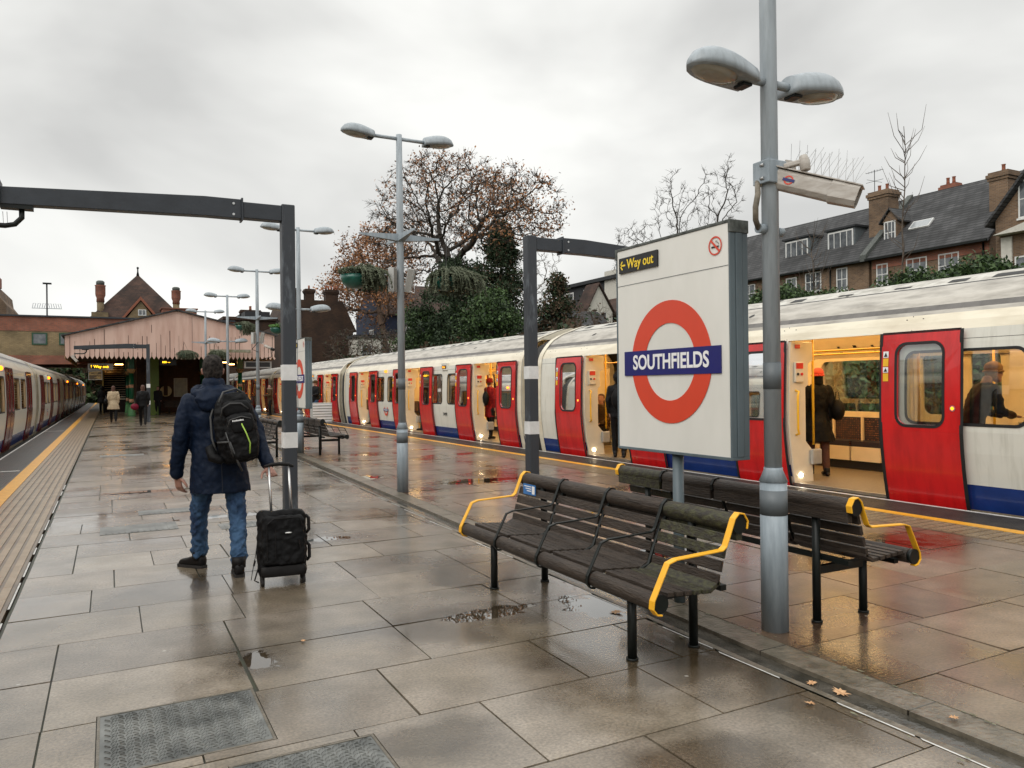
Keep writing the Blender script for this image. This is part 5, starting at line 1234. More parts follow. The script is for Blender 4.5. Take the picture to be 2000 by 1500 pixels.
p_st, _ = person('person in black hood standing in the doorway left of the near sign', 9.20, 12.85, z=.01, rz=R(-38), h=1.74, tc=K_blk, lc=K_blk, hood=True, top='jacket', stride=.04, vox=.015)
small_bag('backpack', 'black rucksack with a green patch on the person standing left of the near sign', 9.06, 12.66, 1.20, K_blk, (.15, .11, .23), rz=R(-38))
person('seated passenger in olive-brown coat seen through the doorway left of the near sign', 9.75, 14.3, z=.0, rz=R(115), h=1.66, sit=True, tc=K_olive, hairc=K_brownh, lng=.08, arms=((.1, .15), (.1, .15)), vox=.016)
person('passenger in coral beanie and black coat inside the nearest open doorway', 10.05, 8.62, z=.01, rz=R(-30), h=1.70, tc=K_blk, lc=K_tights, hairc=K_blk, lng=.1, hat=K_pink, skirt=.55, stride=.1, vox=.013)
small_bag('handbag', 'black shoulder bag on the passenger in the coral beanie', 10.26, 8.42, 1.05, K_blk, (.11, .16, .17), rz=R(-30))
person('passenger in a tan fur hat leaning forward behind the rightmost train window', 9.22, 5.68, z=.01, rz=R(-118), h=1.70, tc=K_blk, hat=K_tan, hairc=K_tan, lean=.26, arms=((.12, .18), (.12, .18)), vox=.015)
person('dark-haired passenger seated behind the red door left of the near sign', 9.35, 15.25, z=.0, rz=R(-90), h=1.66, sit=True, tc=K_blk, vox=.02)
person('dark passenger standing in the farthest open doorway of the middle carriage', 9.6, 24.6, z=.01, rz=R(60), h=1.72, vox=.02)
person('dark passenger standing inside the doorway beside the carriage join', 9.5, 30.2, z=.01, rz=R(90), h=1.75, vox=.02)
# coat seam and vent, hem line
b = MB(); b.tube([(.02, -.155, 1.26), (.025, -.165, 1.0), (.03, -.175, .80), (.032, -.185, .665)], .0035, 5); b.build('back_seam', mat('coat_seam', (.002, .005, .014), .7), man)
# ================================================================ BUILDINGS
def brickmat(name, c1, c2, mortar, sc_=1.0, dark=.3, axis='x'):
    m = bpy.data.materials.new(name); m.use_nodes = True; t = m.node_tree; L = t.links.new; p = t.nodes['Principled BSDF']; p.inputs['Roughness'].default_value = .85
    g = t.nodes.new('ShaderNodeTexCoord'); s = t.nodes.new('ShaderNodeSeparateXYZ'); c = t.nodes.new('ShaderNodeCombineXYZ'); a = t.nodes.new('ShaderNodeMath'); a.operation = 'ADD'
    L(g.outputs['Object'], s.inputs[0]); L(s.outputs[0], a.inputs[0]); L(s.outputs[1], a.inputs[1]); L(a.outputs[0], c.inputs[0]); L(s.outputs[2], c.inputs[1])
    b = t.nodes.new('ShaderNodeTexBrick'); b.inputs['Scale'].default_value = 1; b.inputs['Brick Width'].default_value = .225*sc_; b.inputs['Row Height'].default_value = .075*sc_; b.inputs['Mortar Size'].default_value = .010*sc_
    b.inputs['Color1'].default_value = (*c1, 1); b.inputs['Color2'].default_value = (*c2, 1); b.inputs['Mortar'].default_value = (*mortar, 1); L(c.outputs[0], b.inputs['Vector'])
    n = t.nodes.new('ShaderNodeTexNoise'); n.inputs['Scale'].default_value = .9; n.inputs['Detail'].default_value = 8; L(g.outputs['Object'], n.inputs['Vector'])
    r = t.nodes.new('ShaderNodeValToRGB'); r.color_ramp.elements[0].position = .35; r.color_ramp.elements[1].position = .65; r.color_ramp.elements[0].color = (1-dark,)*3+(1,); r.color_ramp.elements[1].color = (1.15, 1.15, 1.15, 1); L(n.outputs[0], r.inputs[0])
    x = t.nodes.new('ShaderNodeMix'); x.data_type = 'RGBA'; x.blend_type = 'MULTIPLY'; x.inputs[0].default_value = 1; L(b.outputs[0], x.inputs[6]); L(r.outputs[0], x.inputs[7]); L(x.outputs[2], p.inputs['Base Color'])
    return m
B_brown = brickmat('london_stock_brick', (.22, .13, .07), (.13, .075, .042), (.20, .16, .12), 1.0, .4)
B_redb = brickmat('red_brick', (.34, .105, .055), (.24, .08, .045), (.18, .13, .11), 1.0, .3)
B_yel = brickmat('yellow_brown_brick', (.29, .21, .105), (.22, .155, .075), (.16, .13, .09), 1.0, .4)
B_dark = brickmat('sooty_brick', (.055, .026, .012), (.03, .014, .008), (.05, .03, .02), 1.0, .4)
B_slate = brickmat('slate_tiles', (.045, .046, .048), (.078, .078, .080), (.02, .02, .021), 2.2, .45)
B_clay = brickmat('dark_clay_tiles', (.09, .045, .03), (.055, .03, .022), (.03, .018, .014), 1.6, .6)
B_white = mat('white_window_paint', (.66, .66, .64), .5, var=.05); B_glass = mat('house_window_glass', (.05, .06, .07), .05, c2=(.14, .15, .16), scale=2.5, spec=.8)
B_cream = mat('cream_render', (.55, .53, .47), .7, var=.08); B_lead = mat('lead_dormer_cheek', (.09, .105, .115), .6, c2=(.13, .15, .16)); B_char = mat('charcoal_cladding', (.022, .024, .027), .7)
B_navy = mat('dark_blue_render', (.010, .018, .05), .7, var=.25, scale=3); B_teal = mat('faded_teal_boards', (.12, .20, .21), .7, c2=(.18, .27, .27), scale=2, stretch=(1, 1, 8)); B_pot = mat('clay_pot', (.26, .09, .05), .8)
def bpart(t, name, fn, mt, **k):
    b = MB(); fn(b); o = b.build(name, mt, None, **k); o.parent = t; return o
def win_x(t, X, y0, y1, z0, z1, nx=1, nz=2, fr=.07, sill=True, arch=None):
    """window in a wall facing -X"""
    b = MB(); b.box(X-.05, X-.02, y0, y0+fr, z0, z1); b.box(X-.05, X-.02, y1-fr, y1, z0, z1); b.box(X-.05, X-.02, y0+fr, y1-fr, z0, z0+fr); b.box(X-.05, X-.02, y0+fr, y1-fr, z1-fr, z1)
    for i in range(1, nx): yy = y0+(y1-y0)*i/nx; b.box(X-.048, X-.018, yy-.022, yy+.022, z0+fr, z1-fr)
    for i in range(1, nz): zz = z0+(z1-z0)*i/nz; b.box(X-.046, X-.016, y0+fr, y1-fr, zz-.022, zz+.022)
    if sill: b.box(X-.10, X, y0-.06, y1+.06, z0-.09, z0-.002)
    w_ = b.build('window', B_white, None); w_.parent = t
    b = MB(); b.box(X-.03, X-.006, y0+.02, y1-.02, z0+.02, z1-.02); b.build('pane', B_glass, w_)
    if arch:
        b = MB(); n = 10; ym = (y0+y1)/2; hw = (y1-y0)/2+.12
        V = []
        for dx in (-.03, -.001):
            for q in (0, .22): V += [(X+dx, ym+hw*(2*k/n-1)*(1+q*.25), z1+.02+q+.14*(1-(2*k/n-1)**2)) for k in range(n+1)]
        m_ = n+1; b.add(V, [(k, k+1, m_+k+1, m_+k) for k in range(n)]+[(m_+k, m_+k+1, 3*m_+k+1, 3*m_+k) for k in range(n)]+[(k, k+1, 2*m_+k+1, 2*m_+k) for k in range(n)]); b.build('brick_arch', arch, w_)
    return w_
def win_y(t, Y, x0, x1, z0, z1, nx=1, nz=2, fr=.07, fm=None):
    b = MB(); b.box(x0, x0+fr, Y-.05, Y-.02, z0, z1); b.box(x1-fr, x1, Y-.05, Y-.02, z0, z1); b.box(x0+fr, x1-fr, Y-.05, Y-.02, z0, z0+fr); b.box(x0+fr, x1-fr, Y-.05, Y-.02, z1-fr, z1)
    for i in range(1, nx): xx = x0+(x1-x0)*i/nx; b.box(xx-.025, xx+.025, Y-.048, Y-.018, z0+fr, z1-fr)
    for i in range(1, nz): zz = z0+(z1-z0)*i/nz; b.box(x0+fr, x1-fr, Y-.046, Y-.016, zz-.025, zz+.025)
    w_ = b.build('window', fm or B_white, None); w_.parent = t
    b = MB(); b.box(x0+.02, x1-.02, Y-.03, Y-.006, z0+.02, z1-.02); b.build('pane', B_glass, w_); return w_
def chimney(t, x, y, z0, z1, wx=.9, wy=1.3, pots=3, mt=None, slim=False):
    b = MB(); b.box(x-wx/2, x+wx/2, y-wy/2, y+wy/2, z0, z1-.55); b.box(x-wx/2-.06, x+wx/2+.06, y-wy/2-.06, y+wy/2+.06, z1-.55, z1-.40); b.box(x-wx/2-.12, x+wx/2+.12, y-wy/2-.12, y+wy/2+.12, z1-.40, z1-.22); b.box(x-wx/2-.04, x+wx/2+.04, y-wy/2-.04, y+wy/2+.04, z1-.22, z1-.1)
    c = b.build('chimney', mt or B_brown, None); c.parent = t
    b = MB()
    for k in range(pots):
        yy = y+(k-(pots-1)/2)*wy*.8/max(1, pots); b.tube([(x, yy, z1-.1), (x, yy, z1+.1), (x, yy, z1+.28), (x, yy, z1+.32)], [.11, .09, .09, .12], 8)
    if pots: b.build('chimney_pot', B_pot, c)
    return c
GB = 2.6
# --- terrace with slate roof (left part, two box dormers)
t = thing('terraced_house', 'brown brick terrace with grey slate roof and two boxy lead dormers', 'house', (44, 38, GB))
def T_(o): o.location = Vector(o.location)-Vector(o.parent.location); return o
parts = []
b = MB(); b.box(40, 48, 30.5, 47.5, GB, 8.82); b.prism([(40, 8.82), (48, 8.82), (44, 12.6)], 'y', 30.5, 47.5); b.build('wall', B_brown, t)
b = MB()
for y0, y1 in ((30.2, 47.8),):
    for x0, z0, x1, z1 in ((39.7, 8.70, 44.02, 12.80), (48.3, 8.70, 43.98, 12.80)):
        b.add([(x0, y0, z0), (x0, y1, z0), (x1, y1, z1), (x1, y0, z1), (x0, y0, z0-.12), (x0, y1, z0-.12), (x1, y1, z1-.12), (x1, y0, z1-.12)], [(0, 1, 2, 3), (4, 7, 6, 5), (0, 4, 5, 1), (1, 5, 6, 2), (2, 6, 7, 3), (3, 7, 4, 0)])
b.build('roof', B_slate, t)
b = MB(); b.box(39.62, 39.72, 30.2, 47.8, 8.60, 8.70); b.tube([(39.95, 33.2, GB), (39.95, 33.2, 8.6)], .05, 8); b.build('gutter', G_dark, t)
for y0, y1 in ((35.8, 37.9), (32.3, 34.4)):
    b = MB(); b.add([(41.15, y0, 9.55), (41.15, y0, 11.15), (43.0, y0, 11.30), (41.15, y1, 9.55), (41.15, y1, 11.15), (43.0, y1, 11.30), (40.9, y0, 9.55)], [(0, 1, 2), (3, 5, 4), (0, 3, 4, 1), (1, 4, 5, 2)])
    d_ = b.build('dormer', B_lead, t); b = MB(); b.box(41.0, 43.0, y0-.12, y1+.12, 11.16, 11.28); b.build('dormer_roof', B_char, d_)
    w_ = win_x(t, 41.14, y0+.10, y1-.10, 9.72, 11.05, 4, 1, .09)
for y0, y1, z0, z1, nx in ((35.85, 36.75, 7.25, 8.40, 2), (33.9, 35.15, 7.30, 8.52, 3), (31.95, 32.75, 7.1, 8.5, 2), (39.5, 40.6, 7.1, 8.4, 2)): win_x(t, 40, y0, y1, z0, z1, nx, 2, arch=B_redb)
for y0, y1 in ((38, 39), (35, 36.2), (32, 33)): win_x(t, 40, y0, y1, 4.2, 5.8, 2, 2)
# --- terrace right part
u = thing('terraced_house', 'brown brick house with big slate roof, gabled dormer, skylight and tall chimneys', 'house', (44, 27, GB))
b = MB(); b.box(40, 48, 23.4, 30.3, GB, 8.85); b.prism([(40, 8.85), (48, 8.85), (44, 12.62)], 'y', 23.4, 30.3); b.build('wall', B_brown, u)
b = MB(); b.box(39.96, 40.0, 23.45, 30.2, 8.1, 8.84); b.build('brick_cornice', B_redb, u)
b = MB()
for x0, z0, x1, z1 in ((39.6, 8.72, 44.02, 12.86), (48.4, 8.72, 43.98, 12.86)):
    b.add([(x0, 23.25, z0), (x0, 30.45, z0), (x1, 30.45, z1), (x1, 23.25, z1), (x0, 23.25, z0-.14), (x0, 30.45, z0-.14), (x1, 30.45, z1-.14), (x1, 23.25, z1-.14)], [(0, 1, 2, 3), (4, 7, 6, 5), (0, 4, 5, 1), (1, 5, 6, 2), (2, 6, 7, 3), (3, 7, 4, 0)])
b.build('roof', B_slate, u)
b = MB(); b.box(39.5, 39.62, 23.3, 30.4, 8.6, 8.72); b.tube([(39.93, 23.7, GB), (39.93, 23.7, 8.6)], .05, 8); b.build('gutter', G_dark, u)
b = MB(); b.prism([(39.55, 8.60), (44, 12.78), (44, 13.0), (39.55, 8.98)], 'y', 30.35, 30.75); b.build('party_wall', G_cap, u)
chimney(u, 41.9, 30.85, 9.3, 13.15, 1.0, 1.3, 2); chimney(u, 41.9, 23.75, 8.9, 12.55, 1.0, .95, 1); chimney(u, 44.4, 28.2, 12.4, 13.25, .5, .9, 2, B_redb)
b = MB(); b.box(40.95, 43.2, 29.3, 30.15, 9.4, 10.95); b.prism([(29.2, 10.95), (30.25, 10.95), (29.72, 11.55)], 'x', 40.95, 43.3); b.build('dormer', B_brown, u)
b = MB()
for ya, za, yb, zb in ((29.05, 10.85, 29.73, 11.66), (30.40, 10.85, 29.71, 11.66)):
    b.add([(40.8, ya, za), (40.8, yb, zb), (43.6, yb, zb), (43.6, ya, za), (40.8, ya, za+.09), (40.8, yb, zb+.09), (43.6, yb, zb+.09), (43.6, ya, za+.09)], [(0, 1, 2, 3), (4, 7, 6, 5), (0, 4, 5, 1), (0, 3, 7, 4), (1, 5, 6, 2)])
b.build('dormer_roof', B_slate, u)
win_x(u, 40.93, 29.35, 30.1, 9.6, 10.95, 3, 2, .07)
M_ = Matrix.Translation((41.45, 28.1, 10.42+.05)) @ Matrix.Rotation(-math.atan2(4.14, 4.42), 4, 'Y')
b = MB(); b.box(-.36, .36, -.62, .62, 0, .10, 0, M_); sk = b.build('skylight', B_white, u); b = MB(); b.box(-.30, .30, -.56, .56, .10, .11, 0, M_); b.build('pane', mat('skylight_glass', (.30, .32, .33), .08, spec=.9), sk)
for y0, y1, z0, z1, nx in ((29.2, 29.95, 7.1, 8.35, 2), (26.8, 28.05, 7.0, 8.38, 3), (25.0, 26.15, 7.0, 8.35, 3)): win_x(u, 40, y0, y1, z0, z1, nx, 2, arch=B_redb)
b = MB(); b.tube([(42.1, 31.6, 12.6), (42.1, 31.6, 14.6)], .02, 5); b.tube([(42.1, 31.0, 14.5), (42.1, 32.2, 14.5)], .012, 4); b.tube([(41.4, 31.6, 13.9), (42.8, 31.6, 13.9)], .012, 4)
for k in range(6): b.tube([(41.9, 31.1+k*.2, 14.5), (42.3, 31.1+k*.2, 14.5)], .008, 4)
b.tube([(42.1, 31.0, 13.9), (42.1, 32.2, 13.9)], .012, 4)
o = b.build('roof_aerial', G_dark, None, org=(42.1, 31.6, 12.6)); tag(o, 'thin television aerial beside the tall chimney', 'aerial')
# --- house at the right edge
h = thing('corner_house', 'brick house with cream trim cut by the right edge of the photo', 'house', (43, 18, GB))
b = MB(); b.box(38.6, 48, 13.0, 22.3, GB, 9.3); b.prism([(13.0, 9.3), (22.3, 9.3), (17.65, 14.8)], 'x', 38.6, 46); b.build('wall', B_brown, h)
b = MB()
for ya, yb in ((22.6, 17.6), (12.7, 17.7)):
    b.add([(38.2, ya, 9.0), (38.2, yb, 14.95), (46.4, yb, 14.95), (46.4, ya, 9.0), (38.2, ya, 9.18), (38.2, yb, 15.13), (46.4, yb, 15.13), (46.4, ya, 9.18)], [(0, 1, 2, 3), (4, 7, 6, 5), (0, 4, 5, 1), (0, 3, 7, 4), (1, 5, 6, 2), (2, 6, 7, 3)])
b.build('roof', B_slate, h)
for y0, y1, z0, z1 in ((20.2, 21.2, 9.2, 11.0), (20.4, 21.4, 5.8, 7.4), (16.5, 18.6, 6, 7.6)): win_x(h, 38.6, y0, y1, z0, z1, 2, 2)
b = MB(); b.box(38.5, 38.6, 21.5, 22.0, GB, 8.4); b.prism([(19.4, 8.5), (22.1, 8.5), (20.2, 9.0)], 'x', 38.0, 38.6); b.build('cream_trim', B_cream, h)
# --- modern dark house, white gable cottage, shed
m_ = thing('modern_house', 'dark clad flat-roofed house with white windows right of the second gantry post', 'house', (48, 68, 4))
b = MB(); b.box(45, 55, 60, 74, 3, 12.1); b.build('wall', B_char, m_); b = MB(); b.box(44.6, 55.4, 59.7, 74.3, 12.1, 12.45); b.build('roof', B_char, m_)
b = MB(); b.box(44.9, 44.98, 60.0, 65.0, 10.0, 13.0); b.build('pale_cladding', B_cream, m_)
for y0, y1 in ((65.6, 66.6), (67.6, 69.0), (71, 72.8)): win_x(m_, 45, y0, y1, 10.3, 11.6, 2, 1, .14)
b = MB(); b.prism([(44.9, 10.1), (42.5, 8.2), (42.7, 8.1), (44.95, 8.3)], 'y', 60, 74); b.build('lean_to_roof', B_clay, m_)
c_ = thing('cottage', 'white rendered gable end cottage beside the dark house', 'house', (39.5, 59, 4))
b = MB(); b.box(38.1, 40.9, 58.0, 60, 3, 8.1); b.prism([(38.1, 8.1), (40.9, 8.1), (39.4, 10.5)], 'y', 58.0, 60); b.build('wall', B_cream, c_)
b = MB()
for xa in (37.8, 41.3): b.add([(xa, 57.8, 7.7), (39.4, 57.8, 10.6), (39.4, 60, 10.6), (xa, 60, 7.7), (xa, 57.8, 7.82), (39.4, 57.8, 10.75), (39.4, 60, 10.75), (xa, 60, 7.82)], [(0, 1, 2, 3), (4, 7, 6, 5), (0, 4, 5, 1), (0, 3, 7, 4), (1, 5, 6, 2), (2, 6, 7, 3)])
b.build('roof', B_clay, c_); win_y(c_, 58.0, 39.6, 40.2, 7.3, 8.1, 1, 1, .05); win_y(c_, 58.0, 38.6, 39.0, 7.3, 8.0, 1, 1, .05)
s_ = thing('garden_shed', 'faded teal timber shed with gabled front above the train roof', 'shed', (32, 50.7, 3.2))
b = MB(); b.box(30, 34, 48.7, 52.9, 3, 5.75); b.prism([(48.7, 5.75), (52.9, 5.75), (50.6, 7.0)], 'x', 30, 34); b.build('wall', B_teal, s_)
b = MB()
for ya in (48.3, 53.3): b.add([(29.7, ya, 5.5), (29.7, 50.6, 7.05), (34.3, 50.6, 7.05), (34.3, ya, 5.5), (29.7, ya, 5.68), (29.7, 50.6, 7.25), (34.3, 50.6, 7.25), (34.3, ya, 5.68)], [(0, 1, 2, 3), (4, 7, 6, 5), (0, 4, 5, 1), (0, 3, 7, 4), (1, 5, 6, 2), (2, 6, 7, 3)])
b.build('roof', B_slate, s_); b = MB()
for ya in (48.3, 53.3): b.add([(29.66, ya, 5.42), (29.66, 50.6, 6.98), (29.66, 50.6, 7.24), (29.66, ya, 5.68)], [(0, 1, 2, 3)])
b.build('barge_board', mat('pale_teal_board', (.22, .33, .33), .6), s_, solid=.05)
f_ = MB(); f_.box(28, 28.1, 30, 64, 3, 4.9); tag(f_.build('garden_fence', B_char, org=(28, 47, 3)), 'dark plank garden fence on the bank behind the train', 'fence')
# --- blue house, old chimney house, flat dark block
v = thing('blue_house', 'dark blue gabled house behind bare trees left of the second lamp post', 'house', (36, 91, 3))
b = MB(); b.box(28, 44, 86, 96, 2.5, 10); b.prism([(86, 10), (96, 10), (91, 13.9)], 'x', 28, 44); b.build('wall', B_navy, v)
b = MB()
for ya in (85.7, 96.3): b.add([(28.0, ya, 9.8), (28.0, 91, 13.95), (44.3, 91, 13.95), (44.3, ya, 9.8), (28.0, ya, 10.0), (28.0, 91, 14.15), (44.3, 91, 14.15), (44.3, ya, 10)], [(0, 1, 2, 3), (4, 7, 6, 5), (0, 4, 5, 1), (0, 3, 7, 4), (1, 5, 6, 2), (2, 6, 7, 3)])
b.build('roof', B_clay, v); win_x(v, 28, 88.6, 90.4, 6.0, 8.4, 1, 2, .2); win_y(v, 86, 31, 32.2, 6.2, 8.6, 1, 2, .15); win_y(v, 86, 36, 37.5, 6.2, 8.6, 2, 2, .15)
o_ = thing('old_house', 'sooty brick house with clustered chimney stacks behind the near gantry post', 'house', (19, 84, 3))
b = MB(); b.box(15.5, 23, 80, 90, 2.5, 7.4); b.prism([(15.3, 7.4), (23.4, 7.4), (21.9, 10.6), (16.6, 10.6)], 'y', 80, 90); b.build('wall', B_dark, o_)
for x in (17.1, 18.6, 20.9): chimney(o_, x, 80.9, 9.5, 11.9, 1.3 if x > 20 else .9, 1.0, 0, B_dark)
b = MB()
for k in range(5): b.tube([(20.3+k*.3, 80.7, 11.8), (20.3+k*.3, 80.7, 12.25)], .09, 6)
b.build('chimney_pot', B_pot, o_); b = MB(); b.tube([(18.6, 80.9, 11.8), (18.6, 80.9, 12.2)], .1, 6); b.build('chimney_pot', B_pot, o_)
win_y(o_, 80, 16.6, 17.2, 5.2, 6.4, 1, 2)
w2 = thing('low_white_house', 'low white-walled building seen through bare branches', 'house', (26, 78, 3)); b = MB(); b.box(22.5, 29, 77, 82, 2.5, 6.6); b.build('wall', B_cream, w2); b = MB(); b.box(22.3, 29.2, 76.8, 82.2, 6.6, 6.9); b.build('roof', B_slate, w2)
for x in (23, 25, 27): win_y(w2, 77, x, x+1.1, 4.2, 5.8, 2, 2)
q_ = thing('flat_roofed_block', 'dark flat-roofed block with one warm lit window over the canopy', 'building', (12.6, 84, 3))
b = MB(); b.box(10.4, 15.4, 82, 92, 2.5, 8.5); b.box(10.2, 15.6, 81.8, 92.2, 8.5, 8.8); b.build('wall', B_dark, q_); b = MB(); b.box(12.5, 15.0, 83, 90, 8.8, 9.5); b.build('roof_box', B_char, q_)
wo = win_y(q_, 82, 11.1, 11.9, 7.0, 8.1, 1, 1); b = MB(); b.box(11.22, 11.78, 81.955, 81.96, 7.12, 7.98); b.build('lit_pane', emis('lit_window', (1, .62, .25), 2.2), wo)
chimney(q_, 13.5, 86, 8.5, 10.0, 2.0, .8, 4, B_dark)
# --- station bridge building and house with pyramid roof
k_ = thing('station_building', 'long flat-topped building of yellow-brown and red brick spanning the tracks beyond the canopy', 'building', (-10, 66, 0))
b = MB(); b.box(-32, 3.0, 62, 72, 3.95, 5.62); b.build('wall', B_yel, k_)
b = MB(); b.box(-32, 8.5, 61.97, 72, 5.62, 6.62); b.box(-32, 3.0, 61.97, 72, 3.35, 3.95); b.build('red_brick_band', B_redb, k_)
b = MB(); b.box(-32.1, 8.6, 61.85, 72.1, 6.62, 6.72); b.build('coping', G_char, k_)
b = MB(); b.box(-12, -6.6, 63, 72, -1.1, 3.35); b.build('pier', B_dark, k_); b = MB(); b.box(12.2, 13.8, 62, 72, -1.1, 6.6); b.build('pier', B_dark, k_)
B_gfr = mat('green_window_frame', (.012, .06, .03), .5)
for x in (-4.67, -3.05, -8.2): win_y(k_, 61.99, x, x+.92, 4.68, 5.52, 1, 1, .09, B_gfr)
z_ = thing('station_house', 'house with a tall dark pyramid roof between two brick chimneys above the station', 'house', (2.3, 73, 5))
b = MB(); b.box(-1.0, 5.4, 70, 77, 2, 7.6); b.build('wall', B_yel, z_)
b = MB(); A = [(-1.3, 69.7, 7.35), (5.7, 69.7, 7.35), (5.7, 77.3, 7.35), (-1.3, 77.3, 7.35)]; b.add(A+[(2.25, 72.5, 11.3), (2.25, 74.5, 11.3)], [(0, 1, 4), (1, 2, 5, 4), (2, 3, 5), (3, 0, 4, 5)]); rf = b.build('roof', B_clay, z_)
b = MB(); b.tube([(2.25, 72.5, 11.2), (2.25, 72.5, 11.5), (2.25, 72.5, 11.85)], [.12, .06, .05], 8); b.sphere((2.25, 72.5, 11.85), .1, 8, 5); b.build('finial', G_dark, rf)
b = MB(); b.prism([(1.1, 7.0), (3.6, 7.0), (2.35, 8.75)], 'y', 69.5, 71.5); g_ = b.build('front_gable', B_yel, z_)
b = MB()
for xa in (.85, 3.85): b.add([(xa, 69.35, 7.2), (2.35, 69.35, 9.1), (2.35, 71.5, 9.1), (xa, 71.5, 7.2), (xa, 69.35, 6.95), (2.35, 69.35, 8.82), (2.35, 71.5, 8.82), (xa, 71.5, 6.95)], [(0, 1, 2, 3), (4, 7, 6, 5), (0, 4, 5, 1)])
b.build('gable_tiles', B_pot, z_); win_y(z_, 69.5, 2.15, 2.75, 7.55, 8.05, 2, 1, .06)
b = MB(); b.box(3.9, 6.5, 68.5, 71, 5, 8.1); b.box(3.8, 6.6, 68.4, 71.1, 8.1, 8.18); b.build('red_stair_block', B_redb, z_)
def octchim(x, y, z0, z1):
    b = MB(); H_ = z1-z0; b.tube([(x, y, z0), (x, y, z0+H_*.45)], .26, 8); b.tube([(x, y, z0+H_*.45), (x, y, z0+H_*.55), (x, y, z0+H_*.62), (x, y, z0+H_*.66), (x, y, z0+H_*.85), (x, y, z0+H_*.88)], [.30, .28, .36, .37, .37, .42], 8, 1); b.tube([(x, y, z0+H_*.88), (x, y, z0+H_*.97), (x, y, z1)], [.30, .31, .2], 8, 2)
    b.build('chimney', [B_yel, B_redb, G_cap], z_)
octchim(-.55, 70.3, 7.2, 10.35); octchim(5.15, 71.5, 7.6, 10.25); b = MB(); b.box(-1.2, 0, 69.6, 71.2, 5, 7.75); b.build('chimney_base', B_yel, z_)
l_ = thing('gabled_house', 'brown gabled house cut by the left edge of the photo', 'house', (-12, 80, 3)); b = MB(); b.prism([(-18, 2), (-7.5, 2), (-7.4, 8.6), (-7.9, 9.3), (-8.0, 10.1), (-8.6, 10.4), (-9, 11.2), (-14, 14), (-18, 11)], 'y', 75, 86); b.build('wall', B_brown, l_); b = MB(); b.box(-9.1, -7.9, 76, 77, 10.1, 10.9); b.build('parapet_cap', B_redb, l_); chimney(l_, -13, 76, 12, 15, .9, .9, 2)
sl_ = thing('street_lamp', 'thin street lamp with scrollwork arms above the station building', 'street lamp', (-4.6, 76, 3)); b = MB(); b.tube([(0, 0, 0), (0, 0, 7.6)], .06, 6); b.build('pole', G_dark, sl_); b = MB(); b.box(-.3, .35, -.1, .1, 7.55, 7.68); b.build('lantern', G_dark, sl_)
b = MB()
for s in (-1, 1):
    for k in range(3): b.tube([(s*(.2+.35*k), 0, 5.55), (s*(.1+.35*k), 0, 5.9), (s*(.3+.35*k), 0, 5.9), (s*(.35+.35*k), 0, 5.55)], .02, 4)
b.tube([(-1.1, 0, 5.5), (1.1, 0, 5.5)], .025, 4); b.build('scroll_arm', G_greyw, sl_)
# --- pink canopy
def pinkm():
    m = mat('weathered_pink_boards', (.50, .325, .265), .65, c2=(.60, .42, .35), scale=1.3, stretch=(2.5, 1, .35), lo=.35, hi=.6); return m
C_pink = pinkm(); C_dark = mat('board_gap', (.03, .02, .017), .9); C_gold = mat('cream_valance', (.42, .28, .13), .6, c2=(.12, .07, .03), scale=3, stretch=(1, 4, .2), lo=.45, hi=.55); C_green = mat('green_column', (.004, .10, .045), .35); C_lgreen = mat('pale_green_base', (.10, .30, .12), .4); C_lime = mat('lime_green_pillar', (.10, .16, .012), .5); C_peach = mat('peach_band', (.55, .30, .18), .5)
cn = thing('station_canopy', 'pink boarded platform canopy with scalloped edge and shallow gable', 'canopy', (3.25, 60, 0))
XL, XR, XM = -1.97, 8.36, 3.26
top = lambda x: 4.28+(5.72-4.28)*(x-XL)/(XM-XL) if x < XM else 5.72+(4.50-5.72)*(x-XM)/(XR-XM)
b = MB(); r_ = random.Random(8); x = XL; gaps = MB()
while x < XR-.02:
    w_ = .222; x1 = min(x+w_, XR)
    b.prism([(x+.014, 3.28), (x+w_*.24, 3.20), (x+w_*.5, 3.11), (x+w_*.76, 3.20), (x1-.014, 3.28), (x1-.012, 3.47), (x1, 3.49), (x1, top(x1)), (x, top(x)), (x, 3.49), (x+.012, 3.47)], 'y', 45.0, 45.04, 0)
    if r_.random() < .85:
        zt = r_.uniform(3.7, top(x)-.05); za = max(3.49, zt-r_.uniform(.4, 1.8)) if r_.random() < .5 else 3.49; q = r_.uniform(.004, .014); gaps.box(x-q, x+q, 44.992, 44.999, za, zt)
    x += w_
b.build('fascia', C_pink, cn); gaps.build('board_gap', C_dark, cn)
b = MB()
for xa, za, xb, zb in ((XL-.15, 4.26, XM+.02, 5.74), (XR+.15, 4.46, XM-.02, 5.74)):
    b.add([(xa, 44.85, za), (xb, 44.85, zb), (xb, 61.9, zb), (xa, 61.9, za), (xa, 44.85, za+.07), (xb, 44.85, zb+.07), (xb, 61.9, zb+.07), (xa, 61.9, za+.07)], [(0, 3, 2, 1), (4, 5, 6, 7), (0, 1, 5, 4), (0, 4, 7, 3)])
b.build('roof', B_slate, cn)
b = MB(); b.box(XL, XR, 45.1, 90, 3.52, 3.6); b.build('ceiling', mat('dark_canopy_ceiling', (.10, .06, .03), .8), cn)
b = MB()
for X in (XL, XR):
    y = 45.1; b = MB()
    while y < 61.8: b.box(X-.02, X+.02, y+.01, y+.22, 3.14, 4.2); y += .22
    b.build('side_valance', C_gold, cn)
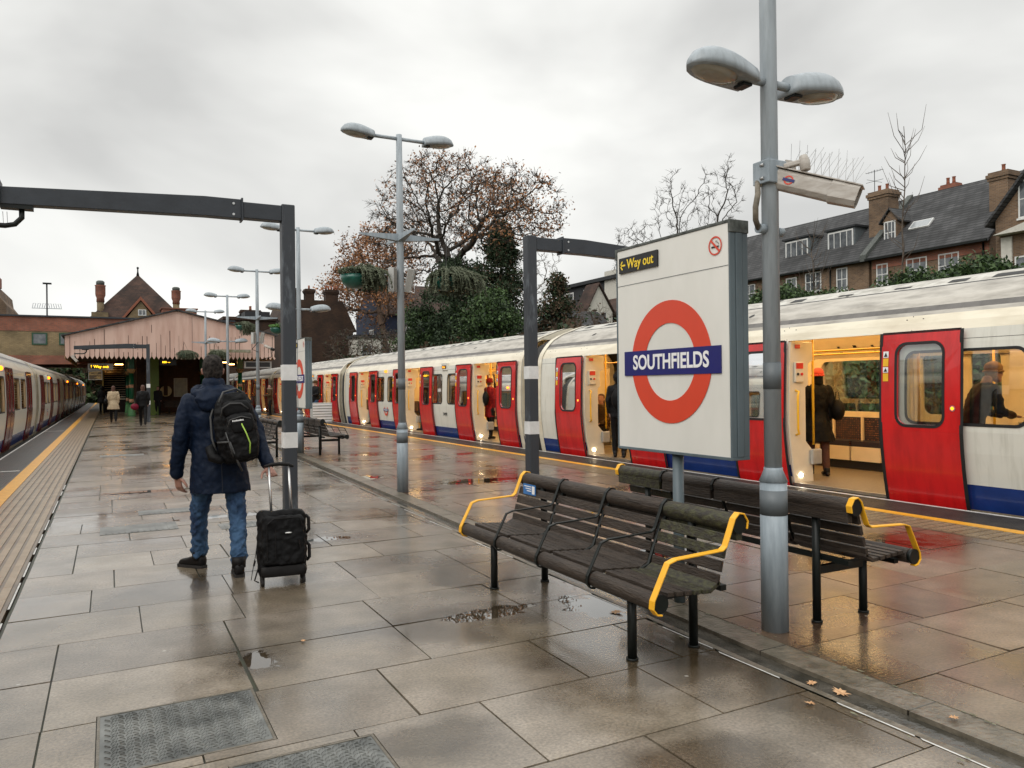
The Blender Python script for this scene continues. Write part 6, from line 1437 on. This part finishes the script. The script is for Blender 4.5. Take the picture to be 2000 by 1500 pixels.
for x, y in ((1.13, 49), (1.10, 56), (5.6, 49), (5.6, 56), (1.1, 63), (7.05, 49.0)):
    b = MB(); b.tube([(x, y, 0), (x, y, .08), (x, y, .5), (x, y, .62), (x, y, .66)], [.21, .20, .16, .15, .19], 14, 1); b.tube([(x, y, .66), (x, y, 2.5)], .125, 14, 0); b.tube([(x, y, .78), (x, y, .98)], .13, 14, 2); b.tube([(x, y, 1.62), (x, y, 1.80)], .13, 14, 2); b.tube([(x, y, 2.45), (x, y, 2.6), (x, y, 2.7)], [.13, .22, .24], 14, 3); b.box(x-.15, x+.15, y-.15, y+.15, 2.7, 3.52, 0)
    b.build('column', [C_green, C_lgreen, C_peach, C_gold], cn)
b = MB(); b.box(2.10, 2.62, 50, 50.5, 0, 3.5); b.build('lime_pillar', C_lime, cn)
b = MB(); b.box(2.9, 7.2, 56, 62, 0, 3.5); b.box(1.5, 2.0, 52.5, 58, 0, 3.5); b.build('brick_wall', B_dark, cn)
C_lampm = emis('warm_canopy_lamp', (1, .50, .14), 18)
for x, y, z in ((-.2, 48.5, 2.9), (.55, 53, 3.05), (-.2, 62, 3.2), (6.3, 50, 3.1), (7.2, 54, 3.1), (6.8, 60, 3.2), (7.6, 47, 3.0), (3.2, 53, 3.3), (.6, 68, 3.2), (7, 70, 3.1)):
    b = MB(); b.box(x-.22, x+.22, y-.05, y+.05, z, z+.05); b.build('canopy_lamp', C_lampm, cn); b = MB(); b.box(x-.25, x+.25, y-.08, y+.08, z+.06, z+.10); b.tube([(x, y, z+.1), (x, y, 3.52)], .01, 4); b.build('lamp_shade', G_dark, cn)
b = MB(); b.box(4.9, 7.0, 44.6, 44.75, 3.50, 3.66); b.box(4.9, 4.95, 44.75, 45, 3.5, 3.66); b.box(6.9, 6.95, 44.75, 45, 3.5, 3.66); b.build('white_beam', mat('stained_white_beam', (.3, .29, .24), .6, c2=(.14, .13, .06), scale=4), cn)
sp_ = thing('staircase', 'stairs with pale step edges rising at the back of the platform', 'stairs', (.5, 60, 0))
b = MB()
for k in range(16): b.box(-.30, 1.02, 59+k*.28, 59.3+k*.28, 0, .9+k*.16); 
b.build('steps', C_dark, sp_); b = MB()
for k in range(16): b.box(-.28, 1.0, 58.985+k*.28, 59.02+k*.28, .86+k*.16, .915+k*.16)
b.build('step_edge', mat('pale_nosing', (.75, .68, .5), .5), sp_); b = MB(); b.box(-.42, -.32, 58.6, 64, 0, 3.4); b.build('lit_post', mat('ochre_panel', (.30, .20, .04), .6), sp_)
# signs under the canopy
wsn = thing('way_out_sign', 'grey box sign with glowing yellow Way out lettering hung at the canopy edge', 'sign', (-.4, 47, 2.77)); b = MB(); b.box(-.60, .60, 0, .12, -.17, .17); b.build('box', G_spk, wsn); b = MB(); b.box(-.52, .30, -.012, 0, -.11, .11); pn = b.build('panel', G_blk, wsn)
C_wy = emis('lit_yellow_lettering', (1, .52, .02), 3)
text('Way out', .20, MYneg(-.33, -.014, 0), C_wy, pn, off=.004); b = MB(); b.box(-.44, -.425, -.016, -.013, -.06, .05); b.add([(-.4325, -.015, .085), (-.475, -.015, .035), (-.39, -.015, .035)], [(0, 1, 2)]); b.build('arrow', C_wy, pn)
b = MB()
for x in (-.5, .5): b.tube([(x, .06, .17), (x, .06, .76)], .012, 5)
b.build('hanger', G_dark, wsn)
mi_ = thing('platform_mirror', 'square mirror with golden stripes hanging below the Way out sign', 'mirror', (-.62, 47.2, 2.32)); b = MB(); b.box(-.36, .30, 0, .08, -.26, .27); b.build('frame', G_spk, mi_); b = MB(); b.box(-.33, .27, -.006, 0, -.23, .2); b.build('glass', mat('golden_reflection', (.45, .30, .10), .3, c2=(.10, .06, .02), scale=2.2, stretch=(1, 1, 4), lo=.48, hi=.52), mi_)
ds = thing('train_indicator', 'black train indicator box with amber lettering under the canopy', 'sign', (2.95, 47, 3.03)); b = MB(); b.box(-.42, .42, 0, .2, -.17, .17); o = b.build('box', G_blk, ds)
b = MB()
for k, w_ in enumerate((.07, .07, .07, .04, .09, .03)): b.box(-.30+k*.075, -.30+k*.075+w_*.75, -.004, 0, -.03-(.02 if k < 3 else 0), .05 if k < 3 else .0)
b.build('lettering', C_wy, ds)
ds2 = thing('train_indicator', 'grey-framed dark indicator board under the right side of the canopy', 'sign', (7.55, 45.6, 2.86)); b = MB(); b.box(-.75, .75, 0, .2, -.2, .2); b.build('box', G_spk, ds2); b = MB(); b.box(-.66, .66, -.01, 0, -.13, .13); b.build('screen', G_blk, ds2)
po = thing('poster_board', 'pale framed poster on the dark brick wall under the canopy', 'poster', (4.25, 55.95, 1.63)); b = MB(); b.box(-.42, .42, 0, .04, -.62, .62); b.build('frame', G_spk, po); b = MB(); b.box(-.37, .37, -.006, 0, -.57, .57); b.build('sheet', mat('poster_paper', (.22, .25, .22), .4, c2=(.35, .37, .30), scale=4), po)
ro = thing('round_sign', 'round pale sign with a dark upright on the brick wall under the canopy', 'sign', (3.32, 55.5, 1.45)); b = MB(); b.tube([(0, 0, -.05), (0, .03, -.05)], .36, 28); b.build('disc', mat('cream_disc', (.50, .42, .22), .5), ro); b = MB(); b.box(-.11, .11, -.05, -.03, -.35, 1.4); b.box(-.13, -.09, -.06, -.05, -.35, 1.4); b.build('upright', B_dark, ro)
bx = thing('louvred_cabinet', 'small pale louvred cabinet standing by the train beyond the farther sign', 'cabinet', (8.0, 32.8, 0)); b = MB()
b.box(-.42, .42, -.2, .2, 0, .86); b.build('case', G_spk, bx); b = MB()
for k in range(7): b.box(-.40, .40, -.225, -.2, .06+k*.115, .12+k*.115)
b.build('louvre', G_txtw, bx)
for rt in [o for o in col.objects if o.parent is None and o.type == 'EMPTY' and o.location.length > 0 and o.name.split('.')[0] in ('terraced_house', 'corner_house', 'modern_house', 'cottage', 'garden_shed', 'blue_house', 'old_house', 'low_white_house', 'flat_roofed_block', 'station_building', 'station_house', 'gabled_house', 'station_canopy', 'staircase')]:
    for c in rt.children: c.location = Vector(c.location)-rt.location
# ================================================================ VEGETATION
def grow(seed, base, trunk, att, step=.35, kill=.6, infl=4.0, maxit=90):
    rng = np.random.default_rng(seed); nodes = [np.array(base, float)]; par = [-1]
    for p in trunk:
        a = nodes[-1]; p = np.array(p, float); n = max(1, int(np.linalg.norm(p-a)/step))
        for k in range(1, n+1): nodes.append(a+(p-a)*k/n+rng.normal(0, .03, 3)); par.append(len(nodes)-2)
    att = np.array(att); P_ = np.array(nodes); alive = np.ones(len(att), bool)
    near = np.zeros(len(att), int); dist = np.full(len(att), 1e9)
    def upd(new0):
        nonlocal near, dist
        for s0 in range(new0, len(P_), 64):
            Q = P_[s0:s0+64]; d = np.linalg.norm(att[:, None]-Q[None], axis=2); j = d.argmin(1); dm = d[np.arange(len(att)), j]; u = dm < dist; near[u] = j[u]+s0; dist[u] = dm[u]
    upd(0)
    for it in range(maxit):
        idx = np.where(alive & (dist < infl))[0]
        if len(idx) == 0:
            if not alive.any(): break
            infl *= 1.5
            if infl > 60: break
            continue
        dirs = {}
        for i in idx:
            v = att[i]-P_[near[i]]; n = np.linalg.norm(v); dirs.setdefault(near[i], np.zeros(3)); dirs[near[i]] += v/max(n, 1e-6)
        new = []
        for k, v in dirs.items():
            v = v/max(np.linalg.norm(v), 1e-6)+rng.normal(0, .22, 3); v /= np.linalg.norm(v)
            new.append(P_[k]+v*step); par.append(int(k))
        n0 = len(P_); P_ = np.vstack([P_, new]); upd(n0); alive &= dist > kill
    return P_, par
def radii(P_, par, tip=.012, ex=2.4, rmax=None):
    n = len(P_); r = np.zeros(n); ch = [0]*n
    for i, p in enumerate(par):
        if p >= 0: ch[p] += 1
    acc = np.zeros(n)
    for i in range(n-1, -1, -1):
        acc[i] = tip**ex if ch[i] == 0 else acc[i]
        r[i] = acc[i]**(1/ex)
        if par[i] >= 0: acc[par[i]] += acc[i]
    if rmax: r *= 1; r = np.minimum(r, rmax)
    return r, ch
def ellips(rng, c, rad, n, hollow=.0, zmin=None, low=-1):
    out = []
    while len(out) < n:
        p = rng.uniform(-1, 1, 3); d = np.linalg.norm(p)
        if d > 1 or d < hollow or p[2] < low: continue
        out.append(np.array(c)+p*np.array(rad))
    return out
V_bark = mat('dark_bark', (.020, .015, .011), .9, c2=(.05, .04, .03), scale=8); V_barkr = mat('reddish_bark', (.045, .026, .016), .9, c2=(.09, .055, .035), scale=8); V_twig = mat('grey_twigs', (.06, .045, .035), .9, c2=(.11, .085, .065), scale=6)
V_o1 = mat('rust_leaves', (.25, .10, .035), .8, c2=(.42, .20, .085), scale=9); V_o2 = mat('brown_leaves', (.15, .075, .04), .8, c2=(.26, .14, .075), scale=9)
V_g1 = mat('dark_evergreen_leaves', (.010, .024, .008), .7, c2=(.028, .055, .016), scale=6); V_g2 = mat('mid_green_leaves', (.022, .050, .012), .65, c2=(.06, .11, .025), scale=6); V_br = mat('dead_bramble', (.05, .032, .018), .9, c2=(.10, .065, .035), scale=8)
def leafset(b, pts, per, spread, size, rng, mis, droop=0):
    C_ = np.repeat(np.array(pts), per, 0); n = len(C_); C_ = C_+rng.normal(0, spread, (n, 3)); a = rng.normal(0, 1, (n, 3)); a /= np.linalg.norm(a, axis=1)[:, None]; q = rng.normal(0, 1, (n, 3)); q -= (q*a).sum(1)[:, None]*a; q /= np.linalg.norm(q, axis=1)[:, None]
    s = size*rng.uniform(.5, 1.3, n)[:, None]; a = a*s; q = q*s*.55
    V = np.stack([C_-a, C_+q, C_+a*1.1, C_-q], 1).reshape(-1, 3); base = len(b.v)
    b.v += list(map(tuple, V)); mi = rng.choice(mis, n)
    for k in range(n): b.f.append((base+4*k, base+4*k+1, base+4*k+2, base+4*k+3)); b.m.append(int(mi[k])); b.sm.append(False)
def wood(b, P_, par, r, mi=0, minr=.0, sides=None, jit=0):
    for i, p in enumerate(par):
        if p < 0 or r[i] < minr: continue
        n = 3 if r[i] < .03 else 5 if r[i] < .1 else 9
        ra = min(r[p], r[i]*1.35); b.tube([P_[p], P_[i]], [ra, r[i]], n, mi, caps=False)
def tree(name, lab, base, trunk, att, seed, step, kill, tip, rmax, barkm, leaves=None, infl=4, grp=None, per=6, spread=.25, lsize=.12, lfrac=1.0, twigs=0, ex=2.4, cat='tree'):
    t = thing(name, lab, cat, base, 0, grp); rng = np.random.default_rng(seed)
    P_, par = grow(seed, base, trunk, att, step, kill, infl); r, ch = radii(P_, par, tip, ex, rmax); P_ = P_-np.array(base)
    b = MB(); wood(b, P_, par, r); tips = [i for i in range(len(P_)) if ch[i] == 0]
    if twigs:
        for i in tips+[i for i in range(len(P_)) if r[i] < tip*2.2 and rng.random() < .5]:
            p = par[i]
            if p < 0: continue
            d0 = P_[i]-P_[p]; d0 = d0/np.linalg.norm(d0)
            for k in range(twigs):
                d = d0+rng.normal(0, .55, 3); d[2] += .15; d /= np.linalg.norm(d); l = step*rng.uniform(.6, 1.8); m1 = P_[i]+d*l*.5+rng.normal(0, .04, 3); b.tube([P_[i], m1, P_[i]+d*l], [tip*.8, tip*.6, tip*.35], 3, 0, caps=False)
    b.build('trunk', barkm, t, recalc=False)
    if leaves:
        L_ = MB(); c = [P_[i] for i in range(len(P_)) if r[i] < tip*1.9 and rng.random() < lfrac and leaves[1](P_[i])]
        if c: leafset(L_, c, per, spread, lsize, rng, range(len(leaves[0]))); L_.build('crown', leaves[0], t, recalc=False)
    return t
rg_ = np.random.default_rng(77)
# big oak: umbrella crown with rusty leaves, fork about twelve metres up
ob = (23.3, 54.3, 3.2)
att = ellips(rg_, (23.3, 54.0, 12.6), (6.8, 6.8, 6.9), 1100, .25, low=.0)+ellips(rg_, (23.6, 45.6, 12.9), (4.0, 5.2, 3.0), 460, low=-.6)+ellips(rg_, (23.2, 61.2, 12.6), (4.5, 4.0, 3.8), 380, low=-.6)
tree('oak_tree', 'big spreading oak with rust-brown leaves above the middle carriage', ob, [(23.5, 54.0, 7.5), (23.2, 54.1, 10.2)], att, 5, .40, .55, .020, .5, V_bark, ([V_o1, V_o2], lambda p: p[2] > 12.6 or abs(p[1]) > 6.5 or rg_.random() < .28), infl=5, per=8, spread=.30, lsize=.10, lfrac=1, twigs=5, ex=2.1)
att = ellips(rg_, (25.5, 80, 13.6), (4.5, 6.0, 6.0), 420, low=-.9)+ellips(rg_, (24.0, 88, 12.0), (2.5, 5, 4.5), 220)
tree('oak_tree', 'smaller oak with denser orange-brown leaves left of the second lamp post', (25.5, 76.5, 3.2), [(25.5, 77.2, 7.0)], att, 6, .5, .75, .028, .34, V_barkr, ([V_o1, V_o1, V_o2], lambda p: p[2] > 7.5 or rg_.random() < .3), infl=6, per=18, spread=.42, lsize=.16, lfrac=.95, twigs=3, ex=2.2)
att = ellips(rg_, (24, 28.7, 9.0), (1.3, 1.1, 2.9), 260)+ellips(rg_, (24, 25.7, 9.0), (1.2, .95, 2.9), 240)+ellips(rg_, (24, 31.8, 7.8), (1.4, 1.6, 2.3), 240)+ellips(rg_, (24, 28.5, 6.6), (1.8, 3.4, 1.3), 160)
tree('bare_tree', 'bare gnarled tree with twisting twigs rising behind the near station sign', (24, 28.4, 3.1), [(24, 28.5, 5.2)], att, 7, .20, .30, .010, .2, V_bark, None, infl=3, twigs=4, ex=2.1)
att = ellips(rg_, (34, 62.5, 10.5), (4, 5, 5), 420, low=-.8)
tree('bare_tree', 'pale leafless tree with upright twigs between the gantry and the dark house', (34, 62, 3.2), [(34, 62.2, 6)], att, 8, .35, .55, .018, .2, V_twig, ([V_o2], lambda p: rg_.random() < .15), infl=4, twigs=4, per=2, lsize=.1)
# sapling
def sapling(lab, base, h, seed, n=12, sp=1.0):
    t = thing('sapling', lab, 'sapling', base, 0, 'thin bare saplings on the bank'); r_ = random.Random(seed); b = MB(); p = Vector((0, 0, 0)); pts = [p.copy()]
    for k in range(10): p = p+Vector((r_.gauss(0, .05), r_.gauss(0, .05), h/10)); pts.append(p.copy())
    b.tube(pts, [.035*(1-k/11)+.006 for k in range(11)], 5)
    for k in range(n):
        u_ = r_.uniform(3.2, 9.6); i = int(u_); a = r_.uniform(0, 6.28); q = pts[i].lerp(pts[min(10, i+1)], u_-i); l = r_.uniform(.5, 1.5)*sp; e1 = q+Vector((math.cos(a)*l*.4, math.sin(a)*l*.4, l*r_.uniform(.2, .5))); e2 = e1+Vector((math.cos(a)*l*r_.uniform(.0, .3), math.sin(a)*l*.2, l*r_.uniform(.3, .7))); b.tube([q, e1, e2], [.014, .010, .004], 4)
    b.build('stem', V_twig, t); return t
sapling('thin bare sapling standing in front of the slate roof by the tall chimney', (22.5, 15.8, 3.0), 6.6, 3, 34, .9)
sapling('faint thin sapling by the hedge in front of the box dormers', (24, 20.8, 3.0), 4.4, 4, 40, .8)
sapling('wispy sapling above the ridge of the slate roof', (52, 28.5, 3.0), 12.0, 5, 10)
def evergreen(name, lab, base, h, rad, seed, mats_, n=2600, size=.16, grp=None, conic=True):
    t = thing(name, lab, 'tree', base, 0, grp); rng = np.random.default_rng(seed); b = MB(); b.tube([(0, 0, 0), (0, 0, h*.95)], [.2, .03], 8); W = b; pts = []
    for k in range(int(h*9)):
        z = h*(.12+.86*rng.random()); f = (1-z/h)**.7 if conic else math.sqrt(max(.05, 1-((z/h-.5)/.55)**2)); l = rad*f*rng.uniform(.55, 1.15); a = rng.uniform(0, 6.28); e_ = np.array([math.cos(a)*l, math.sin(a)*l, z-l*.22])
        W.tube([(0, 0, z), tuple(e_*[.5, .5, 1]+[0, 0, .15]), tuple(e_)], [.03, .02, .008], 3, caps=False)
        for q in np.linspace(.3, 1, 7): pts.append(np.array([0, 0, z])*(1-q)+e_*q)
    W.build('trunk', V_bark, t, recalc=False); L_ = MB(); leafset(L_, pts, max(1, int(n*1.7)//len(pts)), .26, size*.72, rng, range(len(mats_))); L_.build('crown', mats_, t, recalc=False); return t
EV = [('evergreen_tree', 'tall ragged dark conifer against the sky left of the second gantry post', (24.2, 47.6, 3.2), 9.6, 3.8, [V_g1, V_g1, V_g1, V_g1, V_br], 15000, True), ('evergreen_tree', 'dark broad evergreen below the right side of the oak', (23.4, 52.0, 3.2), 8.0, 3.4, [V_g1], 12000, False),
      ('holly_tree', 'bright mid-green holly bush just over the train roof left of the second gantry', (21.2, 43.0, 3.0), 4.4, 2.3, [V_g1, V_g2, V_g2], 5200, False), ('holly_tree', 'ivy-covered dark green tree right of the second lamp post', (21.5, 56.0, 3.0), 4.6, 2.2, [V_g1, V_g2], 5600, False),
      ('evergreen_tree', 'dark ragged conifer with thin tip right behind the second gantry post', (26.0, 43.0, 3.2), 5.4, 2.4, [V_g1, V_br], 3800, True), ('evergreen_tree', 'low dark bush beneath the oak trunk', (22.5, 52.5, 3.0), 4.2, 2.2, [V_g1], 4200, False)]
for nm, lab, base, h, rad, ms, n, cn_ in EV: evergreen(nm, lab, base, h, rad, int(base[1]*7), ms, n, .15, None, cn_)
# bare shrubs and small trees along the bank
SH = [(22, 64, 'bare shrub right of the second lamp post foot'), (23, 70, 'bare brown shrub left of the second lamp post foot'), (21, 75, 'tangled bare shrub in front of the blue house'), (22, 82, 'bare shrub just right of the farther station sign'), (20, 92, 'bare leaning shrub between the farther sign and the blue house'), (19, 101, 'dark bare tree beside the sooty chimneys'), (25, 98, 'thin-trunked bare tree against the pale sky beside the blue house'),
      (22, 36.5, 'twiggy brown shrub below the white gable cottage'), (22, 33, 'brown bramble shrub left of the near sign edge'), (21, 31, 'low twiggy shrub behind the near sign'), (26, 62, 'ivy-tangled bare trunk beside the tan wall')]
for i, (x, y, lab) in enumerate(SH):
    far = y > 60; h = 3.6 if far else 2.0; rd = 2.8 if far else 1.5
    if y > 85: h = 6.0
    att = ellips(np.random.default_rng(i+40), (x, y, 3+h*.62), (rd, rd, h*.6), 150 if far else 110, low=-.85)
    tree('bare_shrub', lab, (x, y, 2.9), [(x, y, 3.3)], att, 20+i, .3, .45, .020 if far else .011, .12, V_barkr if i % 2 else V_twig, ([V_br, V_g1], lambda p: rg_.random() < .5), infl=3, twigs=3, per=3, spread=.22, lsize=.11, cat='shrub')
# hedge on the bank and undergrowth below it
def mass(name, lab, boxes, n, size, mats_, seed, stuff=False, cat='hedge'):
    rng = np.random.default_rng(seed); b = MB(); pts = []
    for _ in range(n):
        x0, x1, y0, y1, zf = boxes[rng.integers(len(boxes))]; x, y = rng.uniform(x0, x1), rng.uniform(y0, y1)
        zt = zf(x, y)*(1); pts.append((x, y, zt-abs(rng.normal(0, .22))))
    leafset(b, pts, 3, .10, size, rng, range(len(mats_)))
    o = b.build(name, mats_, None, recalc=False)
    if stuff: tag(o, kind='stuff')
    else: tag(o, lab, cat)
    return o
hz_ = lambda x, y: 4.30+.28*math.sin(y*1.1)+.22*math.sin(y*2.7+1)+.25*(1 if y < 11 else 0)+.12*math.sin(x*4+y*3)-.35*abs(x-20.3)**1.5
b_h = mass('hedge', 'evergreen hedge running along the bank in front of the brick terrace', [(18.6, 22, 1.5, 24, hz_)], 26000, .060, [V_g1, V_g2, V_g2], 1)
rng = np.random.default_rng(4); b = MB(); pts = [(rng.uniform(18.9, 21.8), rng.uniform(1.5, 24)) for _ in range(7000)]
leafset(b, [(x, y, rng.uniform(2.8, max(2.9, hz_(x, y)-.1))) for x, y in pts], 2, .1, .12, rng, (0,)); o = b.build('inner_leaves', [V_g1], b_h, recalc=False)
bank = lambda x, y: gz(x, y)+.35+.18*math.sin(x*2.1+y)+.16*math.sin(y*1.7-x)
V_g3 = mat('ivy_leaves', (.045, .09, .025), .65, c2=(.09, .16, .05), scale=6)
mass('undergrowth', None, [(13.4, 19.2, 0, 24, bank)], 17000, .10, [V_g1, V_g3, V_g3], 2, True)
mass('brambles', None, [(16.5, 23, 24, 105, lambda x, y: gz(x, y)+.55+.3*math.sin(y)+.25*math.sin(x*2+y*.7))], 14000, .16, [V_g1, V_br, V_br], 3, True)
# far wooded rise beyond the left train
mass('far_trees', None, [(-24, 6, 108, 125, lambda x, y: rng.uniform(-1, 5.5)+1.0*abs(math.sin(x*.4)))], 7000, .4, [V_g1, V_br, V_g2], 9, True)
